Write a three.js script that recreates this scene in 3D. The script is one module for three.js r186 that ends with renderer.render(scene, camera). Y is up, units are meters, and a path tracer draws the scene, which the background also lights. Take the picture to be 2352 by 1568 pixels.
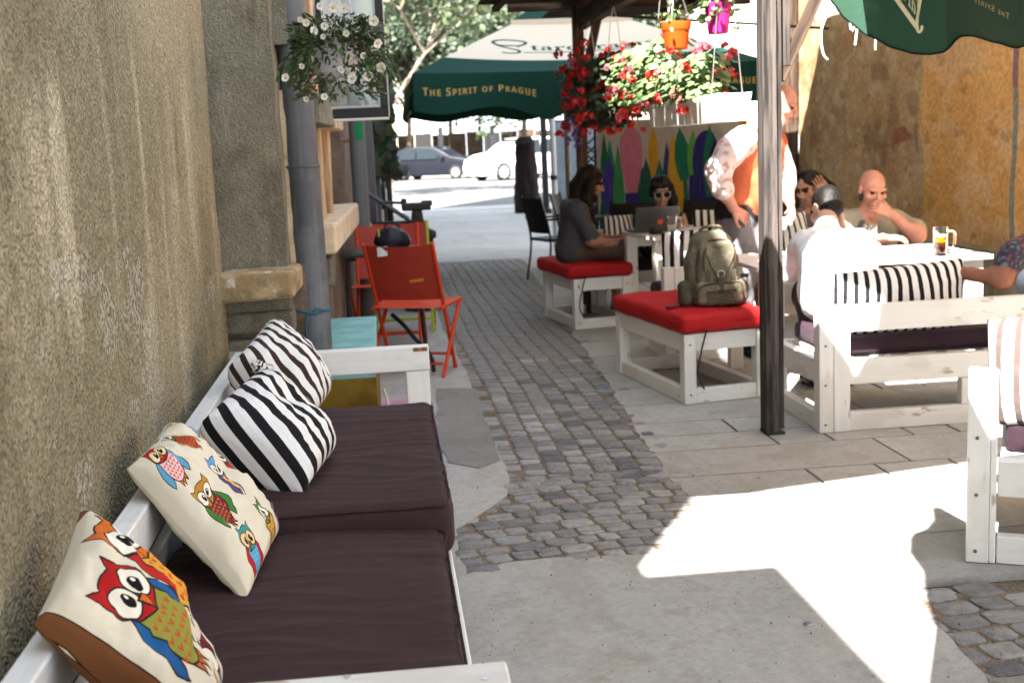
import * as THREE from 'three';
import { RoundedBoxGeometry } from 'three/addons/geometries/RoundedBoxGeometry.js';
import { mergeGeometries, mergeVertices, toCreasedNormals } from 'three/addons/utils/BufferGeometryUtils.js';
import { ImprovedNoise } from 'three/addons/math/ImprovedNoise.js';

// ---------------------------------------------------------------- camera, sky, sun, exposure
const scene = new THREE.Scene();
const camera = new THREE.PerspectiveCamera(31.284, 1024 / 682, 0.1, 400);
camera.rotation.order = 'YXZ';
camera.position.set(0, 1.42, 0);
camera.rotation.set(-0.16040, -0.10061, -0.044);
camera.focus = 3.3;
camera.userData.fStop = 5;
camera.updateMatrixWorld();

const SUN_AZ = 27 * Math.PI / 180, SUN_EL = 52 * Math.PI / 180;
const sunDir = new THREE.Vector3(-Math.sin(SUN_AZ) * Math.cos(SUN_EL), Math.sin(SUN_EL), Math.cos(SUN_AZ) * Math.cos(SUN_EL));
{ // hazy summer sky, brighter round the sun and near the horizon
  const w = 256, h = 128, d = new Float32Array(w * h * 4);
  for (let j = 0; j < h; j++) for (let i = 0; i < w; i++) {
    const th = (j + 0.5) / h * Math.PI - Math.PI / 2, ph = (i + 0.5) / w * 2 * Math.PI - Math.PI;
    const v = new THREE.Vector3(Math.cos(th) * Math.cos(ph), Math.sin(th), Math.cos(th) * Math.sin(ph));
    const up = Math.max(0, v.y), k = Math.pow(1 - up, 3);
    const g = Math.pow(Math.max(0, v.dot(sunDir)), 12) * 0.4;
    const o = (j * w + i) * 4;
    d[o] = 0.215 + 0.22 * k + g; d[o + 1] = 0.25 + 0.20 * k + g * 0.95; d[o + 2] = 0.305 + 0.16 * k + g * 0.85; d[o + 3] = 1;
  }
  const sky = new THREE.DataTexture(d, w, h, THREE.RGBAFormat, THREE.FloatType);
  sky.mapping = THREE.EquirectangularReflectionMapping; sky.magFilter = THREE.LinearFilter; sky.minFilter = THREE.LinearFilter;
  sky.wrapS = THREE.RepeatWrapping; sky.needsUpdate = true;
  scene.background = sky; scene.environment = sky;
}
const sun = new THREE.DirectionalLight(new THREE.Color(1, 0.94, 0.86), 5);
sun.position.copy(sunDir).multiplyScalar(60).add(new THREE.Vector3(1, 0, -12));
sun.target.position.set(1, 0, -12);
sun.castShadow = true; sun.shadow.mapSize.set(4096, 4096);
Object.assign(sun.shadow.camera, { left: -40, right: 40, top: 60, bottom: -60, near: 1, far: 160 });
sun.shadow.radius = 1;
scene.add(sun, sun.target);
const EXPOSURE = 8.7;
const renderer = new THREE.WebGLRenderer({ antialias: true });
renderer.setSize(1024, 682);
renderer.shadowMap.enabled = true;
renderer.toneMapping = THREE.LinearToneMapping;
renderer.toneMappingExposure = EXPOSURE;

// ---------------------------------------------------------------- helpers
const V3 = (x, y, z) => new THREE.Vector3(x, y, z);
const PI = Math.PI, clamp = (x, a = 0, b = 1) => Math.min(b, Math.max(a, x)), lerp = (a, b, t) => a + (b - a) * t;
const smooth = (a, b, x) => { const t = clamp((x - a) / (b - a)); return t * t * (3 - 2 * t); };
function rng(seed) { let s = seed >>> 0; return () => { s = (s + 0x6D2B79F5) >>> 0; let t = Math.imul(s ^ (s >>> 15), 1 | s); t = (t + Math.imul(t ^ (t >>> 7), 61 | t)) ^ t; return ((t ^ (t >>> 14)) >>> 0) / 4294967296; }; }
const R = rng(12345);
const inoise = new ImprovedNoise();
const n3 = (x, y, z) => inoise.noise(x, y, z);
function hash2(i, j, s) { let h = Math.imul(i, 374761393) + Math.imul(j, 668265263) + Math.imul(s, 2246822519); h = Math.imul(h ^ (h >>> 13), 1274126177); return ((h ^ (h >>> 16)) >>> 0) / 4294967296; }
// tileable value noise: p cells across the tile
function vn(u, v, pu, pv, s) {
  const x = u * pu, y = v * pv, i = Math.floor(x), j = Math.floor(y), fx = x - i, fy = y - j;
  const a = fx * fx * (3 - 2 * fx), b = fy * fy * (3 - 2 * fy), m = (k, p) => ((k % p) + p) % p;
  const i0 = m(i, pu), i1 = m(i + 1, pu), j0 = m(j, pv), j1 = m(j + 1, pv);
  return lerp(lerp(hash2(i0, j0, s), hash2(i1, j0, s), a), lerp(hash2(i0, j1, s), hash2(i1, j1, s), a), b);
}
function fbm(u, v, pu, pv, s, oct = 4) { let r = 0, a = 0.5, t = 0; for (let o = 0; o < oct; o++) { r += a * vn(u, v, pu, pv, s + o * 17); t += a; a *= 0.55; pu *= 2; pv *= 2; } return r / t; }
const lin2s = c => c <= 0.0031308 ? 12.92 * c : 1.055 * Math.pow(c, 1 / 2.4) - 0.055;
// f(u,v) gives linear rgb; uv (0..1), v up
function colorTex(w, h, f, wrap = true) {
  const d = new Uint8Array(w * h * 4);
  for (let j = 0; j < h; j++) for (let i = 0; i < w; i++) {
    const c = f((i + 0.5) / w, (j + 0.5) / h), o = (j * w + i) * 4;
    d[o] = 255 * lin2s(clamp(c[0])); d[o + 1] = 255 * lin2s(clamp(c[1])); d[o + 2] = 255 * lin2s(clamp(c[2])); d[o + 3] = c.length > 3 ? 255 * c[3] : 255;
  }
  const t = new THREE.DataTexture(d, w, h); t.colorSpace = THREE.SRGBColorSpace; return finishTex(t, wrap);
}
function grayTex(w, h, f, wrap = true) {
  const d = new Uint8Array(w * h * 4);
  for (let j = 0; j < h; j++) for (let i = 0; i < w; i++) { const c = 255 * clamp(f((i + 0.5) / w, (j + 0.5) / h)), o = (j * w + i) * 4; d[o] = d[o + 1] = d[o + 2] = c; d[o + 3] = 255; }
  return finishTex(new THREE.DataTexture(d, w, h), wrap);
}
function finishTex(t, wrap) {
  t.magFilter = THREE.LinearFilter; t.minFilter = THREE.LinearMipmapLinearFilter; t.generateMipmaps = true;
  t.wrapS = t.wrapT = wrap ? THREE.RepeatWrapping : THREE.ClampToEdgeWrapping; t.needsUpdate = true; return t;
}
function canvasTex(w, h, draw, wrap = false) {
  const c = document.createElement('canvas'); c.width = w; c.height = h; draw(c.getContext('2d'), w, h);
  const t = new THREE.CanvasTexture(c); t.colorSpace = THREE.SRGBColorSpace; t.wrapS = t.wrapT = wrap ? THREE.RepeatWrapping : THREE.ClampToEdgeWrapping; return t;
}
const rgb = (r, g, b) => new THREE.Color().setRGB(r, g, b);
function M(o) { const m = new THREE.MeshPhysicalMaterial(Object.assign({ roughness: 0.8, specularIntensity: o.metalness || o.transmission || o.clearcoat ? 1 : 0.4 }, o)); m.side = THREE.DoubleSide; return m; }
const mix3 = (a, b, t) => [lerp(a[0], b[0], t), lerp(a[1], b[1], t), lerp(a[2], b[2], t)];

// uv in metres by the dominant axis of each face (s = texture tiles per metre)
function boxUV(g, s = 1, ou = 0, ov = 0) {
  if (g.index) g = g.toNonIndexed();
  const p = g.attributes.position, uv = new Float32Array(p.count * 2), a = V3(), b = V3(), c = V3();
  for (let i = 0; i < p.count; i += 3) {
    a.fromBufferAttribute(p, i); b.fromBufferAttribute(p, i + 1); c.fromBufferAttribute(p, i + 2);
    const n = b.clone().sub(a).cross(c.clone().sub(a)), x = Math.abs(n.x), y = Math.abs(n.y), z = Math.abs(n.z);
    [a, b, c].forEach((q, k) => {
      let u, v; if (x >= y && x >= z) { u = q.z; v = q.y; } else if (y >= x && y >= z) { u = q.x; v = q.z; } else { u = q.x; v = q.y; }
      uv[(i + k) * 2] = u * s + ou; uv[(i + k) * 2 + 1] = v * s + ov;
    });
  }
  g.setAttribute('uv', new THREE.BufferAttribute(uv, 2)); return g;
}
// uv along the longest side of a timber so that grain runs lengthwise
function grainUV(g, s = 1) {
  if (g.index) g = g.toNonIndexed();
  g.computeBoundingBox(); const sz = g.boundingBox.getSize(V3()), L = sz.x >= sz.y && sz.x >= sz.z ? 0 : sz.y >= sz.z ? 1 : 2;
  const p = g.attributes.position, uv = new Float32Array(p.count * 2), o = [R() * 3, R() * 3];
  for (let i = 0; i < p.count; i++) { const q = [p.getX(i), p.getY(i), p.getZ(i)], r = q.filter((_, k) => k !== L); uv[i * 2] = (r[0] + r[1] * 1.3) * s + o[0]; uv[i * 2 + 1] = q[L] * s + o[1]; }
  g.setAttribute('uv', new THREE.BufferAttribute(uv, 2)); return g;
}
const clean = g => { if (g.index) g = g.toNonIndexed(); for (const k of Object.keys(g.attributes)) if (!['position', 'normal', 'uv', 'color'].includes(k)) g.deleteAttribute(k); if (!g.attributes.uv) g.setAttribute('uv', new THREE.BufferAttribute(new Float32Array(g.attributes.position.count * 2), 2)); return g; };
const merge = a => { a = a.map(clean); const col = a.some(g => g.attributes.color); if (!col) a.forEach(g => g.deleteAttribute('color')); return a.length > 1 ? mergeGeometries(a) : a[0]; };
function rbox(w, h, d, x = 0, y = 0, z = 0, r = 0.004, seg = 2) { r = Math.min(r, w / 2.01, h / 2.01, d / 2.01); return grainUV(new RoundedBoxGeometry(w, h, d, seg, r).translate(x, y, z)); }
const box = (w, h, d, x = 0, y = 0, z = 0) => boxUV(new THREE.BoxGeometry(w, h, d).translate(x, y, z));
function bar(a, b, ra, rb = ra, seg = 10) { // round bar from a to b
  a = a.isVector3 ? a : V3(...a); b = b.isVector3 ? b : V3(...b); const d = b.clone().sub(a), L = d.length();
  const g = new THREE.CylinderGeometry(rb, ra, L, seg); g.translate(0, L / 2, 0); g.applyQuaternion(new THREE.Quaternion().setFromUnitVectors(V3(0, 1, 0), d.normalize())); return g.translate(a.x, a.y, a.z);
}
function plankBetween(a, b, w, t, roll = 0, r = 0.004) { // timber from a to b, w across, t thick
  a = V3(...a); b = V3(...b); const d = b.clone().sub(a), L = d.length(); let g = rbox(w, L, t, 0, L / 2, 0, r); g.rotateY(roll);
  g.applyQuaternion(new THREE.Quaternion().setFromUnitVectors(V3(0, 1, 0), d.normalize())); return g.translate(a.x, a.y, a.z);
}
const tube = (pts, r, seg = 24, rs = 7, closed = false) => new THREE.TubeGeometry(new THREE.CatmullRomCurve3(pts.map(p => V3(...p)), closed), seg, r, rs, closed);
const used = {};
function numbered(n) { used[n] = (used[n] ?? -1) + 1; return used[n] ? `${n}_${String(used[n]).padStart(3, '0')}` : n; }
function setup(m) { m.castShadow = m.receiveShadow = true; return m; }
function part(name, geo, mat, parent) { const m = setup(new THREE.Mesh(Array.isArray(geo) ? merge(geo) : geo, mat)); m.name = name; parent.add(m); return m; }
function tag(o, label, category, group) { o.userData.label = label; o.userData.category = category; if (group) o.userData.group = group; return o; }
function thing(name, label, category, pos = [0, 0, 0], turn = 0, group) { const o = new THREE.Group(); o.name = numbered(name); o.position.set(...pos); o.rotation.y = turn; scene.add(o); return tag(o, label, category, group); }
function single(name, geo, mat, label, category, group) { const m = part(numbered(name), geo, mat, scene); return tag(m, label, category, group); }
function struct(name, geo, mat) { const m = part(numbered(name), geo, mat, scene); m.userData.kind = 'structure'; return m; }
function stuff(name, geo, mat, parent) { const m = part(parent ? name : numbered(name), geo, mat, parent || scene); m.userData.kind = 'stuff'; return m; }
function shapeGeo(pts, depth, bevel = 0) { // polygon in x,z -> slab from y=-depth to y=0
  const s = new THREE.Shape(pts.map(p => new THREE.Vector2(p[0], -p[1])));
  const g = new THREE.ExtrudeGeometry(s, { depth: depth - bevel, bevelEnabled: bevel > 0, bevelSize: bevel, bevelThickness: bevel, bevelSegments: 2, bevelOffset: -bevel, curveSegments: 6 });
  g.rotateX(-PI / 2); g.translate(0, -depth + (bevel > 0 ? 0 : 0), 0); return g;
}
const inPoly = (x, z, P) => { let c = false; for (let i = 0, j = P.length - 1; i < P.length; j = i++) { const [xi, zi] = P[i], [xj, zj] = P[j]; if ((zi > z) !== (zj > z) && x < (xj - xi) * (z - zi) / (zj - zi) + xi) c = !c; } return c; };
function gridGeo(nu, nv, f, uvf) { // open parametric sheet, f(u,v) -> [x,y,z]
  const pos = [], uv = [], idx = [];
  for (let j = 0; j <= nv; j++) for (let i = 0; i <= nu; i++) { const u = i / nu, v = j / nv; pos.push(...f(u, v)); uv.push(...(uvf ? uvf(u, v) : [u, v])); }
  for (let j = 0; j < nv; j++) for (let i = 0; i < nu; i++) { const a = j * (nu + 1) + i, b = a + 1, c = a + nu + 1, d = c + 1; idx.push(a, b, d, a, d, c); }
  const g = new THREE.BufferGeometry(); g.setAttribute('position', new THREE.Float32BufferAttribute(pos, 3)); g.setAttribute('uv', new THREE.Float32BufferAttribute(uv, 2)); g.setIndex(idx); g.computeVertexNormals(); return g;
}
// a photo pixel (2352 x 1568 frame) gives a ray; the height, depth or side plane of what it touches gives the distance
function at(px, py, k) {
  const d = V3((px / 2352) * 2 - 1, 1 - (py / 1568) * 2, 0.5).unproject(camera).sub(camera.position).normalize(), o = camera.position;
  const t = k.y !== undefined ? (k.y - o.y) / d.y : k.z !== undefined ? (k.z - o.z) / d.z : (k.x - o.x) / d.x; return o.clone().addScaledVector(d, t);
}
const _m = new THREE.Matrix4(), _q = new THREE.Quaternion(), _e = new THREE.Euler();
function scatter(list) { // list of [geometry, pos, euler/quaternion, scale, colour] -> one merged mesh with vertex colours
  let n = 0; for (const l of list) n += l[0].attributes.position.count; const P = new Float32Array(n * 3), N = new Float32Array(n * 3), C = new Float32Array(n * 3), v = V3(), nm = new THREE.Matrix3(); let o = 0;
  for (const [g, p, q, s, c] of list) { _m.compose(p, q, typeof s === 'number' ? V3(s, s, s) : s); nm.getNormalMatrix(_m); const a = g.attributes.position, b = g.attributes.normal; for (let i = 0; i < a.count; i++, o += 3) { v.fromBufferAttribute(a, i).applyMatrix4(_m); P[o] = v.x; P[o + 1] = v.y; P[o + 2] = v.z; v.fromBufferAttribute(b, i).applyMatrix3(nm).normalize(); N[o] = v.x; N[o + 1] = v.y; N[o + 2] = v.z; C[o] = c[0]; C[o + 1] = c[1]; C[o + 2] = c[2]; } }
  const g = new THREE.BufferGeometry(); g.setAttribute('position', new THREE.BufferAttribute(P, 3)); g.setAttribute('normal', new THREE.BufferAttribute(N, 3)); g.setAttribute('color', new THREE.BufferAttribute(C, 3)); return g;
}
// ---------------------------------------------------------------- shared materials
const concreteTex = colorTex(1024, 1024, (u, v) => {
  const a = fbm(u, v, 5, 5, 3, 5), b = fbm(u, v, 90, 90, 7, 3), c = vn(u, v, 340, 340, 9), st = smooth(0.56, 0.72, fbm(u, v, 9, 7, 21, 4));
  const k = 0.80 + 0.28 * (a - 0.5) + 0.22 * (b - 0.5) + 0.10 * (c - 0.5);
  let r = [0.465 * k, 0.458 * k, 0.435 * k]; r = mix3(r, [0.30, 0.27, 0.225], st * 0.35);
  const cr = Math.abs(fbm(u, v, 4, 4, 57, 5) - 0.5); if (cr < 0.0016 && a > 0.5) r = mix3(r, [0.24, 0.22, 0.20], 0.5); const sp = smooth(0.66, 0.74, fbm(u, v, 22, 22, 63, 4)); r = mix3(r, [0.26, 0.235, 0.205], 0.28 * sp);
  const pit = vn(u, v, 260, 260, 44); if (pit > 0.93) r = mix3(r, [0.17, 0.15, 0.13], (pit - 0.93) * 9);
  return r;
});
const concreteBump = grayTex(1024, 1024, (u, v) => 0.5 + 0.5 * (fbm(u, v, 60, 60, 7, 4) - 0.5) + 0.4 * (fbm(u, v, 6, 6, 3, 3) - 0.5) - 0.4 * smooth(0.9, 1, vn(u, v, 260, 260, 44)));
const concreteM = M({ map: concreteTex, bumpMap: concreteBump, bumpScale: 0.004, roughness: 0.88 });
const slabMs = [0, 1, 2].map(k => M({ map: concreteTex, bumpMap: concreteBump, bumpScale: 0.003, roughness: 0.86, color: [rgb(1, 1, 1), rgb(0.9, 0.89, 0.88), rgb(0.97, 0.98, 1)][k] }));
const dirtTex = colorTex(512, 512, (u, v) => { const a = fbm(u, v, 12, 12, 31, 5), b = vn(u, v, 200, 200, 5), k = 0.7 + 0.5 * (a - 0.5) + 0.5 * (b - 0.5); return [0.24 * k, 0.195 * k, 0.145 * k]; });
const dirtM = M({ map: dirtTex, bumpMap: grayTex(512, 512, (u, v) => fbm(u, v, 60, 60, 5, 3)), bumpScale: 0.008, roughness: 0.95 });
const stoneBase = (s) => colorTex(256, 256, (u, v) => { const a = fbm(u, v, 4, 4, s, 5), b = vn(u, v, 110, 110, s + 3), k = 0.85 + 0.5 * (a - 0.5) + 0.3 * (b - 0.5); return [k, k, k]; });
const stoneTex = stoneBase(51), stoneBump = grayTex(256, 256, (u, v) => fbm(u, v, 10, 10, 61, 4));
const cobbleMs = [[0.255, 0.25, 0.248], [0.31, 0.304, 0.30], [0.212, 0.209, 0.214], [0.37, 0.36, 0.35], [0.285, 0.272, 0.26], [0.145, 0.144, 0.156]].map(c => M({ map: stoneTex, color: rgb(...c), bumpMap: stoneBump, bumpScale: 0.006, roughness: 0.72 }));
// white painted timber: brushed grain, thin yellowing and small knots and chips
function paintTex(s) {
  return colorTex(512, 512, (u, v) => {
    const g = fbm(u, v, 70, 4, s, 4), a = fbm(u, v, 3, 3, s + 9, 4), b = fbm(u, v, 40, 12, s + 5, 3);
    let c = [0.77, 0.765, 0.745].map(x => x * (0.95 + 0.10 * (g - 0.5) + 0.10 * (a - 0.5)));
    const wear = smooth(0.70, 0.80, b) * smooth(0.5, 0.66, a); c = mix3(c, [0.36, 0.28, 0.19], wear * 0.75);
    const dirt = smooth(0.58, 0.74, fbm(u, v, 8, 5, s + 30, 4)); c = mix3(c, [0.56, 0.53, 0.48], dirt * 0.4);
    for (const [x, y] of [[0.22, 0.31], [0.71, 0.77], [0.55, 0.12]]) { const d = Math.hypot((u - x) * 1.0, (v - y) * 0.5); c = mix3(c, [0.42, 0.34, 0.24], 0.55 * smooth(0.013, 0.006, d)); }
    return c;
  });
}
const grainBump = grayTex(512, 512, (u, v) => 0.6 * fbm(u, v, 90, 4, 71, 4) + 0.4 * fbm(u, v, 24, 3, 77, 3));
const paintMs = [11, 12].map(s => M({ map: paintTex(s), bumpMap: grainBump, bumpScale: 0.0016, roughness: 0.55 }));
const paintM = paintMs[0];
function woodTex(s, c0, c1, w = 256, h = 512) { return colorTex(w, h, (u, v) => { const g = fbm(u + 0.03 * fbm(u, v, 3, 2, s), v, 46, 3, s, 5), a = fbm(u, v, 3, 2, s + 4, 3), k = smooth(0.25, 0.75, g); const r = mix3(c0, c1, k); return r.map(x => x * (0.8 + 0.5 * (a - 0.5) + 0.2)); }); }
const darkWoodM = M({ map: woodTex(81, [0.028, 0.018, 0.013], [0.10, 0.066, 0.045]), bumpMap: grainBump, bumpScale: 0.004, roughness: 0.75 });
const weatherWoodM = M({ map: woodTex(84, [0.012, 0.010, 0.0095], [0.088, 0.075, 0.069]), bumpMap: grainBump, bumpScale: 0.006, roughness: 0.85 });
const brownWoodM = M({ map: woodTex(87, [0.15, 0.075, 0.03], [0.34, 0.20, 0.10]), bumpMap: grainBump, bumpScale: 0.004, roughness: 0.8 });
const blackMetalM = M({ color: rgb(0.016, 0.016, 0.018), roughness: 0.45, metalness: 0.3 });
const blackPlasticM = M({ color: rgb(0.02, 0.02, 0.022), roughness: 0.55 });
const steelM = M({ color: rgb(0.55, 0.56, 0.58), roughness: 0.35, metalness: 0.9 });
const glassM = M({ color: rgb(1, 1, 1), transmission: 1, roughness: 0.03, thickness: 0, ior: 1.5 });

// ---------------------------------------------------------------- ground
{
  const g = new THREE.PlaneGeometry(300, 300, 1, 1); g.rotateX(-PI / 2); g.translate(0, -0.032, -40);
  struct('ground', boxUV(g, 0.8), dirtM);
}
const cobL = [[0.2, -4.42], [0.45, -4.83], [0.48, -5.2], [0.463, -6.27], [0.47, -7], [0.465, -8], [0.42, -9.44], [0.42, -11.2], [0.41, -15.2]];
const cobR = [[1.263, -4.29], [1.141, -4.745], [1.176, -5.12], [1.195, -5.66], [1.251, -6.48], [1.298, -7.26], [1.357, -8.24], [1.397, -9.28], [1.52, -11.2], [1.73, -15.2]];
const cobB = [[0.205, -3.92], [0.36, -4.02], [0.52, -4.04], [0.7, -4.0], [0.89, -3.98], [1.1, -4.12]];
const cobblePoly = [...cobB, ...cobR, ...cobL.slice().reverse()];
const nearCobble = [[1.53, -3.36], [1.62, -3.44], [1.8, -3.40], [2.2, -3.40], [3.1, -3.40], [3.2, -1.6], [3.2, 2.5], [1.5, 2.5], [1.47, -2.6]];
const edgeX = (L, z) => { for (let i = 0; i < L.length - 1; i++) if (z <= L[i][1] && z >= L[i + 1][1]) return lerp(L[i][0], L[i + 1][0], (z - L[i][1]) / (L[i + 1][1] - L[i][1])); return z > L[0][1] ? L[0][0] : L[L.length - 1][0]; };
function rough(P, amp = 0.012, step = 0.07) { // break up the straight edges of a cast slab
  const o = []; for (let i = 0; i < P.length; i++) { const a = P[i], b = P[(i + 1) % P.length], n = Math.max(1, Math.round(Math.hypot(b[0] - a[0], b[1] - a[1]) / step)); for (let k = 0; k < n && k < 80; k++) { const t = k / Math.min(n, 80), x = lerp(a[0], b[0], t), z = lerp(a[1], b[1], t); o.push([x + amp * 2 * n3(x * 6, z * 6, 3.1), z + amp * 2 * n3(x * 6, z * 6, 9.7)]); } } return o;
}
{
  const apron = [[-0.8, 2.5], [-0.8, -15.2], ...cobL.slice().reverse(), ...cobB, [1.263, -4.29], [1.29, -3.50], [1.62, -3.44], [1.53, -3.36], [1.47, -2.6], [1.5, 2.5]];
  const g = shapeGeo(rough(apron), 0.03); g.translate(0, -0.001, 0);
  struct('concrete_path', boxUV(g, 0.55, 0.13, 0.31), concreteM);
  const far = shapeGeo([[-0.8, -15.2], [8, -15.2], [8, -27.2], [-0.8, -27.2]].map(p => p), 0.03); far.translate(0, -0.002, 0);
  struct('alley_pavement', boxUV(far, 0.3), slabMs[2]);
}
const paving = new THREE.Group(); paving.name = 'paving'; paving.userData.kind = 'structure'; scene.add(paving);
{ // concrete slabs on the terrace side, laid in courses with open joints
  const r = rng(77);
  const slab = (x0, x1, z0, z1, w0 = x0, w1 = x0, lead = false) => {
    const j = 0.006, dy = lead ? -0.002 : -0.001 + (r() - 0.5) * 0.004; let Q = [[x0 + j, z0 - j], [x1 - j, z0 - j + (r() - 0.5) * 0.008], [x1 - j, z1 + j], [w1 + j, z1 + j]]; if (lead) { const q = []; for (let k = 0; k < 7; k++) { const t = k / 6; q.push([lerp(w1, x0, t) + 0.03 * (r() - 0.5), lerp(z1 + j, z0 - j, t)]); } Q = [...q, Q[1], Q[2]]; }
    const g = shapeGeo(Q, 0.028, lead ? 0 : 0.004); g.translate(0, dy, 0);
    part('slab', boxUV(g, 0.5 + 0.1 * r(), r() * 7, r() * 7), slabMs[Math.floor(r() * 3)], paving);
  };
  const rows = [-3.42, -3.98, -4.62, -4.90, -5.33, -5.62, -5.9, -6.35, -6.8, -7.3, -7.9, -8.5, -9.2, -10, -11.0, -12.2, -13.6, -15.2];
  for (let i = 0; i < rows.length - 1; i++) {
    const z0 = rows[i], z1 = rows[i + 1], small = [2, 4, 5, 7].includes(i);
    let x = (z0 > -4.29 ? lerp(1.30, 1.263, (z0 + 3.42) / -0.87) : edgeX(cobR, z0)) - 0.02, w = (z1 > -4.29 ? 1.285 : edgeX(cobR, z1)) - 0.02, first = true;
    while (x < 4.55) { const L = small ? 0.2 + 0.3 * r() : 0.55 + 0.7 * r(), x1 = Math.min(4.6, x + (first ? L + 0.25 : L)); if (!(i === 0 && x < 1.5)) slab(x, x1, z0, z1, x, first ? w : x, first); else slab(x, x1, z0 - 0.12, z1, x, w, true); x = x1; first = false; }
  }
}
{ // sandy joint fill between the cobbles
  const a = shapeGeo(cobblePoly, 0.01), b = shapeGeo(nearCobble, 0.01); a.translate(0, -0.0052, 0); b.translate(0, -0.0062, 0); struct('joint_sand', boxUV(merge([a, b]), 1.3), M({ map: dirtTex, color: rgb(1.05, 1.0, 0.97), bumpMap: dirtM.bumpMap, bumpScale: 0.01, roughness: 0.95 }));
}
const cobbles = new THREE.Group(); cobbles.name = 'cobblestones'; cobbles.userData.kind = 'structure'; scene.add(cobbles);
{
  const r = rng(909), vars = [];
  for (let k = 0; k < 7; k++) { // irregular split stone with a domed, worn head
    const pts = [], n = 12, c = 0.10 + 0.05 * r(), J = () => (r() - 0.5) * 0.07; for (const [x, z] of [[-0.5 + c, -0.5], [0, -0.5], [0.5 - c, -0.5], [0.5, -0.5 + c], [0.5, 0], [0.5, 0.5 - c], [0.5 - c, 0.5], [0, 0.5], [-0.5 + c, 0.5], [-0.5, 0.5 - c], [-0.5, 0], [-0.5, -0.5 + c]]) pts.push([x + J(), z + J()]);
    const pos = [], ring = (s, y) => pts.forEach(p => pos.push(p[0] * s, y, p[1] * s)); ring(1.0, -0.03); ring(1.0, -0.006); ring(0.95, -0.0005); ring(0.55, 0.0016); pos.push(0, 0.0018, 0);
    const idx = []; for (let q = 0; q < 3; q++) for (let i = 0; i < n; i++) { const a = q * n + i, b = q * n + (i + 1) % n; idx.push(a, a + n, b, b, a + n, b + n); } for (let i = 0; i < n; i++) idx.push(3 * n + i, 4 * n, 3 * n + (i + 1) % n);
    const g = new THREE.BufferGeometry(); g.setAttribute('position', new THREE.Float32BufferAttribute(pos, 3)); g.setIndex(idx); g.computeVertexNormals();
    const uv = []; for (let i = 0; i < pos.length; i += 3) uv.push(pos[i] * 0.7 + k * 0.3, pos[i + 2] * 0.7 + k * 0.13); g.setAttribute('uv', new THREE.Float32BufferAttribute(uv, 2)); vars.push(g);
  }
  const all = [];
  const push = (cx, cz, w, d, poly, a, b) => { // stones at the border sink into the cast concrete
    if (!inPoly(cx, cz, poly) && !inPoly(cx - 0.06, cz, poly) && !inPoly(cx + 0.06, cz, poly) && !inPoly(cx, cz - 0.06, poly) && !inPoly(cx, cz + 0.05, poly)) return;
    const m = 0.05, edge = !(inPoly(cx - m, cz, poly) && inPoly(cx + m, cz, poly) && inPoly(cx, cz + m, poly) && inPoly(cx, cz - m, poly)); all.push([cx, cz, w * (0.93 + 0.07 * r()) - 0.004, d * (0.93 + 0.07 * r()) - 0.004, a, b, edge ? -0.0035 * r() - 0.0012 : 0]);
  };
  const fill = (poly, x0, x1, z0, z1, pw, pd, seed, arc) => { // courses across the path, bowed
    for (let z = z0; z > z1;) {
      const d = pd * (0.86 + 0.3 * r()); let x = x0 - r() * pw;
      while (x < x1) { const w = pw * (0.75 + 0.55 * r()), cx = x + w / 2, cz = z - d / 2 + arc * Math.sin(cx * 3.2 + seed); push(cx, cz, w, d, poly, (r() - 0.5) * 0.10, arc * 3.2 * Math.cos(cx * 3.2 + seed)); x += w; }
      z -= d;
    }
  };
  const columns = (poly, z0, z1, wd, ln) => { // lanes running along the path
    for (let k = -1; k < 15; k++) { let z = z0 + 0.1 * r(); while (z > z1) { const L = ln * (0.65 + 0.85 * r()), cz = z - L / 2, cx = edgeX(cobL, cz) - 0.03 + (k + 0.5) * wd + 0.008 * Math.sin(cz * 1.7) + 0.005 * (r() - 0.5); if (cx < edgeX(cobR, cz) + 0.06) push(cx, cz, wd + (cz < -8 ? 0.002 : 0), L + (cz < -8 ? 0.002 : 0), poly, (r() - 0.5) * 0.11, 0.0); z -= L; } }
  };
  const nearPart = cobblePoly.filter(p => p[1] > -4.95).concat([]), strip = (a, b) => (x, z) => z <= a && z > b;
  { const keep = all.length; fill(cobblePoly, 0.1, 1.45, -3.86, -5.0, 0.104, 0.096, 1.6, 0.05); columns(cobblePoly, -4.98, -15.1, 0.103, 0.094); }
  fill(nearCobble, 1.1, 3.2, 0.5, -3.55, 0.125, 0.11, 4.0, 0.03);
  const P = V3(); const rank = all.map((c, i) => { P.set(c[0], 0, c[1]).project(camera); const vis = Math.abs(P.x) < 1.02 && Math.abs(P.y) < 1.02; return [i, vis ? c[2] * c[3] / Math.pow(Math.hypot(c[0], c[1]), 3) : -1]; }).sort((a, b) => b[1] - a[1]);
  const rest = []; const mx = new THREE.Matrix4(), q = new THREE.Quaternion(), e = new THREE.Euler();
  rank.forEach(([i, s], k) => {
    const c = all[i], y = -0.0018 + (r() - 0.5) * 0.005 + c[6]; e.set((r() - 0.5) * 0.05, -c[5] + c[4], (r() - 0.5) * 0.07); q.setFromEuler(e); mx.compose(V3(c[0], y, c[1]), q, V3(c[2], 1, c[3]));
    const g = vars[Math.floor(r() * vars.length)], t = r(), mt = cobbleMs[t < 0.3 ? 0 : t < 0.5 ? 1 : t < 0.68 ? 2 : t < 0.8 ? 3 : t < 0.93 ? 4 : 5];
    if (k < 298 && s > 0) { const m = part('cobble', g, mt, cobbles); m.applyMatrix4(mx); } else rest.push(g.clone().applyMatrix4(mx));
  });
  stuff('small_cobbles', merge(rest), cobbleMs[0], cobbles);
}
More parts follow.
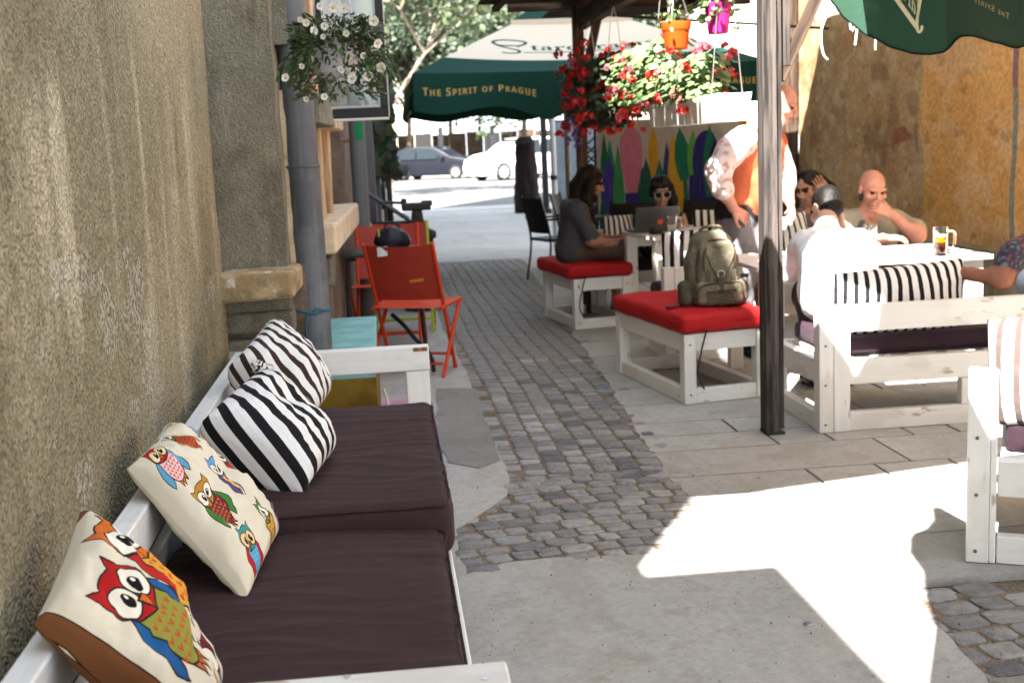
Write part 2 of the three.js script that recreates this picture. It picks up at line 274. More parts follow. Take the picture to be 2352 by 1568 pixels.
{ // crossing street, sunlit, with kerbs and the far pavement
  const asphalt = M({ map: colorTex(512, 512, (u, v) => { const k = 0.8 + 0.5 * (fbm(u, v, 6, 6, 5, 5) - 0.5) + 0.3 * (vn(u, v, 150, 150, 9) - 0.5); return [0.17 * k, 0.168 * k, 0.165 * k]; }), roughness: 0.9 });
  const st = new THREE.PlaneGeometry(120, 31); st.rotateX(-PI / 2); st.translate(0, -0.02, -44.3); struct('street', boxUV(st, 0.2), asphalt);
  const near = new THREE.BoxGeometry(120, 0.1, 1.6); near.translate(0, -0.04, -28.0); struct('near_kerb_pavement', boxUV(near, 0.4), concreteM);
  const fp = new THREE.BoxGeometry(120, 0.14, 10); fp.translate(0, 0.03, -64.8); struct('far_pavement', boxUV(fp, 0.4), concreteM);
}

{ // darker concrete repair beside the sofa end, and grit swept into the joints
  const px = [[1003, 893], [1092, 893], [1112, 958], [1150, 1055], [1100, 1075], [1030, 1062], [1003, 1000]].map(p => at(p[0], p[1], { y: 0 })); const P = px.map(q => [q.x, q.z]);
  const g = shapeGeo(rough(P, 0.008, 0.05), 0.01); g.translate(0, 0.003, 0); struct('concrete_repair', boxUV(g, 0.7, 0.4, 0.2), M({ map: concreteTex, color: rgb(0.56, 0.55, 0.55), bumpMap: concreteBump, bumpScale: 0.003, roughness: 0.85 }));
  const r = rng(404), L = [], peb = new THREE.IcosahedronGeometry(1, 0); peb.computeVertexNormals();
  for (let i = 0; i < 420; i++) { const near = r() < 0.7, x = near ? 0.15 + 1.5 * r() : 0.2 + 2.6 * r(), z = near ? -2.6 - 2.4 * r() : -2.6 - 5 * r(), s = 0.0012 + 0.003 * r() * r(), k = 0.6 + 0.9 * r(); L.push([peb, V3(x, s * 0.5, z), new THREE.Quaternion().setFromEuler(new THREE.Euler(r() * 6, r() * 6, r() * 6)), V3(s, s * 0.6, s * (0.7 + 0.6 * r())), r() < 0.12 ? [0.55, 0.53, 0.5] : r() < 0.3 ? [0.14 * k, 0.08 * k, 0.05 * k] : [0.2 * k, 0.18 * k, 0.16 * k]]); }
  stuff('grit', scatter(L), M({ vertexColors: true, roughness: 0.9 }));
  const cp = at(1855, 1433, { y: 0 }), cap_ = thing('bottle_cap', 'small blue-grey bottle cap lying on the concrete path', 'cap', [cp.x, 0, cp.z]); part('disc', new THREE.CylinderGeometry(0.011, 0.013, 0.006, 18).translate(0, 0.003, 0), M({ color: rgb(0.12, 0.14, 0.2), roughness: 0.4, metalness: 0.5 }), cap_); part('rim', new THREE.TorusGeometry(0.0125, 0.0015, 6, 21).rotateX(PI / 2).translate(0, 0.0015, 0), steelM, cap_);
}
// ---------------------------------------------------------------- the old plastered house along the path
const plasterTex = colorTex(2048, 1024, (u, v) => { // 5.8 m x 2.9 m
  const a = fbm(u, v, 7, 4, 101, 5), lean = u + 0.012 * (v - 0.5) + 0.006 * Math.sin(v * 9), run = fbm(lean, v, 46, 2, 105, 3), run2 = fbm(lean, v, 120, 3, 109, 3);
  const gr = vn(u, v, 720, 360, 113), gr2 = vn(u, v, 1024, 512, 117), gr3 = fbm(u, v, 260, 130, 119, 2);
  let c = mix3([0.222, 0.194, 0.124], [0.295, 0.260, 0.172], smooth(0.3, 0.7, a));
  c = mix3(c, [0.225, 0.222, 0.135], 0.65 * smooth(0.5, 0.7, fbm(u, v, 5, 3, 131, 4)));            // greenish damp
  const drip = smooth(0.50, 0.80, run) * smooth(0.40, 0.66, fbm(u, v, 7, 4, 141, 3)); c = mix3(c, [0.48, 0.43, 0.31], 0.7 * drip);   // lime runs
  c = mix3(c, [0.43, 0.37, 0.26], 0.22 * smooth(0.6, 0.8, run2) * smooth(0.45, 0.6, a));
  c = mix3(c, [0.125, 0.098, 0.058], 0.5 * smooth(0.52, 0.70, fbm(lean, v, 18, 3, 151, 4)) );      // rain-darkened streaks
  const k = 0.38 + 0.62 * gr + 0.34 * gr2 + 0.26 * gr3; c = c.map(x => x * k);
  if (gr2 > 0.9 && gr < 0.35) c = c.map(x => x * 0.6);
  const chalk = smooth(0.62, 0.7, fbm(u, v, 30, 16, 161, 4)) * smooth(0.60, 0.68, fbm(u, v, 8, 7, 163, 3)); if (v < 0.42) c = mix3(c, [0.50, 0.48, 0.43], 0.45 * chalk * (gr > 0.5 ? 1 : 0));
  return c;
});
const plasterBump = grayTex(1024, 1024, (u, v) => 0.55 * vn(u, v, 300, 300, 113) + 0.3 * vn(u, v, 480, 480, 5) + 0.25 * fbm(u, v, 30, 30, 9, 3));
plasterBump.repeat.set(3.2, 1.6);
const plasterM = M({ map: plasterTex, bumpMap: plasterBump, bumpScale: 0.012, roughness: 0.95 });
const greyPlasterTex = colorTex(512, 512, (u, v) => { const a = fbm(u, v, 5, 5, 201, 5), b = vn(u, v, 220, 220, 203), l = smooth(0.6, 0.75, fbm(u, v, 20, 5, 207, 3)); let c = mix3([0.13, 0.116, 0.085], [0.205, 0.19, 0.145], smooth(0.3, 0.7, a)); c = mix3(c, [0.30, 0.28, 0.215], 0.35 * l); return c.map(x => x * (0.75 + 0.5 * b)); });
const greyPlasterM = M({ map: greyPlasterTex, bumpMap: grayTex(512, 512, (u, v) => 0.6 * vn(u, v, 200, 200, 3) + 0.5 * fbm(u, v, 20, 20, 9, 4)), bumpScale: 0.008, roughness: 0.95 });
const sandstoneM = M({ map: colorTex(512, 512, (u, v) => { const a = fbm(u, v, 6, 6, 301, 5), b = vn(u, v, 200, 200, 303); let c = mix3([0.27, 0.19, 0.10], [0.42, 0.32, 0.19], smooth(0.25, 0.75, a)); c = mix3(c, [0.60, 0.58, 0.52], smooth(0.62, 0.72, fbm(u, v, 14, 12, 307, 4)) * 0.6); c = mix3(c, [0.16, 0.12, 0.075], 0.55 * smooth(0.6, 0.72, fbm(u, v, 7, 9, 311, 3))); return c.map(x => x * (0.85 + 0.3 * b)); }), bumpMap: grayTex(256, 256, (u, v) => fbm(u, v, 16, 16, 5, 4)), bumpScale: 0.01, roughness: 0.9 });
const paleStoneM = M({ map: colorTex(512, 512, (u, v) => { const a = fbm(u, v, 5, 7, 321, 5), b = vn(u, v, 160, 160, 323); let c = mix3([0.50, 0.37, 0.235], [0.66, 0.52, 0.36], smooth(0.25, 0.75, a)); c = mix3(c, [0.36, 0.27, 0.18], 0.6 * smooth(0.6, 0.74, fbm(u, v, 9, 11, 325, 4))); return c.map(x => x * (0.88 + 0.24 * b)); }), bumpMap: grayTex(256, 256, (u, v) => fbm(u, v, 12, 12, 15, 4)), bumpScale: 0.01, roughness: 0.9 });
function wobble(g, amp, f, s = 0) { g = mergeVertices(clean(g)); const p = g.attributes.position; for (let i = 0; i < p.count; i++) { const x = p.getX(i), y = p.getY(i), z = p.getZ(i); p.setXYZ(i, x + amp * n3(x * f + s, y * f, z * f), y + amp * n3(x * f, y * f + 7 + s, z * f), z + amp * n3(x * f, y * f, z * f + 13 + s)); } g.computeVertexNormals(); return g; }
{
  const H = thing('plastered_house', 'old house with rough stained ochre plaster wall beside the long sofa', 'house', [-0.7, 0, -5.42]);
  const gz = (z) => z + 5.42; // local z
  const wall = gridGeo(170, 80, (u, v) => { const z = lerp(2.5, -5.42, u), y = lerp(0, 4.22, v); const e = smooth(-5.42, -5.32, z); return [0.010 * n3(z * 1.3, y * 1.1, 2) + 0.004 * n3(z * 6, y * 6, 5) - 0.03 * (1 - e) * (1 - e), y, gz(z)]; }, (u, v) => [(lerp(2.5, -5.42, u) + 5.6) / -5.8, lerp(0, 4.22, v) / 2.9]);
  part('wall', wall, plasterM, H);
  part('wall_core', [box(0.5, 4.22, 7.9, -0.285, 2.11, gz(-1.46))], greyPlasterM, H);
  part('upper_wall', [box(0.5, 3.8, 4.5, -0.255, 6.12, gz(-3.17))], greyPlasterM, H); part('shade_blocker', box(0.6, 6.0, 1.25, -0.26, 11.02, gz(-4.8)), greyPlasterM, H);  // tall unseen block over the wall, added only to shade the market umbrella
  const eave = part('eave', [rbox(0.75, 0.12, 3.0, -0.225, 5.01, gz(1.24), 0.02), box(0.5, 0.73, 2.76, -0.255, 4.585, gz(1.12))], brownWoodM, H); eave.userData.label = 'timber roof eave over the path';
  // grey pier that closes the wall, with a projecting sandstone ledge
  part('pier', boxUV(wobble(new THREE.BoxGeometry(0.30, 7.6, 0.36, 8, 120, 8).translate(0.12, 3.8, -0.20), 0.010, 5), 0.9), greyPlasterM, H);
  part('ledge', boxUV(wobble(new RoundedBoxGeometry(0.345, 0.122, 0.36, 8, 0.028).translate(0.145, 0.868, 0.0), 0.014, 9, 3), 1.6), sandstoneM, H);
  part('stone_course', boxUV(wobble(new RoundedBoxGeometry(0.33, 0.10, 0.1, 6, 0.025).translate(0.125, 0.69, 0.0), 0.012, 9, 5), 1.6), greyPlasterM, H);
  part('stone_course', boxUV(wobble(new RoundedBoxGeometry(0.33, 0.15, 0.11, 6, 0.025).translate(0.125, 0.55, 0.0), 0.012, 9, 8), 1.6), greyPlasterM, H);
  part('plinth', box(0.32, 0.46, 0.09, 0.125, 0.23, 0.0), greyPlasterM, H);
}
{ // zinc downpipe in front of the pier
  const zinc = M({ map: colorTex(512, 1024, (u, v) => { const a = fbm(u, v, 4, 12, 401, 5), b = fbm(u, v, 40, 6, 405, 3); let c = mix3([0.075, 0.083, 0.098], [0.13, 0.138, 0.152], smooth(0.3, 0.7, a)); c = mix3(c, [0.21, 0.205, 0.195], 0.35 * smooth(0.58, 0.75, b)); const rd = vn(u, v, 60, 160, 411); if (v < 0.42 && u > 0.35 && u < 0.7 && rd > 0.93) c = [0.33, 0.07, 0.06]; return c; }), roughness: 0.62, metalness: 0.15 });
  const x = -0.352, z = -5.70, t = thing('downpipe', 'grey zinc downpipe beside the sandstone ledge', 'pipe', [x, 0, z]);
  const tubeG = (r, y0, y1) => { const g = new THREE.CylinderGeometry(r, r, y1 - y0, 36, 40, true); g.translate(0, (y0 + y1) / 2, 0); const p = g.attributes.position; for (let i = 0; i < p.count; i++) { const y = p.getY(i), k = 0.0025 * n3(y * 5, p.getX(i) * 9, 3); p.setX(i, p.getX(i) + k + 0.004 * Math.sin(y * 2)); } return g; };
  part('lower_pipe', tubeG(0.076, 0, 1.36), zinc, t); part('upper_pipe', tubeG(0.072, 1.34, 7.0), zinc, t);
  part('joint_ring', new THREE.TorusGeometry(0.077, 0.006, 8, 36).rotateX(PI / 2).translate(0, 1.36, 0), zinc, t);
  const twine = M({ color: rgb(0.03, 0.13, 0.17), roughness: 0.9 });
  single('tied_twine', merge([tube([[x - 0.12, 0.705, z + 0.06], [x - 0.08, 0.715, z + 0.075], [x - 0.03, 0.70, z + 0.085], [x + 0.02, 0.69, z + 0.083], [x + 0.06, 0.70, z + 0.05], [x + 0.081, 0.70, z], [x + 0.05, 0.70, z - 0.065], [x, 0.70, z - 0.082], [x - 0.06, 0.70, z - 0.06], [x - 0.12, 0.705, z + 0.06]], 0.006, 60, 6), tube([[x - 0.02, 0.692, z + 0.087], [x - 0.03, 0.64, z + 0.088], [x - 0.025, 0.56, z + 0.085]], 0.004, 16, 5), tube([[x + 0.0, 0.692, z + 0.087], [x + 0.02, 0.712, z + 0.09], [x + 0.07, 0.70, z + 0.07], [x + 0.10, 0.703, z + 0.05]], 0.004, 16, 5)]), twine, 'teal twine knotted round the zinc downpipe', 'twine');
  const mb = thing('meter_box', 'small grey utility box low on the pier behind the pillows', 'box', [-0.655, 0.36, -5.36]);
  part('housing', rbox(0.13, 0.22, 0.07, 0, 0.11, 0, 0.008), M({ color: rgb(0.34, 0.34, 0.34), roughness: 0.6 }), mb); part('cover', rbox(0.11, 0.19, 0.012, 0, 0.11, 0.04, 0.006), M({ color: rgb(0.42, 0.42, 0.41), roughness: 0.55 }), mb);
}
const facadeAng = Math.atan2(0.46, 16.4);
{ // stone-trimmed house further along: local +x = outwards from the face, local -z = along the alley
  const F = thing('stone_trimmed_house', 'house front with pale stone sill and brown boarded window behind the downpipe', 'house', [-0.37, 0, -5.62], -facadeAng);
  const brownPl = M({ map: colorTex(512, 512, (u, v) => { const a = fbm(u, v, 5, 5, 501, 5), b = vn(u, v, 120, 120, 503); const c = mix3([0.10, 0.07, 0.048], [0.19, 0.14, 0.10], smooth(0.3, 0.7, a)); return c.map(x => x * (0.8 + 0.4 * b)); }), roughness: 0.95, bumpMap: stoneBump, bumpScale: 0.01 });
  part('lower_wall', box(0.5, 0.92, 21, -0.25, 0.46, -10.5), brownPl, F);
  part('back_wall', box(0.3, 6.1, 21, -0.35, 3.95, -10.5), brownPl, F); part('shading_storey', box(0.5, 6.0, 21, -0.252, 10.0, -10.5), greyPlasterM, F);  // unseen upper storey raised and lengthened to shade the umbrella and alley end
  part('upper_wall', box(0.2, 5.1, 21, -0.10, 4.45, -10.5), greyPlasterM, F);
  part('end_wall', box(0.2, 1.0, 17.6, -0.101, 1.42, -12.2), brownPl, F);
  part('corner_strip', boxUV(wobble(new THREE.BoxGeometry(0.10, 1.7, 0.16, 3, 30, 3).translate(-0.05, 0.85, -0.12), 0.018, 12), 1), paleStoneM, F);
  part('sill', boxUV(wobble(new RoundedBoxGeometry(0.27, 0.15, 2.5, 5, 0.02).translate(-0.02, 0.985, -1.75), 0.02, 5, 2), 1.2), paleStoneM, F);
  part('sill_bracket', boxUV(wobble(new RoundedBoxGeometry(0.16, 0.16, 0.3, 4, 0.02).translate(0.0, 0.82, -0.75), 0.02, 7, 6), 1.2), greyPlasterM, F);
  const rr = rng(5150), tones = [M({ map: woodTex(88, [0.22, 0.11, 0.045], [0.48, 0.29, 0.15]), bumpMap: grainBump, bumpScale: 0.004, roughness: 0.8 }), M({ map: brownWoodM.map, color: rgb(0.95, 0.9, 0.8), bumpMap: grainBump, bumpScale: 0.004, roughness: 0.8 }), M({ map: woodTex(89, [0.34, 0.21, 0.11], [0.62, 0.44, 0.27]), bumpMap: grainBump, bumpScale: 0.004, roughness: 0.8 })];
  for (let i = 0; i < 17; i++) part('board', rbox(0.03 + 0.03 * rr(), 0.62, 0.135, -0.15 + 0.03 * rr(), 1.33, -0.42 - i * 0.145, 0.005), tones[Math.floor(rr() * 3)], F);
  for (const s of [0.62, 1.12, 1.75]) part('bracket_post', boxUV(wobble(new RoundedBoxGeometry(0.14, 0.52, 0.13, 3, 0.015).translate(-0.04, 1.30, -s), 0.014, 10, s), 1.3), tones[2], F);
  part('cornice', boxUV(wobble(new RoundedBoxGeometry(0.22, 0.15, 0.75, 4, 0.015).translate(0.0, 1.62, -0.62), 0.016, 8, 9), 1.2), greyPlasterM, F);
  part('cornice', boxUV(wobble(new RoundedBoxGeometry(0.20, 0.13, 1.3, 4, 0.015).translate(-0.01, 1.61, -1.7), 0.016, 8, 4), 1.2), paleStoneM, F);
  for (const s of [0.30, 0.52, 0.74]) part('window_post', rbox(0.10, 1.3, 0.11, 0.01, 2.35, -s, 0.01), tones[s === 0.52 ? 1 : 2], F);
}
{ // second, thinner downpipe with a green sticker
  const x = -0.155, z = -9.2, t = thing('drainpipe', 'thin grey drainpipe with a green sticker by the boarded window', 'pipe', [x, 0, z]);
  const m = M({ color: rgb(0.13, 0.135, 0.135), roughness: 0.6 }); part('pipe', new THREE.CylinderGeometry(0.058, 0.058, 3.2, 24).translate(0, 1.6, 0), m, t);
  part('clamp', bar([-0.16, 1.5, 0], [0, 1.5, 0], 0.016), M({ color: rgb(0.25, 0.14, 0.08) }), t); part('clamp', bar([-0.16, 0.62, 0], [0, 0.62, 0], 0.016), blackMetalM, t);
  part('sticker', gridGeo(8, 1, (u, v) => { const a = lerp(-0.2, 0.85, u); return [0.0595 * Math.sin(a), 1.50 + 0.13 * v, 0.0595 * Math.cos(a)]; }), M({ color: rgb(0.01, 0.20, 0.07) }), t);
}
{ // things along the house front further away
  const M2 = (r, g, b, ro = 0.7) => M({ color: rgb(r, g, b), roughness: ro });
  const d = thing('doorway', 'dark open doorway in the house front beyond the drainpipe', 'doorway', [-0.10, 0, -11.6], -facadeAng);
  part('frame', [rbox(0.12, 2.3, 0.12, -0.01, 1.15, 0), rbox(0.12, 2.3, 0.12, 0.0, 1.15, -1.1), rbox(0.12, 0.12, 1.2, 0.0, 2.33, -0.55)], M2(0.13, 0.13, 0.135), d);
  part('door', rbox(0.05, 2.2, 0.9, -0.02, 1.12, -0.55, 0.01), M2(0.010, 0.011, 0.016), d);
  const po = thing('iron_post', 'dark iron post at the end of the house front', 'post', [0.10, 0, -16.6]); part('shaft', rbox(0.09, 2.6, 0.09, 0, 1.3, 0, 0.01), M2(0.035, 0.028, 0.03), po); part('foot', rbox(0.16, 0.12, 0.16, 0, 0.06, 0, 0.01), M2(0.03, 0.03, 0.03), po);
  const ch = thing('blue_bottle_crate', 'blue plastic jug on a dark stand by the iron post', 'jug', [-0.02, 0, -13.6]);
  part('stand', [rbox(0.28, 0.05, 0.3, 0, 0.80, 0, 0.01), ...[[-.1, -.1], [.1, -.1], [-.1, .1], [.1, .1]].map(([a, b]) => rbox(0.04, 0.8, 0.04, a, 0.4, b))], M2(0.02, 0.02, 0.025), ch);
  part('jug', new THREE.LatheGeometry([[0, 0], [0.07, 0], [0.078, 0.03], [0.078, 0.16], [0.05, 0.2], [0.026, 0.22], [0.026, 0.26], [0, 0.26]].map(p => new THREE.Vector2(...p)), 20).translate(0.0, 0.826, 0.02), M2(0.02, 0.22, 0.36, 0.3), ch);
}
// ---------------------------------------------------------------- ochre wall behind the terrace
{
  const W = thing('ochre_wall', 'tall weathered ochre and brown plaster wall behind the seated guests', 'wall', [4.5, 0, -12.9]);
  const tex = colorTex(1536, 768, (u, v) => { // u: z from -12.9 (0) to -3 (1), v: 0..4.5 m
    const z = lerp(-12.9, -3, u), y = v * 4.5, a = fbm(u, v, 14, 8, 601, 5), b = fbm(u, v, 60, 30, 603, 4), g = vn(u, v, 420, 210, 605);
    const edge = -9.9 + 0.10 * (fbm(u, v, 3, 9, 607, 4) - 0.5) + 0.10 * Math.max(0, 1.4 - y), near = smooth(edge - 0.03, edge + 0.03, z);
    let brown = mix3([0.37, 0.24, 0.122], [0.47, 0.325, 0.182], smooth(0.3, 0.7, a)); brown = mix3(brown, [0.52, 0.41, 0.275], 0.7 * smooth(0.50, 0.66, b)); brown = mix3(brown, [0.20, 0.125, 0.07], 0.55 * smooth(0.56, 0.72, fbm(u, v, 24, 14, 615, 4))); brown = mix3(brown, [0.30, 0.13, 0.065], 0.45 * smooth(0.64, 0.74, fbm(u, v, 44, 34, 611, 3)));
    let och = mix3([0.61, 0.34, 0.122], [0.71, 0.42, 0.172], smooth(0.3, 0.7, a)); och = mix3(och, [0.68, 0.47, 0.29], 0.6 * smooth(0.48, 0.62, fbm(u, v, 20, 16, 613, 4))); och = mix3(och, [0.30, 0.18, 0.09], 0.5 * smooth(0.68, 0.78, fbm(u, v, 50, 40, 617, 3)));
    let c = mix3(brown, och, near);
    if (Math.abs(z - edge) < 0.045) c = mix3(c, [0.42, 0.36, 0.19], 0.7 * smooth(0.3, 0.6, fbm(u, v, 8, 30, 621, 3)));
    if (z > edge - 0.09 && z < edge - 0.04) c = mix3(c, [0.20, 0.20, 0.22], 0.8 * smooth(0.42, 0.5, vn(u, v, 4, 14, 623)));
    const pz = -8.33 - 0.02 * y; if (Math.abs(z - pz) < 0.035) c = mix3(c, y > 1.2 + 0.5 * vn(u, v, 2, 9, 631) ? [0.19, 0.10, 0.20] : [0.16, 0.22, 0.22], 0.85);
    // bare brick course where the render has fallen
    const by = y - 1.33 - 0.04 * Math.sin(z * 3); if (Math.abs(by) < 0.065 && z > -11.1 && z < edge && vn(u, v, 80, 40, 633) > 0.25) c = mix3(c, [0.30, 0.085, 0.045], 0.75 * smooth(0.35, 0.6, fbm(u, v, 30, 30, 635, 3)));
    return c.map(x => x * (0.8 + 0.4 * g));
  }, false);
  const sheet = gridGeo(150, 70, (u, v) => [0.022 * n3(u * 14, v * 8, 2) + 0.008 * n3(u * 60, v * 30, 7), v * 4.5, u * 9.9], (u, v) => [u, v]);
  part('render', sheet, M({ map: tex, bumpMap: stoneBump, bumpScale: 0.01, roughness: 0.95 }), W);
  part('core', box(0.4, 4.5, 9.9, 0.23, 2.25, 4.95), greyPlasterM, W);
  part('plinth', boxUV(wobble(new THREE.BoxGeometry(0.16, 0.5, 9.9, 2, 6, 60).translate(-0.06, 0.25, 4.95), 0.025, 4), 0.8), greyPlasterM, W);
  part('corner_post', rbox(0.2, 3.2, 0.16, -0.12, 1.6, 0.0, 0.02), darkWoodM, W);
}
{ // pale sunlit house beyond the terrace
  const W = thing('white_house', 'pale sunlit house gable beyond the end of the ochre wall', 'house', [7.0, 0, -19]); const m = M({ map: colorTex(256, 256, (u, v) => { const k = 0.9 + 0.2 * (fbm(u, v, 5, 5, 44, 4) - 0.5); return [0.74 * k, 0.72 * k, 0.68 * k]; }), roughness: 0.9 });
  part('wall', box(4.4, 5.5, 0.4, 0.1, 2.75, 0), m, W); part('roof', [rbox(4.8, 0.2, 1.4, 0.1, 5.6, -0.3)], brownWoodM, W);
  const win = part('window', box(0.9, 1.3, 0.06, 0.9, 2.2, 0.2), blackPlasticM, W); part('frame', [rbox(1.0, 0.06, 0.05, 0.9, 2.88, 0.24), rbox(1.0, 0.06, 0.05, 0.9, 1.52, 0.24), rbox(0.06, 1.3, 0.05, 0.43, 2.2, 0.24), rbox(0.06, 1.3, 0.05, 1.37, 2.2, 0.24)], paintM, win);
}
// ---------------------------------------------------------------- cushions and pillows
function cushionGeo(w, h, d, r, f, nx = 60, ny = 8, nz = 60) { // softened block, f adds cloth relief
  const g = mergeVertices(new THREE.BoxGeometry(w, h, d, nx, ny, nz).deleteAttribute('normal').deleteAttribute('uv')), p = g.attributes.position, q = V3(), c = V3();
  for (let i = 0; i < p.count; i++) {
    q.fromBufferAttribute(p, i); c.set(clamp(q.x, -w / 2 + r, w / 2 - r), clamp(q.y, -h / 2 + r, h / 2 - r), clamp(q.z, -d / 2 + r, d / 2 - r));
    const n = q.clone().sub(c); if (n.lengthSq() > 0) { n.normalize(); q.copy(c).addScaledVector(n, r); } else n.set(0, Math.sign(q.y), 0);
    const k = f ? f(q, n) : 0; q.addScaledVector(n, k); p.setXYZ(i, q.x, q.y, q.z);
  }
  g.computeVertexNormals(); const uv = []; for (let i = 0; i < p.count; i++) uv.push(p.getX(i) * 2 + p.getY(i), p.getZ(i) * 2 + p.getY(i) * 0.5); g.setAttribute('uv', new THREE.Float32BufferAttribute(uv, 2)); return g;
}
// pillow through four corners A (far top) B (near top) C (near bottom) D (far bottom); u runs B->A, v runs C->B
function pillowGeo(A, B, C, D, T, o = {}) {
  const n = 44, pos = [], uv = [], idx = [], N = A.clone().sub(C).cross(B.clone().sub(D)).normalize(), mid = A.clone().add(B).add(C).add(D).multiplyScalar(0.25), P = V3();
  if (N.dot(camera.position.clone().sub(mid)) < 0) N.negate(); const asym = o.asym ?? 0.5, pin = o.pinch ?? 0.06, e = o.e ?? 0.5, s = o.seed ?? 1, bend = o.bend ?? 0;
  for (let side = 0; side < 2; side++) for (let j = 0; j <= n; j++) for (let i = 0; i <= n; i++) {
    let u = 0.5 - 0.5 * Math.cos(i / n * PI), v = 0.5 - 0.5 * Math.cos(j / n * PI); u = lerp(i / n, u, 0.7); v = lerp(j / n, v, 0.7);
    const a = 4 * u * (1 - u), b = 4 * v * (1 - v), prof = Math.pow(a, e) * Math.pow(b, e);
    P.copy(C).lerp(D, u).lerp(B.clone().lerp(A, u), v);
    const uu = u - 0.5, vv = v - 0.5, inU = 1 - pin * b, inV = 1 - pin * a; // sides draw in between the corners
    const du = D.clone().sub(C).lerp(A.clone().sub(B), v), dv = B.clone().sub(C).lerp(A.clone().sub(D), u);
    P.addScaledVector(du, uu * (inU - 1)).addScaledVector(dv, vv * (inV - 1));
    let t = T / 2 * prof; const sg = side ? -1 : 1;
    const wk = o.wr ?? 1; t += wk * prof * (0.012 * n3(u * 3 + s, v * 3, side * 5) + 0.006 * n3(u * 8 + s, v * 8, side * 5)) + wk * (0.004 * n3(u * 22 + s, v * 9, side) + 0.004 * n3(u * 9, v * 22 + s, side)) * Math.pow(a * b, 0.25) * (1 - 0.5 * prof);
    if (o.dent) t -= sg > 0 ? o.dent[2] * Math.exp(-((u - o.dent[0]) ** 2 + (v - o.dent[1]) ** 2) / 0.03) : 0;
    t *= 2 * (side ? 1 - asym : asym); P.addScaledVector(N, t * sg + bend * (a * b - 0.4) - (o.back || 0)); pos.push(P.x, P.y, P.z); uv.push(u, v);
  }
  { // cloth follows the surface: texture coordinates by arc length
    const w1 = n + 1, at3 = k => V3(pos[k * 3], pos[k * 3 + 1], pos[k * 3 + 2]);
    for (let side = 0; side < 2; side++) {
      for (let j = 0; j <= n; j++) { const S = [0]; for (let i = 1; i <= n; i++) S.push(S[i - 1] + at3(side * w1 * w1 + j * w1 + i).distanceTo(at3(side * w1 * w1 + j * w1 + i - 1))); for (let i = 0; i <= n; i++) uv[2 * (side * w1 * w1 + j * w1 + i)] = o.period ? (side ? -1 : 1) * S[i] / o.period - (o.shear || 0) * j / n : lerp(i / n, S[i] / (S[n] || 1), 0.9); }
      if (!o.period) for (let i = 0; i <= n; i++) { const S = [0]; for (let j = 1; j <= n; j++) S.push(S[j - 1] + at3(side * w1 * w1 + j * w1 + i).distanceTo(at3(side * w1 * w1 + (j - 1) * w1 + i))); for (let j = 0; j <= n; j++) uv[2 * (side * w1 * w1 + j * w1 + i) + 1] = lerp(j / n, S[j] / (S[n] || 1), 0.9); }
    }
  }
  const w = n + 1; for (let side = 0; side < 2; side++) for (let j = 0; j < n; j++) for (let i = 0; i < n; i++) { const a = side * w * w + j * w + i, b = a + 1, c = a + w, d = c + 1; side ? idx.push(a, d, b, a, c, d) : idx.push(a, b, d, a, d, c); }
  const g = new THREE.BufferGeometry(); g.setAttribute('position', new THREE.Float32BufferAttribute(pos, 3)); g.setAttribute('uv', new THREE.Float32BufferAttribute(uv, 2)); g.setIndex(idx); g.computeVertexNormals(); return g;
}
const weaveBump = grayTex(256, 256, (u, v) => 0.5 + 0.25 * Math.sin(u * 2 * PI * 64) * Math.sin(v * 2 * PI * 64) + 0.3 * (vn(u, v, 128, 128, 5) - 0.5)); weaveBump.repeat.set(3, 3);
function stripeM(s, n, dark, ratio = 0.45) {
  return M({ map: colorTex(1024, 256, (u, v) => { const x = u * n + 0.02 * (fbm(u, v, 20, 9, s, 3) - 0.5), f = x - Math.floor(x), k = smooth(0, 0.035, f) * smooth(ratio + 0.035, ratio, f), g = 0.94 + 0.12 * vn(u, v, 500, 120, s); const thin = Math.abs(f - 0.5 - ratio / 2) < 0.012 ? 0.12 : 0; return mix3([0.74 - thin, 0.73 - thin, 0.72 - thin], dark, k).map(q => q * g); }), bumpMap: weaveBump, bumpScale: 0.0006, roughness: 0.9, sheen: 0.2 });
}
const stripeA = stripeM(1, 8, [0.010, 0.010, 0.012], 0.46), stripeB = stripeM(2, 8, [0.040, 0.024, 0.017], 0.42);
const auberginTex = colorTex(512, 512, (u, v) => { const a = fbm(u, v, 5, 9, 701, 4), b = vn(u, v, 256, 256, 703), l = fbm(u, v, 3, 60, 707, 3); const k = 0.8 + 0.35 * (a - 0.5) + 0.22 * (b - 0.5) + 0.2 * (l - 0.5); let c = [0.052 * k, 0.027 * k, 0.029 * k]; if (vn(u, v, 180, 180, 711) > 0.994) c = [0.3, 0.28, 0.26]; return c; });
const auberginM = M({ map: auberginTex, bumpMap: weaveBump, bumpScale: 0.0008, roughness: 0.82, sheen: 0.22, sheenRoughness: 0.45, sheenColor: rgb(0.42, 0.24, 0.26) });

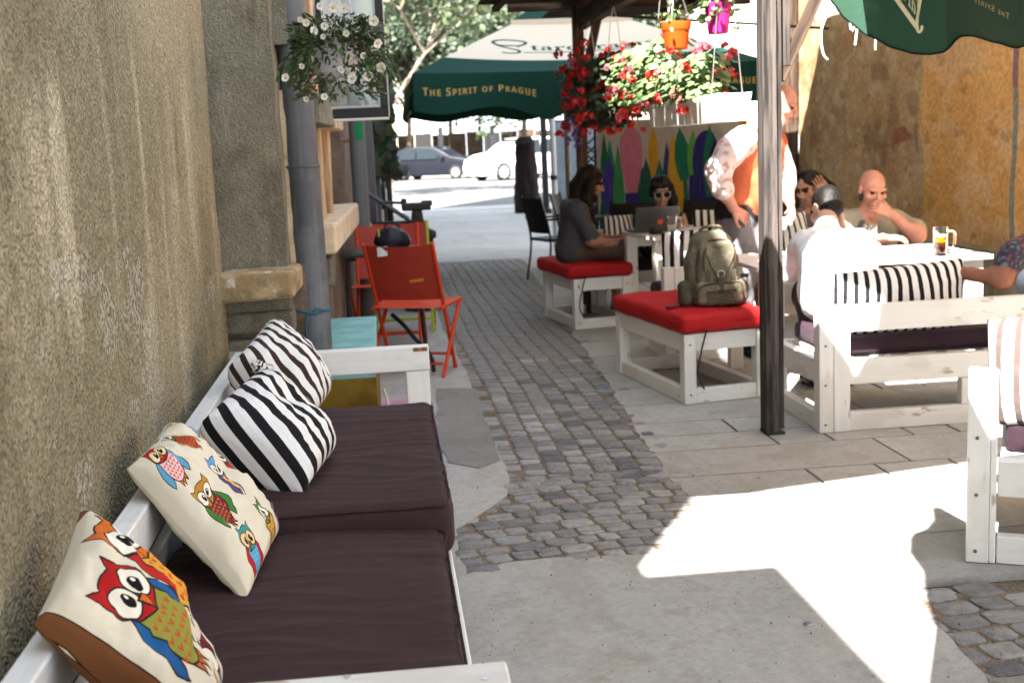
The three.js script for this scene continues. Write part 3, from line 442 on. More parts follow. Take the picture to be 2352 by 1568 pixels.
// ---------------------------------------------------------------- long white sofa along the plastered wall
{
  const bx = -0.26, bz = -3.45, S = thing('long_sofa', 'long white timber sofa frame along the plastered wall', 'sofa', [bx, 0, bz]);
  const B = (w, h, d, x, y, z, r = 0.006) => rbox(w, h, d, x - bx, y, z - bz, r);
  const P = (n, g, m = paintM) => part(n, g, m, S);
  P('back_rail', B(0.056, 0.105, 1.70, -0.633, 0.5475, -2.712), paintMs[1]); P('back_rail', B(0.056, 0.105, 1.64, -0.630, 0.5475, -4.385), paintM);
  P('back_board', B(0.03, 0.13, 1.74, -0.638, 0.36, -2.68), paintMs[1]); P('back_board', B(0.03, 0.13, 1.58, -0.635, 0.36, -4.36));
  P('arm_rail', B(0.84, 0.10, 0.082, -0.265, 0.55, -1.812), paintMs[1]); P('arm_rail', B(0.76, 0.102, 0.07, -0.222, 0.549, -5.09), paintM);
  for (const z of [-1.812, -5.09]) { P('arm_post', B(0.098, 0.496, 0.068, 0.106, 0.248, z), paintMs[1]); P('back_post', B(0.06, 0.49, 0.075, -0.63, 0.245, z + (z < -4 ? 0.08 : -0.09))); }
  P('middle_post', B(0.066, 0.60, 0.062, -0.566, 0.30, -3.56, 0.004));
  for (const z of [-2.3, -3.2, -3.9, -4.7]) P('leg', B(0.07, 0.2, 0.07, 0.06, 0.1, z));
  P('seat_rail', B(0.045, 0.11, 3.19, 0.115, 0.235, -3.45), paintM); P('seat_rail', B(0.045, 0.11, 3.3, -0.59, 0.235, -3.45), paintMs[1]);
  for (let i = 0; i < 12; i++) P('slat', B(0.655, 0.02, 0.1, -0.2375, 0.28, -1.97 - i * 0.27), paintMs[i % 2]);
  for (const [x, z] of [[0.115, -1.79], [-0.1, -1.84]]) P('screw', new THREE.CylinderGeometry(0.006, 0.006, 0.002, 14).translate(x - bx, 0.6008, z - bz), steelM);
  P('chipped_corner', boxUV(new THREE.BoxGeometry(0.06, 0.016, 0.004).translate(0.122 - bx, 0.588, -5.0543 - bz), 5), brownWoodM);
  const wr = (q, n) => { const z = q.z, x = q.x, top = n.y > 0.2 ? 1 : n.x > 0.3 ? 0.6 : 0.25, zz = z * 1.0 + 0.12 * n3(x * 2, z * 2, 4); const f = Math.pow(1 - Math.abs(n3(x * 1.2, zz * 9, 3)), 6), f2 = Math.pow(1 - Math.abs(n3(x * 2.0 + 7, zz * 21, 8)), 6); return top * (0.0065 * f + 0.0045 * f2 * (0.5 + n3(x * 3, z * 3, 1)) + 0.0016 * n3(x * 30, z * 55, 6)) + 0.008 * n3(x * 2.5, z * 2.2, 11) + (n.y > 0.5 ? 0.012 * Math.cos(clamp(x / 0.37, -1, 1) * PI / 2) : 0); };
  const c1 = tag(part(numbered('seat_cushion'), cushionGeo(0.72, 0.13, 1.36, 0.035, wr, 60, 8, 150).translate(-0.245, 0.332, -2.548), auberginM, scene), 'dark aubergine seat cushion under the two owl pillows', 'cushion');
  const c2 = tag(part(numbered('seat_cushion'), cushionGeo(0.735, 0.15, 1.37, 0.035, (q, n) => wr(V3(q.x + 3, q.y, q.z + 5), n), 60, 8, 150).translate(-0.225, 0.385, -3.905), auberginM, scene), 'dark aubergine seat cushion under the two striped pillows', 'cushion');
  const seamM = M({ map: auberginTex, color: rgb(0.7, 0.7, 0.7), roughness: 0.85 }), ring = (c, w, d, x, y, z, sd) => { const q = [], X = w / 2 - 0.012, Z = d / 2 - 0.012; for (const [a, b, e, f] of [[-X, -Z, X, -Z], [X, -Z, X, Z], [X, Z, -X, Z], [-X, Z, -X, -Z]]) for (let k = 0; k < 14; k++) { const t = 0.03 + k / 14 * 0.95, u = lerp(a, e, t), v = lerp(b, f, t); q.push([x + u, y + 0.004 * n3(u * 5 + sd, v * 5, 2), z + v]); } part('seam', tube(q, 0.0034, 240, 6, true), seamM, c); };
  ring(c1, 0.74, 1.38, -0.245, 0.392, -2.548, 1); ring(c2, 0.752, 1.388, -0.225, 0.452, -3.905, 5);
}
// ---------------------------------------------------------------- striped pillows on the sofa
{
  const A = V3(-0.435, 0.725, -3.92), B = V3(-0.55, 0.675, -3.50), C = V3(-0.275, 0.46, -3.42), D = V3(-0.205, 0.48, -3.80);
  single('striped_pillow', pillowGeo(A, B, C, D, 0.26, { e: 0.30, seed: 3, pinch: 0.02, period: 0.56, wr: 1.6, shear: 0.24, dent: [0.6, 0.62, 0.02] }), stripeA, 'plump black and white striped pillow next to the owl pillow', 'pillow', 'striped pillows on the long sofa');
  const A2 = V3(-0.455, 0.80, -4.62), B2 = V3(-0.555, 0.71, -4.24), C2 = V3(-0.315, 0.48, -4.18), D2 = V3(-0.25, 0.52, -4.52);
  const far = single('striped_pillow', pillowGeo(A2, B2, C2, D2, 0.27, { e: 0.30, seed: 9, pinch: 0.02, period: 0.46, wr: 1.4, shear: 0.22, dent: [0.1, 0.6, 0.02] }), stripeB, 'brown and white striped pillow leaning behind the black and white one', 'pillow', 'striped pillows on the long sofa');
  const k = at(603, 848, { z: -4.21 }), kg = new THREE.SphereGeometry(0.032, 40, 24); { const p = kg.attributes.position; for (let i = 0; i < p.count; i++) { const x = p.getX(i), y = p.getY(i), z = p.getZ(i), an = Math.atan2(y, x), q = 1 + 0.22 * Math.sin(an * 7 + z * 90) + 0.10 * Math.sin(an * 3 - z * 60); p.setXYZ(i, x * q * 1.25, y * q * 0.8, z * 0.55); } kg.computeVertexNormals(); } kg.rotateY(0.5); kg.rotateZ(-0.5); kg.translate(k.x, k.y, k.z); part('gathered_end', kg, stripeB, far);
}
// ---------------------------------------------------------------- owl pillows: woven print on cream canvas
function canvasGround(x, w, h) {
  x.fillStyle = '#d9cfb9'; x.fillRect(0, 0, w, h); const r = rng(31);
  for (let i = 0; i < 9000; i++) { x.fillStyle = r() < 0.5 ? 'rgba(255,250,235,0.10)' : 'rgba(120,100,70,0.10)'; r() < 0.5 ? x.fillRect(r() * w, r() * h, 7, 1) : x.fillRect(r() * w, r() * h, 1, 7); }
}
function owl(x, cx, cy, s, rot, c) { // c: head, wing, belly, face, beak, feet
  x.save(); x.translate(cx, cy); x.rotate(rot); x.scale(s, s); x.lineWidth = 0.035; x.strokeStyle = '#2b211c'; x.lineJoin = 'round';
  const path = (p, f, st = true) => { x.beginPath(); p(); x.closePath(); x.fillStyle = f; x.fill(); if (st) x.stroke(); };
  // tail feathers and feet
  path(() => { x.moveTo(-0.22, 0.95); x.lineTo(-0.12, 1.35); x.lineTo(-0.04, 1.15); x.lineTo(0.04, 1.38); x.lineTo(0.12, 1.14); x.lineTo(0.22, 1.3); x.lineTo(0.24, 0.95); }, c.feet);
  path(() => { x.moveTo(-0.42, -0.25); x.bezierCurveTo(-0.78, 0.1, -0.72, 0.75, -0.5, 1.12); x.lineTo(-0.40, 0.98); x.bezierCurveTo(-0.34, 0.6, -0.32, 0.2, -0.3, -0.1); }, c.wing);
  path(() => { x.moveTo(0.42, -0.25); x.bezierCurveTo(0.78, 0.1, 0.72, 0.75, 0.5, 1.12); x.lineTo(0.40, 0.98); x.bezierCurveTo(0.34, 0.6, 0.32, 0.2, 0.3, -0.1); }, c.wing);
  path(() => { x.moveTo(-0.38, -0.2); x.bezierCurveTo(-0.52, 0.5, -0.36, 1.1, 0, 1.12); x.bezierCurveTo(0.36, 1.1, 0.52, 0.5, 0.38, -0.2); }, c.belly);
  x.strokeStyle = c.mark || '#8e2a1c'; x.lineWidth = 0.03; for (let j = 0; j < 5; j++) for (let i = -2; i <= 2; i++) { const a = i * 0.15 + (j % 2) * 0.07, b = 0.22 + j * 0.17; if (Math.abs(a) > 0.36 - 0.12 * Math.abs(b - 0.5)) continue; x.beginPath(); x.moveTo(a - 0.04, b - 0.05); x.lineTo(a, b + 0.04); x.lineTo(a + 0.04, b - 0.05); x.stroke(); }
  x.strokeStyle = '#2b211c'; x.lineWidth = 0.035;
  path(() => { x.moveTo(-0.52, -0.98); x.lineTo(-0.30, -0.80); x.bezierCurveTo(-0.1, -0.9, 0.1, -0.9, 0.30, -0.80); x.lineTo(0.52, -0.98); x.bezierCurveTo(0.52, -0.7, 0.6, -0.45, 0.52, -0.25); x.bezierCurveTo(0.4, 0.05, 0.1, 0.1, 0, 0.12); x.bezierCurveTo(-0.1, 0.1, -0.4, 0.05, -0.52, -0.25); x.bezierCurveTo(-0.6, -0.45, -0.52, -0.7, -0.52, -0.98); }, c.head);
  for (const e of [-1, 1]) { path(() => x.ellipse(e * 0.25, -0.36, 0.25, 0.30, 0, 0, 2 * PI), c.face, true); path(() => x.ellipse(e * 0.19, -0.33, 0.10, 0.15, 0, 0, 2 * PI), '#17110f', false); path(() => x.ellipse(e * 0.19 + 0.03, -0.39, 0.03, 0.045, 0, 0, 2 * PI), '#efe9df', false); }
  path(() => { x.moveTo(-0.09, -0.2); x.lineTo(0.09, -0.2); x.lineTo(0, 0.12); }, c.beak);
  x.restore();
}
const owlTexA = canvasTex(1024, 1024, (x, w, h) => { // red and orange owls on a brown branch; u to the right = away along the sofa, top = rail side
  canvasGround(x, w, h);
  x.fillStyle = '#d8b45f'; const r = rng(8); for (let i = 0; i < 60; i++) { x.save(); x.globalAlpha = 0.35; x.translate(r() * w, r() * h); x.rotate(0.6 + r() * 0.5); x.fillRect(0, 0, 22, 7); x.restore(); }
  x.fillStyle = '#74492a'; x.strokeStyle = '#2b1d14'; x.lineWidth = 6;
  x.beginPath(); x.moveTo(-20, -20); x.lineTo(60, -20); x.bezierCurveTo(150, 250, 90, 560, 190, 800); x.bezierCurveTo(220, 880, 240, 960, 260, 1040); x.lineTo(40, 1040); x.bezierCurveTo(50, 800, -30, 500, 10, 200); x.closePath(); x.fill(); x.stroke();
  x.beginPath(); x.moveTo(900, -20); x.bezierCurveTo(930, 60, 990, 90, 1040, 80); x.lineTo(1040, -20); x.closePath(); x.fill(); x.stroke();
  owl(x, 385, 420, 248, -0.05, { head: '#b01c1c', wing: '#1f568c', belly: '#8c8a3a', face: '#e6ddca', beak: '#d0682a', feet: '#c1602a', mark: '#b8482a' });
  owl(x, 740, 330, 258, 0.04, { head: '#cf6a27', wing: '#b5231f', belly: '#d79a35', face: '#e9e2d2', beak: '#5f1820', feet: '#b5362a', mark: '#b03a22' });
  owl(x, 690, 880, 175, 0.12, { head: '#6e2330', wing: '#8c8a3a', belly: '#4a8fc0', face: '#e3dccd', beak: '#d0682a', feet: '#b5362a', mark: '#7d2b3c' });
  for (const [a, b, c] of [[470, 820, '#c98a2c'], [520, 860, '#3a86b0'], [600, 800, '#c98a2c'], [640, 850, '#3a86b0']]) { x.fillStyle = c; x.save(); x.translate(a, b); x.rotate(0.2); x.beginPath(); x.ellipse(0, 0, 9, 36, 0, 0, 7); x.fill(); x.stroke(); x.restore(); }
});
const owlTexB = canvasTex(1024, 1024, (x, w, h) => { // nine small owls in rows
  canvasGround(x, w, h);
  const K = [['#b8201f', '#5f9fc4', '#e3b9b4', '#e8d4a0', '#cf6a27'], ['#4f7f34', '#cc8a2a', '#b9332a', '#ece4d2', '#cf6a27'], ['#d3a437', '#5f9fc4', '#d98e37', '#ece4d2', '#b3402a'], ['#b8832b', '#3f7a35', '#7c2430', '#e6ddca', '#b3402a'], ['#5b98c9', '#56487c', '#e0b04a', '#e6ddca', '#cf6a27'], ['#8e2430', '#4f7f34', '#b8202a', '#e8dcc8', '#cf6a27'], ['#3f8f8a', '#b01f28', '#67a5cf', '#efc48a', '#8e5a24'], ['#4f7f34', '#9b6a3c', '#d3963a', '#ece4d2', '#cf6a27'], ['#4f86b8', '#54508a', '#cf8c3a', '#ece4d2', '#cf6a27']];
  const pos = [[190, 200, 0.1], [520, 150, -0.05], [850, 170, 0.05], [230, 540, -0.1], [530, 500, 0.12], [850, 480, -0.06], [260, 850, 0.15], [590, 830, -0.1], [880, 800, 0.05]];
  pos.forEach(([a, b, r], i) => { const k = K[i]; owl(x, a, b - 10, 132, r, { head: k[0], wing: k[1], belly: k[2], face: k[3], beak: k[4], feet: k[4], mark: k[0] }); });
});
{
  const mk = t => M({ map: t, bumpMap: weaveBump, bumpScale: 0.0012, roughness: 0.92 });
  const back = M({ color: rgb(0.60, 0.54, 0.43), bumpMap: weaveBump, bumpScale: 0.0012, roughness: 0.92 });
  const A = V3(-0.605, 0.725, -3.33), B = V3(-0.635, 0.705, -2.96), C = V3(-0.35, 0.425, -2.74), D = V3(-0.315, 0.435, -3.20);
  single('owl_pillow', pillowGeo(A, B, C, D, 0.15, { e: 0.34, seed: 21, pinch: 0.04, asym: 0.72, back: 0.03, wr: 1.9, dent: [0.62, 0.52, 0.018] }), mk(owlTexB), 'cream pillow printed with many small coloured owls', 'pillow', 'owl pillows on the long sofa');
  const A2 = V3(-0.615, 0.755, -2.39), B2 = V3(-0.622, 0.66, -2.05), C2 = V3(-0.335, 0.42, -1.905), D2 = V3(-0.365, 0.42, -2.27);
  single('owl_pillow', pillowGeo(A2, B2, C2, D2, 0.15, { e: 0.34, seed: 33, pinch: 0.04, asym: 0.72, back: 0.015, wr: 1.7, dent: [0.75, 0.25, 0.02] }), mk(owlTexA), 'cream pillow with large red and orange owls on a brown branch', 'pillow', 'owl pillows on the long sofa');
}
// ---------------------------------------------------------------- orange folding chairs
const orangeFrameM = M({ color: rgb(0.52, 0.045, 0.012), roughness: 0.42 });
const orangeMeshTex = colorTex(256, 256, (u, v) => { const k = 0.85 + 0.15 * Math.sin(u * 2 * PI * 64) * Math.sin(v * 2 * PI * 64) + 0.25 * (fbm(u, v, 4, 4, 5, 3) - 0.5); return [0.42 * k, 0.032 * k, 0.010 * k]; });
const slingM = M({ map: orangeMeshTex, roughness: 0.7, transmission: 0.18, thickness: 0 });
function foldingChair(label, pos, turn, orangeM = orangeFrameM) { // back at local z=0 (near), seat reaches to local -z; chair faces -z
  const t = thing('folding_chair', label, 'chair', pos, turn, 'orange folding chairs'), w = 0.225;
  for (const s of [-1, 1]) {
    part('back_leg', bar([s * w, 0.845, 0.06], [s * w * 0.98, 0, -0.30], 0.0125), orangeM, t);
    part('front_leg', bar([s * (w + 0.022), 0.44, -0.38], [s * (w + 0.02), 0, 0.04], 0.0125), orangeM, t);
    part('seat_rail', bar([s * w, 0.425, -0.035], [s * (w + 0.02), 0.445, -0.40], 0.013), orangeM, t);
    part('foot_cap', new THREE.SphereGeometry(0.017, 10, 8).translate(s * w * 0.98, 0.014, -0.295), orangeM, t);
  }
  part('stretcher', bar([-w, 0.10, -0.26], [w, 0.10, -0.26], 0.009), orangeM, t); part('stretcher', bar([-w, 0.075, -0.03], [w, 0.075, -0.03], 0.009), orangeM, t);
  part('backrest', gridGeo(12, 10, (u, v) => { const y = lerp(0.475, 0.838, v); return [lerp(-w, w, u), y - 0.012 * Math.sin(u * PI) * v, lerp(-0.10, 0.058, v) * 1.0 - 0.0 + 0.03 * Math.sin(u * PI)]; }, (u, v) => [u * 2, v * 1.6]), slingM, t);
  part('seat', gridGeo(12, 10, (u, v) => [lerp(-w, w, u), lerp(0.428, 0.447, v) - 0.02 * Math.sin(u * PI) * Math.sin(v * PI), lerp(-0.03, -0.40, v)], (u, v) => [u * 2, v * 1.6]), M({ color: rgb(0.56, 0.06, 0.018), roughness: 0.55 }), t);
  return t;
}
{
  const a = foldingChair('orange folding chair with a white paper tag on its backrest', [0.10, 0, -7.62], -0.36);
  part('paper_tag', gridGeo(4, 4, (u, v) => [lerp(-0.13, -0.065, u), lerp(0.765, 0.825, v) + 0.006 * u, 0.075 + 0.004 * Math.sin(u * 5)]), M({ color: rgb(0.62, 0.63, 0.66), roughness: 0.7 }), a);
  part('scuff', gridGeo(3, 1, (u, v) => [lerp(0.05, 0.14, u), lerp(0.592, 0.612, v) + 0.012 * u, 0.009 + 0.004 * v]), M({ color: rgb(0.50, 0.20, 0.03) }), a);
  const b = foldingChair('orange folding chair behind the small black table, turned to face the tagged chair', [0.02, 0, -9.02], PI - 0.08); b.scale.set(1, 1.04, 1);
  foldingChair('lime framed folding chair behind the two orange ones', [0.12, 0, -9.75], PI, M({ color: rgb(0.36, 0.42, 0.03), roughness: 0.45 }));
}
{ // small black table with a bag on it
  const t = thing('small_table', 'small dark garden table between the orange chairs', 'table', [-0.02, 0, -8.35]);
  part('top', new RoundedBoxGeometry(0.58, 0.035, 0.42, 4, 0.016).translate(0, 0.735, 0), M({ color: rgb(0.055, 0.058, 0.055), roughness: 0.35 }), t);
  for (const [a, b] of [[-.24, -.15], [.24, -.15], [-.24, .15], [.24, .15]]) part('leg', tube([[a, 0.72, b], [a * 1.02, 0.4, b], [a * 1.1, 0, b * 1.2]], 0.012, 10, 7), blackMetalM, t);
  const bag = thing('black_bag', 'black rounded bag with a yellow tag on the small table', 'bag', [0.05, 0.7525, -8.33]);
  const bg = new THREE.SphereGeometry(0.105, 24, 16); { const p = bg.attributes.position; for (let i = 0; i < p.count; i++) { let x = p.getX(i) * 1.15, y = p.getY(i) * 0.85, z = p.getZ(i); y = Math.max(y, -0.055); const k = 1 + 0.18 * n3(x * 14, y * 14, z * 14); p.setXYZ(i, x * k, y * k, z * k); } bg.computeVertexNormals(); } bg.translate(0, 0.058, 0);
  part('body', bg, M({ color: rgb(0.012, 0.012, 0.018), roughness: 0.4 }), bag); part('tag', rbox(0.014, 0.05, 0.01, -0.085, 0.115, 0.06), M({ color: rgb(0.35, 0.36, 0.03) }), bag);
  part('handle', tube([[-0.05, 0.13, 0.03], [-0.03, 0.17, 0.02], [0.03, 0.175, 0.02], [0.06, 0.14, 0.02]], 0.008, 14, 6), blackPlasticM, bag);
}
{ // dark folded hose/strap lying by the chair
  single('black_hose', tube([[0.02, 0.36, -7.9], [0.09, 0.30, -7.82], [0.16, 0.22, -7.7], [0.22, 0.17, -7.62], [0.255, 0.10, -7.60], [0.262, 0.02, -7.60]], 0.014, 30, 8), blackPlasticM, 'bent black tube hanging under the tagged orange chair', 'tube');
}
{ // painted blocks and boards behind the sofa's far arm
  const chalk = (s, a, b) => M({ map: colorTex(256, 256, (u, v) => { const k = fbm(u, v, 5, 5, s, 5), g = vn(u, v, 120, 120, s + 1); return mix3(a, b, smooth(0.3, 0.7, k)).map(q => q * (0.92 + 0.16 * g)); }), roughness: 0.85 });
  const teal = chalk(801, [0.17, 0.36, 0.35], [0.24, 0.46, 0.44]), och = chalk(803, [0.14, 0.085, 0.012], [0.22, 0.14, 0.02]), pink = chalk(805, [0.36, 0.20, 0.27], [0.45, 0.27, 0.35]);
  const t = thing('painted_bench', 'teal topped painted block bench with an ochre front behind the sofa arm', 'bench', [-0.225, 0, -6.2]);
  part('top', boxUV(new RoundedBoxGeometry(0.31, 0.03, 1.58, 3, 0.008).translate(0, 0.465, 0), 2), teal, t); part('upper_band', boxUV(new THREE.BoxGeometry(0.300, 0.035, 1.56).translate(0, 0.432, 0), 2), teal, t); part('block', boxUV(new THREE.BoxGeometry(0.302, 0.414, 1.562).translate(0, 0.207, 0), 2), och, t);
  const pk = thing('pink_board', 'flat pink painted board on the ground beside the teal bench', 'board', [0.06, 0, -5.75]); part('panel', boxUV(new THREE.BoxGeometry(0.25, 0.13, 1.1).translate(0, 0.065, 0), 1), pink, pk);
  part('edge', boxUV(new THREE.BoxGeometry(0.012, 0.10, 1.08).translate(0.132, 0.06, 0), 1), chalk(807, [0.05, 0.17, 0.28], [0.30, 0.14, 0.22]), pk);
  const br = thing('old_brick', 'weathered brown brick lying on the pink board', 'brick', [0.045, 0.13, -5.55], 0.5); part('body', boxUV(wobble(new RoundedBoxGeometry(0.10, 0.07, 0.22, 4, 0.008).translate(0, 0.036, 0), 0.006, 20), 2), greyPlasterM, br);
  single('cream_rope', tube([[-0.32, 0.33, -5.15], [-0.25, 0.31, -5.22], [-0.17, 0.255, -5.30], [-0.10, 0.215, -5.36], [-0.055, 0.205, -5.40], [-0.035, 0.225, -5.45], [-0.03, 0.29, -5.5], [-0.045, 0.34, -5.52]], 0.006, 40, 6), M({ color: rgb(0.58, 0.53, 0.42) }), 'cream rope drooping in front of the ochre block', 'rope');
}
{ // grill cart and clutter further along the house
  const t = thing('grill_cart', 'black metal grill cart with a sloping lid by the drainpipe', 'grill', [0.05, 0, -11.0]);
  const g2 = M({ color: rgb(0.05, 0.048, 0.045), roughness: 0.5 });
  part('tub', rbox(0.42, 0.22, 0.6, 0, 0.66, 0, 0.02), blackMetalM, t); part('lid', rbox(0.46, 0.025, 0.6, 0, 0, 0, 0.01).rotateZ(-0.62).translate(0.0, 0.92, -0.05), g2, t);
  part('shelf', rbox(0.40, 0.03, 0.5, 0, 0.30, 0), g2, t); part('bottle', new THREE.CylinderGeometry(0.05, 0.05, 0.22, 16).translate(0.0, 0.425, 0.1), M({ color: rgb(0.25, 0.28, 0.24), roughness: 0.3 }), t);
  for (const [a, b] of [[-.17, -.24], [.17, -.24], [-.17, .24], [.17, .24]]) part('leg', rbox(0.035, 0.55, 0.035, a, 0.275, b), blackMetalM, t);
  const v = thing('iron_pump', 'rusty iron hand pump standing beside the grill cart', 'pump', [0.30, 0, -10.8]);
  const rust = M({ map: woodTex(841, [0.02, 0.016, 0.012], [0.07, 0.055, 0.04]), roughness: 0.85 });
  part('base', new THREE.LatheGeometry([[0, 0], [0.15, 0], [0.15, 0.5], [0.13, 0.62], [0.16, 0.64], [0.16, 0.69], [0.10, 0.72], [0.055, 0.80], [0.045, 0.88], [0, 0.88]].map(p => new THREE.Vector2(...p)), 20), rust, v);
  part('jaw', [rbox(0.26, 0.07, 0.10, -0.005, 0.915, 0, 0.015), rbox(0.10, 0.05, 0.08, 0.09, 0.94, 0, 0.015), rbox(0.05, 0.09, 0.06, -0.11, 0.945, 0, 0.012)], blackMetalM, v);
  part('lever', bar([-0.1, 0.95, 0], [-0.34, 0.97, 0.02], 0.014), blackMetalM, v);
}
{ // open black window casement over the path
  const t = thing('window_casement', 'open black framed window casement swung out over the path', 'window', [-0.30, 1.60, -6.95], 0.04), w = 0.365, h = 1.1, f = 0.036;
  const bm = M({ color: rgb(0.014, 0.016, 0.02), roughness: 0.4 }), wm = M({ color: rgb(0.55, 0.52, 0.48), roughness: 0.6 });
  part('bottom_rail', rbox(w, 0.052, f, w / 2, 0.026, 0, 0.003), bm, t); part('stile', rbox(0.042, h, f, w - 0.021, h / 2 + 0.053, 0, 0.003), bm, t); part('stile', rbox(0.03, h, f, 0.015, h / 2 + 0.053, 0, 0.003), bm, t); part('top_rail', rbox(w, 0.05, f, w / 2, h + 0.079, 0, 0.003), bm, t);
  part('drip_edge', rbox(w + 0.004, 0.014, f + 0.014, w / 2, -0.008, 0, 0.003), wm, t); part('outer_edge', rbox(0.006, h + 0.1, f + 0.006, w + 0.004, h / 2 + 0.05, 0, 0.002), wm, t);
  part('pane', new THREE.BoxGeometry(w - 0.07, h, 0.004).translate(w / 2 - 0.006, h / 2 + 0.053, 0), M({ color: rgb(0.9, 0.95, 0.95), transmission: 0.92, roughness: 0.04, thickness: 0 }), t);
  part('glazing_bead', [rbox(w - 0.075, 0.012, 0.02, w / 2 - 0.006, 0.06, 0.014, 0.002), rbox(0.010, h, 0.02, w - 0.048, h / 2 + 0.053, 0.014, 0.002)], M({ color: rgb(0.35, 0.38, 0.37) }), t);
}
// ---------------------------------------------------------------- leaves and flowers
function leafGeo(L, W, fold = 0.25, curl = 0.3) { // pointed leaf, 8 triangles, lying along +y
  const st = [[0, 0], [0.25, 0.8], [0.55, 1], [0.8, 0.62], [1, 0]], pos = [], idx = [];
  st.forEach(([t, w]) => { const z = -curl * L * t * t; pos.push(-w * W / 2, t * L, z + fold * w * W * 0.5, 0, t * L, z, w * W / 2, t * L, z + fold * w * W * 0.5); });
  for (let i = 0; i < 4; i++) { const a = i * 3; idx.push(a, a + 1, a + 3, a + 1, a + 4, a + 3, a + 1, a + 2, a + 4, a + 2, a + 5, a + 4); }
  const g = new THREE.BufferGeometry(); g.setAttribute('position', new THREE.Float32BufferAttribute(pos, 3)); g.setIndex(idx); g.computeVertexNormals(); return g.toNonIndexed();
}
function roundLeafGeo(r, dome = 0.25) { // scalloped geranium leaf
  const n = 9, pos = [0, 0, 0], idx = []; for (let i = 0; i < n; i++) { const a = i / n * 2 * PI, q = r * (i % 2 ? 0.9 : 1.04); pos.push(Math.cos(a) * q, Math.sin(a) * q, -dome * r + 0.12 * r * (i % 2)); } for (let i = 0; i < n; i++) idx.push(0, 1 + i, 1 + (i + 1) % n);
  const g = new THREE.BufferGeometry(); g.setAttribute('position', new THREE.Float32BufferAttribute(pos, 3)); g.setIndex(idx); g.computeVertexNormals(); return g.toNonIndexed();
}
const leafM = M({ vertexColors: true, roughness: 0.6, transmission: 0.25, thickness: 0 }), stemM = M({ color: rgb(0.10, 0.15, 0.04), roughness: 0.7 });
const qdir = (d, roll = 0) => new THREE.Quaternion().setFromUnitVectors(V3(0, 1, 0), d.clone().normalize()).multiply(new THREE.Quaternion().setFromAxisAngle(V3(0, 1, 0), roll));
const qface = (d) => new THREE.Quaternion().setFromUnitVectors(V3(0, 0, 1), d.clone().normalize());
function petuniaGeo(r) { // shallow five-lobed trumpet opening to +z
  const n = 20, ring = [[0.12, -0.55], [0.3, -0.16], [0.75, 0.02], [1.0, 0.0]], pos = [], idx = [];
  ring.forEach(([q, z], k) => { for (let i = 0; i < n; i++) { const a = i / n * 2 * PI, lob = k === 3 ? 1 - 0.13 * Math.pow(Math.abs(Math.sin(a * 2.5)), 3) : 1; pos.push(Math.cos(a) * q * r * lob, Math.sin(a) * q * r * lob, z * r + (k >= 2 ? 0.07 * r * Math.cos(a * 5) : 0)); } });
  for (let k = 0; k < 3; k++) for (let i = 0; i < n; i++) { const a = k * n + i, b = k * n + (i + 1) % n; idx.push(a, b, a + n, b, b + n, a + n); }
  const g = new THREE.BufferGeometry(); g.setAttribute('position', new THREE.Float32BufferAttribute(pos, 3)); g.setIndex(idx); g.computeVertexNormals(); return g;
}
function clusterGeo(r, n, seed) { // umbel of small five-petalled florets
  const q = rng(seed), list = [], pet = roundLeafGeo(r * 0.34, -0.1); for (let i = 0; i < n; i++) { const a = q() * 2 * PI, z = 1 - 1.5 * q(), s = Math.sqrt(Math.max(0, 1 - z * z)), d = V3(s * Math.cos(a), z, s * Math.sin(a)); for (let k = 0; k < 3; k++) { const d2 = d.clone().add(V3(q() - 0.5, q() - 0.5, q() - 0.5).multiplyScalar(0.7)); list.push([pet, d.clone().multiplyScalar(r * 0.8).add(V3(q() - 0.5, q() - 0.5, q() - 0.5).multiplyScalar(r * 0.35)), qface(d2), 0.8 + 0.4 * q(), [0.85 + 0.25 * q(), 0.9 + 0.2 * q(), 0.9 + 0.2 * q()]]); } }
  return scatter(list);
}
const whitePetalM = M({ color: rgb(0.78, 0.77, 0.74), roughness: 0.6, transmission: 0.2, thickness: 0 }), petalRedM = M({ color: rgb(0.62, 0.018, 0.014), vertexColors: true, roughness: 0.55, transmission: 0.2, thickness: 0 }), petalPinkM = M({ color: rgb(0.62, 0.10, 0.14), vertexColors: true, roughness: 0.55, transmission: 0.2, thickness: 0 });
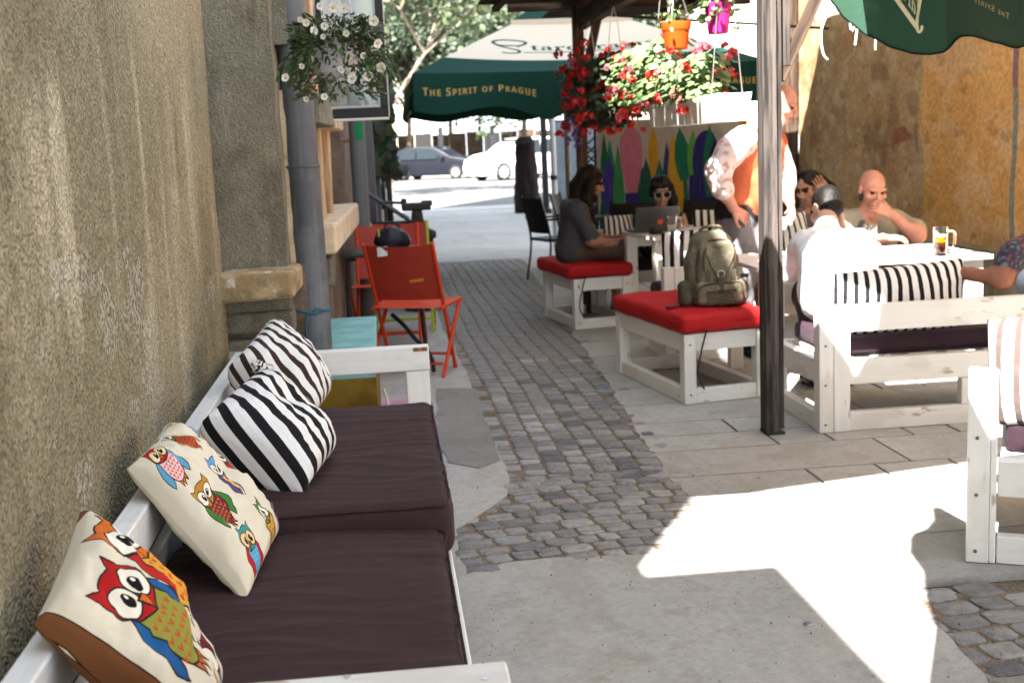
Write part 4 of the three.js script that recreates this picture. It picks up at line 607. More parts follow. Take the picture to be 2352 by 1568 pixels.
{ // hanging planter with white petunias
  const c = at(785, 118, { z: -5.15 }), t = thing('hanging_planter', 'white hanging planter overflowing with white petunias before the window', 'planter', [c.x, c.y - 0.12, c.z]);
  const pot = M({ color: rgb(0.50, 0.52, 0.57), roughness: 0.5 });
  part('pot', new THREE.LatheGeometry([[0, 0], [0.085, 0], [0.096, 0.02], [0.118, 0.15], [0.124, 0.152], [0.124, 0.165], [0.112, 0.165], [0.105, 0.15], [0, 0.15]].map(p => new THREE.Vector2(...p)), 28).translate(-0.035, 0, 0), pot, t);
  for (const a of [0.5, 2.6, 4.7]) part('wire', bar([-0.035 + 0.118 * Math.cos(a), 0.16, 0.118 * Math.sin(a)], [-0.02, 0.95, 0], 0.0018, 0.0018, 5), M({ color: rgb(0.6, 0.6, 0.6) }), t);
  t.scale.setScalar(0.9); t.position.y += 0.02; t.updateMatrixWorld(); const r = rng(61), leaves = [], lf = leafGeo(0.036, 0.013), dry = leafGeo(0.03, 0.007);
  for (let i = 0; i < 2300; i++) {
    const a = r() * 2 * PI, up = r(), rad = 0.04 + 0.145 * Math.sqrt(r()), y = up < 0.5 ? 0.16 + 0.13 * r() - rad * 0.25 : 0.16 - 0.25 * r() * (rad > 0.11 ? 1 : 0.3);
    const d = V3(Math.cos(a), 0.5 - 1.6 * r() * (y < 0.1 ? 1 : 0.6), Math.sin(a)).add(V3(r() - 0.5, r() - 0.5, r() - 0.5)); const k = 0.55 + 0.8 * r(), dead = r() < 0.13;
    leaves.push([dead ? dry : lf, V3(-0.02 + rad * 1.06 * Math.cos(a), y, rad * Math.sin(a)), qdir(d, r() * 6), 0.7 + 0.6 * r(), dead ? [0.20 * k, 0.13 * k, 0.055 * k] : [0.048 * k, 0.075 * k, 0.018 * k]]);
  }
  for (let s = 0; s < 26; s++) { const a = r() * 2 * PI; let p = V3(0.09 * Math.cos(a) - 0.01, 0.17, 0.09 * Math.sin(a)), d = V3(Math.cos(a), 0.3, Math.sin(a)); for (let k = 0; k < 16; k++) { d.y -= 0.2; d.x += 0.2 * (r() - 0.5); p = p.clone().addScaledVector(d.clone().normalize(), 0.0165); for (let q = 0; q < 2; q++) leaves.push([lf, p, qdir(d.clone().add(V3(r() - 0.5, r() - 0.2, r() - 0.5).multiplyScalar(1.6)), r() * 6), 0.6 + 0.5 * r(), [0.048 * (0.6 + r()), 0.085 * (0.6 + r()), 0.02]]); } }
  stuff('foliage', scatter(leaves), leafM, t);
  const pg = petuniaGeo(0.0185), ey = new THREE.SphereGeometry(0.0045, 6, 5), eM = M({ color: rgb(0.5, 0.45, 0.05) });
  // where the photo shows blooms: pixel -> position on the plant's camera side
  for (const [px, py, s] of [[655, 178, 1.05], [703, 52, 1], [722, 70, 1.1], [745, 60, 1], [690, 45, .8], [765, 18, 1.3], [790, 20, 1.2], [858, 48, 1.3], [868, 100, 1.2], [860, 112, 1], [803, 128, 1.2], [875, 155, 1.3], [845, 175, 1.3], [808, 180, 1.35], [783, 160, 1], [693, 152, .8], [795, 77, .9], [835, 128, .9], [742, 84, .7], [745, 222, .9], [703, 228, .8], [715, 135, .8], [735, 14, 1]]) {
    const p = at(px, py, { z: -5.15 + 0.12 + 0.08 * r() }).sub(t.position).multiplyScalar(1 / 0.9); const f = part('flower', pg, whitePetalM, t); f.position.copy(p); f.quaternion.copy(qface(V3((r() - 0.5) * 1.3, (r() - 0.5) * 0.8 - 0.1, 1))); f.scale.setScalar(s); part('eye', ey, eM, f);
  }
}
function geraniumBox(t, x0, x1, z0, z1, y, seed, o) { // mass of round leaves with red flower heads, added to planter t
  const r = rng(seed), L = [], g1 = roundLeafGeo(0.021), pal = o.leaf; const cx = (x0 + x1) / 2, cz = (z0 + z1) / 2;
  for (let i = 0; i < o.n; i++) {
    const u = r(), v = r(), ph = r() * 2 * PI, rad = Math.pow(r(), 0.6), h = o.h; const p = V3(lerp(x0, x1, u) + o.spread * rad * Math.cos(ph), y + h * (r() * 1.15 - 0.45) * (1 - 0.3 * rad), lerp(z0, z1, v) + o.spread * rad * Math.sin(ph));
    const k = 0.6 + 0.8 * r(); L.push([g1, p, qface(V3(Math.cos(ph) * 0.8, 0.7 + r() * 0.6, Math.sin(ph) * 0.8 + 0.3).add(V3(r() - 0.5, r() - 0.5, r() - 0.5))), 0.65 + 0.7 * r(), [pal[0] * k, pal[1] * k, pal[2] * k]]);
  }
  stuff('foliage', scatter(L), leafM, t);
  const vs = [1, 2, 3].map(k => clusterGeo(0.030, 13, seed + k));
  for (let i = 0; i < o.flowers; i++) { const ph = r() * 2 * PI, u = r(), v = r(), p = V3(lerp(x0, x1, u) + (o.spread + 0.03) * Math.cos(ph), y + o.h * (r() * 1.3 - 0.55), lerp(z0, z1, v) + (o.spread + 0.03) * Math.sin(ph)); const f = part('flower_head', vs[i % 3], r() < (o.pink ?? 0.1) ? petalPinkM : petalRedM, t); f.position.copy(p); f.rotation.set(r() - 0.5, r() * 6, r() - 0.5); f.scale.setScalar(0.7 + 0.6 * r()); }
}
// ---------------------------------------------------------------- timber pergola
{
  const bx = 1.80, bz = -5.55, T = thing('pergola', 'dark weathered timber pergola carrying the flower boxes', 'pergola', [bx, 0, bz]);
  const B = (w, h, d, x, y, z, r = 0.004) => rbox(w, h, d, x - bx, y, z - bz, r);
  part('front_post', B(0.064, 2.6, 0.10, 1.787, 1.3, -5.55), weatherWoodM, T); part('front_post_cheek', B(0.026, 2.58, 0.085, 1.8385, 1.31, -5.57), weatherWoodM, T);
  part('post_shoe', B(0.09, 0.012, 0.12, 1.80, 0.006, -5.555), blackMetalM, T);
  part('rear_post', B(0.085, 2.5, 0.085, 1.655, 1.25, -10.0), darkWoodM, T);
  part('side_beam', B(0.08, 0.15, 4.75, 1.70, 2.39, -7.75), darkWoodM, T); part('side_beam', B(0.08, 0.15, 4.75, 3.0, 2.62, -7.75), darkWoodM, T);
  part('far_cross_beam', B(2.0, 0.12, 0.08, 2.1, 2.53, -10.06), darkWoodM, T);
  part('brace', plankBetween([1.665 - bx, 1.83, -9.94 - bz], [1.72 - bx, 2.34, -9.45 - bz], 0.06, 0.05), darkWoodM, T);
  part('brace', plankBetween([1.86 - bx, 1.66, -5.60 - bz], [2.10 - bx, 2.12, -5.62 - bz], 0.05, 0.05), darkWoodM, T);
  part('front_cross_beam', B(1.1, 0.07, 0.07, 2.40, 2.15, -5.64), weatherWoodM, T);
  part('short_cheek', B(0.036, 0.62, 0.05, 1.892, 2.03, -5.60), weatherWoodM, T);
  for (let i = 0; i < 23; i++) part('roof_board', B(i > 14 ? 1.32 : 2.0, 0.022, 0.148, i > 14 ? 2.19 : 1.85, 2.529 + (i % 2) * 0.004, -7.78 - i * 0.15), darkWoodM, T);
  part('rafter', B(0.06, 0.04, 2.4, 1.0, 2.495, -8.9), darkWoodM, T); part('rafter', B(0.06, 0.04, 3.4, 2.6, 2.495, -9.4), darkWoodM, T);
}
// ---------------------------------------------------------------- flower boxes and hanging pots on the pergola
{
  const white = M({ color: rgb(0.74, 0.73, 0.71), roughness: 0.5 });
  const boxGeo = (L) => { const s = new THREE.Shape(); s.moveTo(-0.06, 0); s.lineTo(0.06, 0); s.lineTo(0.085, 0.13); s.lineTo(0.07, 0.13); s.lineTo(0.052, 0.018); s.lineTo(-0.052, 0.018); s.lineTo(-0.07, 0.13); s.lineTo(-0.085, 0.13); s.closePath(); const g = new THREE.ExtrudeGeometry(s, { depth: L, bevelEnabled: true, bevelSize: 0.003, bevelThickness: 0.003, bevelSegments: 1 }); return boxUV(g.translate(0, 0, -L / 2), 1); };
  const capGeo = z => { const s = new THREE.Shape([[-0.062, -0.002], [0.062, -0.002], [0.086, 0.131], [-0.086, 0.131]].map(p => new THREE.Vector2(...p))); return new THREE.ExtrudeGeometry(s, { depth: 0.008, bevelEnabled: false }).translate(0, 0, z - 0.004); };
  const hang = (t, L, y, mat) => { for (const z of [-L / 2 + 0.1, L / 2 - 0.1]) part('hanger', new THREE.TubeGeometry(new THREE.CatmullRomCurve3([V3(-0.08, 0.12, z), V3(0, y, z), V3(0.08, 0.12, z)]), 12, 0.003, 5), mat, t); };
  const a = thing('flower_box', 'white flower box of sunlit red geraniums hung along the pergola', 'planter', [1.72, 1.485, -6.62]); part('trough', boxGeo(1.55), white, a); part('soil', box(0.11, 0.01, 1.46, 0, 0.10, 0), dirtM, a); for (const s of [-1, 1]) part('end_wall', capGeo(s * 0.776), white, a); hang(a, 1.5, 0.83, steelM);
  geraniumBox(a, -0.06, 0.0, -1.6, -0.55, 0.27, 971, { n: 1900, h: 0.36, spread: 0.15, flowers: 62, pink: 0.35, leaf: [0.11, 0.185, 0.055] }); geraniumBox(a, -0.05, 0.02, -0.5, 0.40, 0.20, 973, { n: 1000, h: 0.25, spread: 0.13, flowers: 34, pink: 0.4, leaf: [0.11, 0.185, 0.055] });  // leaf green lightened for the sunlit box
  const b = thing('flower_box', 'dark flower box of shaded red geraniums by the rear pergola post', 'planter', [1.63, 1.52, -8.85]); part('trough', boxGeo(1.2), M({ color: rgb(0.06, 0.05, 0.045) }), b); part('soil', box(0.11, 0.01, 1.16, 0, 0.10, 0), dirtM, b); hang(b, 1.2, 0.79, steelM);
  geraniumBox(b, -0.05, 0.05, -0.65, 0.7, 0.20, 977, { n: 2600, h: 0.46, spread: 0.20, flowers: 120, pink: 0.05, leaf: [0.03, 0.055, 0.018] });  // same leaves in a darker green, shade put into the colour
  { const r = rng(3), lf = roundLeafGeo(0.014), L = []; for (let i = 0; i < 90; i++) L.push([lf, V3(-0.19 + 0.1 * r(), 0.28 - 0.42 * r(), 0.2 + 0.3 * r() - 0.9), qface(V3(r() - 0.5, r() - 0.5, 1)), 0.8 + 0.5 * r(), [0.14, 0.06, 0.30]]); stuff('purple_blossom', scatter(L), leafM, b); }
  const pot = (px, py, z, rad, h, mat, label, leafN) => {
    const c = at(px, py, { x: z }), t = thing('hanging_pot', label, 'pot', [c.x, c.y - h / 2, c.z], 0, 'hanging pots under the pergola');
    part('pot', new THREE.LatheGeometry([[0, 0], [rad * 0.72, 0], [rad * 0.76, 0.008], [rad * 0.93, h * 0.7], [rad, h * 0.72], [rad * 1.04, h], [rad * 0.96, h], [rad * 0.9, h * 0.8], [0, h * 0.8]].map(p => new THREE.Vector2(...p)), 28), mat, t);
    for (let k = 0; k < 3; k++) { const a = k * 2.1 + 0.4; part('strap', bar([rad * 0.98 * Math.cos(a), h * 0.95, rad * 0.98 * Math.sin(a)], [0, 2.31 - t.position.y, 0], 0.0035, 0.0035, 6), white, t); }
    const r = rng(leafN), L = [], lf = leafGeo(0.04, 0.025, 0.2, 0.4), rl = roundLeafGeo(0.02); for (let i = 0; i < leafN; i++) { const a = r() * 2 * PI, q = r(), p = V3(rad * (0.5 + 0.9 * q) * Math.cos(a), h * 0.9 + 0.13 * r() - 0.20 * q * q * r(), rad * (0.5 + 0.9 * q) * Math.sin(a)); const k = 0.7 + 0.6 * r(); L.push([r() < 0.5 ? lf : rl, p, qdir(V3(Math.cos(a), 0.6 - 1.4 * q, Math.sin(a)).add(V3(r() - .5, r() - .5, r() - .5)), r() * 6), 0.7 + 0.6 * r(), [0.09 * k, 0.16 * k, 0.04 * k]]); }
    stuff('foliage', scatter(L), leafM, t);
  };
  pot(1553, 82, 1.70, 0.082, 0.15, M({ color: rgb(0.56, 0.060, 0.006), roughness: 0.45 }), 'orange hanging pot above the white flower box', 45);
  pot(1649, 42, 1.70, 0.066, 0.15, M({ color: rgb(0.42, 0.018, 0.16), roughness: 0.45 }), 'magenta hanging pot beside the orange one', 170);
}
// ---------------------------------------------------------------- market umbrellas
const GREEN = [0.003, 0.040, 0.030], CREAM = [0.62, 0.575, 0.49];
const clothGrain = grayTex(256, 256, (u, v) => 0.5 + 0.3 * (vn(u, v, 128, 128, 1) - 0.5) + 0.4 * (fbm(u, v, 6, 6, 5, 3) - 0.5));
const creamClothM = M({ color: rgb(...CREAM), roughness: 0.85, bumpMap: clothGrain, bumpScale: 0.002, transmission: 0.12, thickness: 0 });
const greenClothM = M({ color: rgb(...GREEN), roughness: 0.8, bumpMap: clothGrain, bumpScale: 0.002 });
function motto(x, cx, y, s, color) { // small-caps line of lettering on the valance
  x.fillStyle = color; x.textBaseline = 'alphabetic'; let w = 0; const words = ['THE', 'SPIRIT', 'OF', 'PRAGUE'], run = draw => { let p = cx - w / 2; words.forEach((t, i) => { [...t].forEach((ch, k) => { x.font = `bold ${(k || t === 'OF') ? s * 0.80 : s}px sans-serif`; if (draw) x.fillText(ch, p, y); p += x.measureText(ch).width + s * 0.07; }); p += s * 0.32; }); return p - (cx - w / 2) - s * 0.32; }; w = run(false); run(true); return w;
}
function wordmark(x, cx, cy, s, color) { // sweeping script wordmark
  x.save(); x.translate(cx, cy); x.scale(s, s); x.strokeStyle = x.fillStyle = color; x.lineCap = 'round'; x.lineJoin = 'round';
  x.lineWidth = 0.055; x.beginPath(); x.moveTo(-0.98, -0.10); x.bezierCurveTo(-0.95, -0.20, -1.25, -0.02, -1.36, -0.20); x.bezierCurveTo(-1.42, -0.34, -1.15, -0.44, -0.92, -0.36); x.bezierCurveTo(-0.72, -0.28, -0.98, -0.14, -0.98, -0.10); x.stroke();
  x.beginPath(); x.moveTo(-1.36, -0.22); x.bezierCurveTo(-1.30, 0.0, -0.95, 0.02, -0.98, 0.17); x.bezierCurveTo(-1.02, 0.27, -1.18, 0.26, -1.24, 0.22); x.stroke();
  x.font = 'bold 0.36px serif'; x.save(); x.scale(0.01, 0.01); x.font = 'bold 37px serif'; x.fillText('taropramen', -80, 8); x.restore();
  x.lineWidth = 0.04; x.beginPath(); x.moveTo(-0.9, 0.2); x.lineTo(0.95, 0.13); x.stroke(); x.lineWidth = 0.05; x.beginPath(); x.moveTo(0.95, 0.13); x.bezierCurveTo(1.1, 0.1, 1.2, 0.24, 1.05, 0.3); x.stroke(); x.restore();
}
const css = c => `rgb(${c.map(v => Math.round(255 * lin2s(v))).join(',')})`;
{
  const cx = 2.10, cz = -13.7, hw = 1.74, yE = 2.13, U = thing('market_umbrella', 'large cream and green market umbrella with a lettered valance', 'umbrella', [cx, 0, cz]);
  part('pole', new THREE.CylinderGeometry(0.03, 0.03, 3.0, 16).translate(0, 1.5, 0), M({ color: rgb(0.42, 0.38, 0.26), roughness: 0.5 }), U); part('base', new THREE.CylinderGeometry(0.3, 0.32, 0.08, 28).translate(0, 0.04, 0), concreteM, U);
  const prof = r => r > 0.34 ? lerp(2.68, yE, Math.pow((r - 0.34) / 0.66, 1.0)) : 2.68; // height over radius
  const panelTex = canvasTex(1024, 512, (x, w, h) => { x.fillStyle = css(CREAM); x.fillRect(0, 0, w, h); const r = rng(4); x.globalAlpha = 0.05; for (let i = 0; i < 500; i++) { x.fillStyle = r() < 0.5 ? '#fff' : '#a08a60'; x.fillRect(r() * w, r() * h, 2, 30 * r()); } x.globalAlpha = 1; x.fillStyle = css(GREEN); x.beginPath(); x.moveTo(0, h); x.lineTo(0, h * 0.70); x.quadraticCurveTo(w / 2, h * 0.78, w, h * 0.70); x.lineTo(w, h); x.fill(); wordmark(x, w / 2, h * 0.50, 190, '#12403a'); x.fillStyle = '#8a6a3a'; x.font = '16px sans-serif'; });
  const panelM = M({ map: panelTex, roughness: 0.85, bumpMap: clothGrain, bumpScale: 0.002 });
  const valTex = canvasTex(2048, 256, (x, w, h) => { x.fillStyle = css(GREEN); x.fillRect(0, 0, w, h); for (const c of [0.185, 0.815]) motto(x, w * c, h * 0.50, 62, '#b39a58'); });
  const valM = M({ map: valTex, roughness: 0.8 });
  for (let k = 0; k < 4; k++) { // four sides
    const rot = g => g.rotateY(k * PI / 2);
    part('canopy_panel', rot(gridGeo(32, 14, (u, v) => { const r = lerp(1, 0.32, v), s = u * 2 - 1, sag = -0.05 * (1 - s * s) * Math.sin(v * PI) - 0.03 * (1 - s * s) * (1 - v); return [s * hw * r, prof(r) + sag, hw * r]; }, (u, v) => { const r = lerp(1, 0.32, v); return [0.5 + (u - 0.5) * r, v]; })), panelM, U);
    part('valance', rot(gridGeo(60, 8, (u, v) => { const s = u * 2 - 1, drop = 0.36 + 0.035 * Math.sin(u * 21 + k) + (k === 0 ? 0.07 * Math.exp(-(((u - 0.37) / 0.05) ** 2)) : 0); return [s * hw, yE - 0.03 * (1 - s * s) - drop * v, hw + 0.03 * v + 0.03 * Math.sin(u * 17 + k * 2) * v]; }, (u, v) => [u, 1 - v * 0.9])), valM, U);
    part('cap_panel', rot(gridGeo(12, 6, (u, v) => { const r = lerp(0.37, 0.02, v); return [(u * 2 - 1) * hw * r, lerp(2.69, 3.06, v), hw * r]; })), greenClothM, U);
    part('cap_trim', rot(gridGeo(8, 1, (u, v) => [(u * 2 - 1) * hw * 0.372, 2.70 - 0.06 * v, hw * 0.372])), creamClothM, U);
    part('rib', rot(bar([0, 2.66, 0], [hw * 0.99, yE - 0.03, hw * 0.99], 0.012)), M({ color: rgb(0.4, 0.36, 0.25) }), U); part('strut', rot(bar([0, 2.0, 0], [hw * 0.55, 2.34, hw * 0.55], 0.010)), M({ color: rgb(0.4, 0.36, 0.25) }), U);
  }
}
// the sun's way to a sheet at height dy above what it shades
const toSun = (x, z, dy) => { const k = dy / Math.tan(SUN_EL); return [x - k * Math.sin(SUN_AZ), z + k * Math.cos(SUN_AZ)]; };
function sheetPoly(P, y0, peak) { // gently raised cloth over a polygon
  const s = new THREE.Shape(P.map(p => new THREE.Vector2(p[0], -p[1]))); const g = new THREE.ExtrudeGeometry(s, { depth: 0.004, bevelEnabled: false }); g.rotateX(-PI / 2); g.translate(0, y0, 0); return boxUV(g, 1);
}
{ // green umbrella over the near terrace: its far valance hangs into view, its cloth shades the paving strip
  const U = thing('green_umbrella', 'green umbrella whose wavy valance hangs in front of the ochre wall', 'umbrella', [2.95, 0, -4.1]); const ox = 2.95, oz = -4.1;
  const P = [[0.2, -3.02], [0.55, -3.0], [1.612, -3.215], [4.1, -3.70], [4.1, -4.74], [1.86, -4.74], [1.75, -4.36], [1.60, -4.16], [1.46, -4.06], [1.38, -4.22], [1.30, -4.55], [0.9, -4.62], [0.2, -4.66]].map(p => [p[0] - ox, p[1] - oz]);
  part('canopy', sheetPoly(P, 2.30), greenClothM, U);
  part('pole', new THREE.CylinderGeometry(0.03, 0.03, 2.3, 16).translate(0, 1.15, 0), darkWoodM, U);
  const low = [[1.70, 2.03], [1.792, 1.92], [1.863, 1.844], [1.952, 1.782], [2.059, 1.725], [2.13, 1.702], [2.185, 1.697], [2.235, 1.703], [2.262, 1.722], [2.292, 1.752], [2.32, 1.764], [2.36, 1.762], [2.474, 1.735], [2.571, 1.712], [2.64, 1.73], [2.9, 1.70], [3.3, 1.74], [4.1, 1.72]];
  const lowY = x => { for (let i = 0; i < low.length - 1; i++) if (x <= low[i + 1][0]) { const t = clamp((x - low[i][0]) / (low[i + 1][0] - low[i][0])), q = t * t * (3 - 2 * t); return lerp(low[i][1], low[i + 1][1], lerp(t, q, 0.5)); } return 1.72; };
  const tex = canvasTex(1408, 512, (x, w, h) => { // 2.2 m x 0.8 m, seen from the back: lettering shows through reversed
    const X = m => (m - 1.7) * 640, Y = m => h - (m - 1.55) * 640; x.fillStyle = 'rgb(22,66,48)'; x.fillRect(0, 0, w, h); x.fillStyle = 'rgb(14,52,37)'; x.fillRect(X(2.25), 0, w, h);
    x.strokeStyle = '#cfc9ac'; x.lineCap = 'round'; x.lineWidth = 11; x.beginPath(); x.moveTo(X(2.00), Y(2.0)); x.lineTo(X(2.135), Y(1.805)); x.stroke();
    x.lineWidth = 7; x.beginPath(); x.moveTo(X(2.165), Y(2.08)); x.bezierCurveTo(X(2.165), Y(1.92), X(2.13), Y(1.86), X(2.137), Y(1.80)); x.bezierCurveTo(X(2.14), Y(1.775), X(2.155), Y(1.785), X(2.155), Y(1.805)); x.stroke();
    x.save(); x.translate(X(2.145), Y(1.828)); x.transform(-0.42, -0.62, 0.0, 1.9, 0, 0); x.fillStyle = '#b9b794'; x.font = 'bold 48px serif'; x.fillText('taropramen', 0, 0); x.restore();
    x.save(); x.translate(X(2.535), Y(1.823)); x.transform(-1, -0.42, 0.05, 1, 0, 0); x.fillStyle = '#a08a58'; x.globalAlpha = 0.85; motto(x, 112, 0, 21, '#a08a58'); x.restore();
    const r = rng(6); for (let i = 0; i < 900; i++) { x.globalAlpha = 0.05; x.fillStyle = r() < 0.5 ? '#000' : '#8fb59c'; x.fillRect(r() * w, r() * h, 1 + 3 * r(), 20 * r()); }
  });
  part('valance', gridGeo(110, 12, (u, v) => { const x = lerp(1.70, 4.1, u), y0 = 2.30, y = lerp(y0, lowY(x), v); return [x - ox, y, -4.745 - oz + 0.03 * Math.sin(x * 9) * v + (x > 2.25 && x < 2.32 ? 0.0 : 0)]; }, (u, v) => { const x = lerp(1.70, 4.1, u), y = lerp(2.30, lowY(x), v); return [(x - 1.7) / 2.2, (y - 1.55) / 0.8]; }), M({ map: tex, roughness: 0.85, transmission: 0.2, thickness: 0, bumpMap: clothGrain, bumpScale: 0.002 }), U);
  const hem = []; for (let i = 0; i <= 60; i++) { const x = lerp(1.72, 3.2, i / 60); hem.push([x - ox, lowY(x), -4.744 - oz + 0.03 * Math.sin(x * 9)]); } part('hem', tube(hem, 0.004, 160, 6), M({ color: rgb(0.003, 0.012, 0.008) }), U);
}
{ // unseen cream umbrella, its scalloped outline cut to bound the sunlit patch
  const U = thing('shading_umbrella', 'unseen cream umbrella with scalloped edge shaping the sunlit patch on the near paving', 'umbrella', [2.6, 0, -0.9]), ox = 2.6, oz = -0.9; const H = 2.5;
  const ground = [[0.6, -1.4], [1.30, -2.80], [1.40, -2.99], [1.50, -3.18], [1.575, -3.40], [1.665, -3.62], [1.70, -3.80], [1.765, -3.94], [1.80, -3.985], [1.86, -4.02], [1.93, -4.11], [1.99, -4.25], [2.025, -4.25], [2.05, -3.93], [2.7, -3.97], [5.2, -4.2], [5.2, 1.2], [0.6, 1.2]];
  part('canopy', sheetPoly(ground.map(p => { const q = toSun(p[0], p[1], H); return [q[0] - ox, q[1] - oz]; }), H), creamClothM, U);
  part('pole', new THREE.CylinderGeometry(0.03, 0.03, H, 16).translate(0, H / 2, 0), darkWoodM, U);
}
{ // cream awning added off the ochre wall to shade it and the guests
  const U = thing('shade_awning', 'cream canvas awning added along the ochre wall for shade', 'awning', [4.42, 0, -9.0]);
  part('cloth', gridGeo(20, 40, (u, v) => [lerp(0, -2.2, u), lerp(2.80, 2.62, u) - 0.03 * Math.sin(u * PI), lerp(2.9, -2.9, v) + 0], (u, v) => [u * 2, v * 6]), creamClothM, U);
  part('front_rail', bar([-2.2, 2.61, 2.9], [-2.2, 2.61, -2.9], 0.02), darkWoodM, U);
  for (const z of [2.85, 0, -2.85]) part('arm', bar([0.02, 2.4, z], [-2.19, 2.60, z], 0.014), darkWoodM, U);
}
{ // white canvas roll with loose ties by the front post
  const c = at(1935, 12, { z: -6.4 }), t = thing('canvas_roll', 'white rolled canvas flap with dangling ties beside the front pergola post', 'canvas', [c.x, c.y, c.z]); const w = M({ color: rgb(0.8, 0.8, 0.78), roughness: 0.8, transmission: 0.1, thickness: 0 });
  part('roll', tube([[-0.17, -0.05, 0], [-0.05, 0.0, 0], [0.06, 0.0, 0.0], [0.17, -0.05, 0]], 0.05, 20, 12), w, t);
  part('tie', tube([[-0.1, -0.04, 0.05], [-0.135, -0.14, 0.05], [-0.12, -0.26, 0.05], [-0.1, -0.28, 0.05]], 0.006, 16, 5), w, t); part('tie', tube([[0.02, -0.04, 0.05], [0.03, -0.14, 0.05], [0.06, -0.09, 0.05], [0.05, -0.21, 0.05]], 0.006, 16, 5), w, t); part('tie', tube([[0.16, -0.04, 0.05], [0.16, -0.24, 0.05]], 0.005, 8, 5), w, t);
  part('cord', bar([0, 0.03, 0], [0, 2.7 - c.y, 0], 0.006), w, t);
}
// ---------------------------------------------------------------- smooth bodies meshed from distance fields (surface nets)
const cap = (a, b, ra, rb, c, k) => ({ t: 0, a, b, ra, rb, c, k }), ell = (o, r, c, q, k) => ({ t: 1, o, r, c, q: q ? q.clone().invert() : null, k }), rb3 = (o, h, r, c, q, k) => ({ t: 2, o, h, r, c, q: q ? q.clone().invert() : null, k });
const _v = V3();
function primD(p, x, y, z) {
  if (p.t === 0) { const [ax, ay, az] = p.a, dx = p.b[0] - ax, dy = p.b[1] - ay, dz = p.b[2] - az, L = dx * dx + dy * dy + dz * dz || 1e-9, t = clamp(((x - ax) * dx + (y - ay) * dy + (z - az) * dz) / L); const ex = x - ax - dx * t, ey = y - ay - dy * t, ez = z - az - dz * t; return Math.sqrt(ex * ex + ey * ey + ez * ez) - (p.ra + (p.rb - p.ra) * t); }
  _v.set(x - p.o[0], y - p.o[1], z - p.o[2]); if (p.q) _v.applyQuaternion(p.q);
  if (p.t === 1) { const r = p.r, k = Math.sqrt((_v.x / r[0]) ** 2 + (_v.y / r[1]) ** 2 + (_v.z / r[2]) ** 2), k2 = Math.sqrt((_v.x / (r[0] * r[0])) ** 2 + (_v.y / (r[1] * r[1])) ** 2 + (_v.z / (r[2] * r[2])) ** 2); return k2 > 1e-9 ? k * (k - 1) / k2 : -Math.min(...r); }
  const hx = Math.abs(_v.x) - p.h[0] + p.r, hy = Math.abs(_v.y) - p.h[1] + p.r, hz = Math.abs(_v.z) - p.h[2] + p.r; return Math.hypot(Math.max(hx, 0), Math.max(hy, 0), Math.max(hz, 0)) + Math.min(Math.max(hx, hy, hz), 0) - p.r;
}
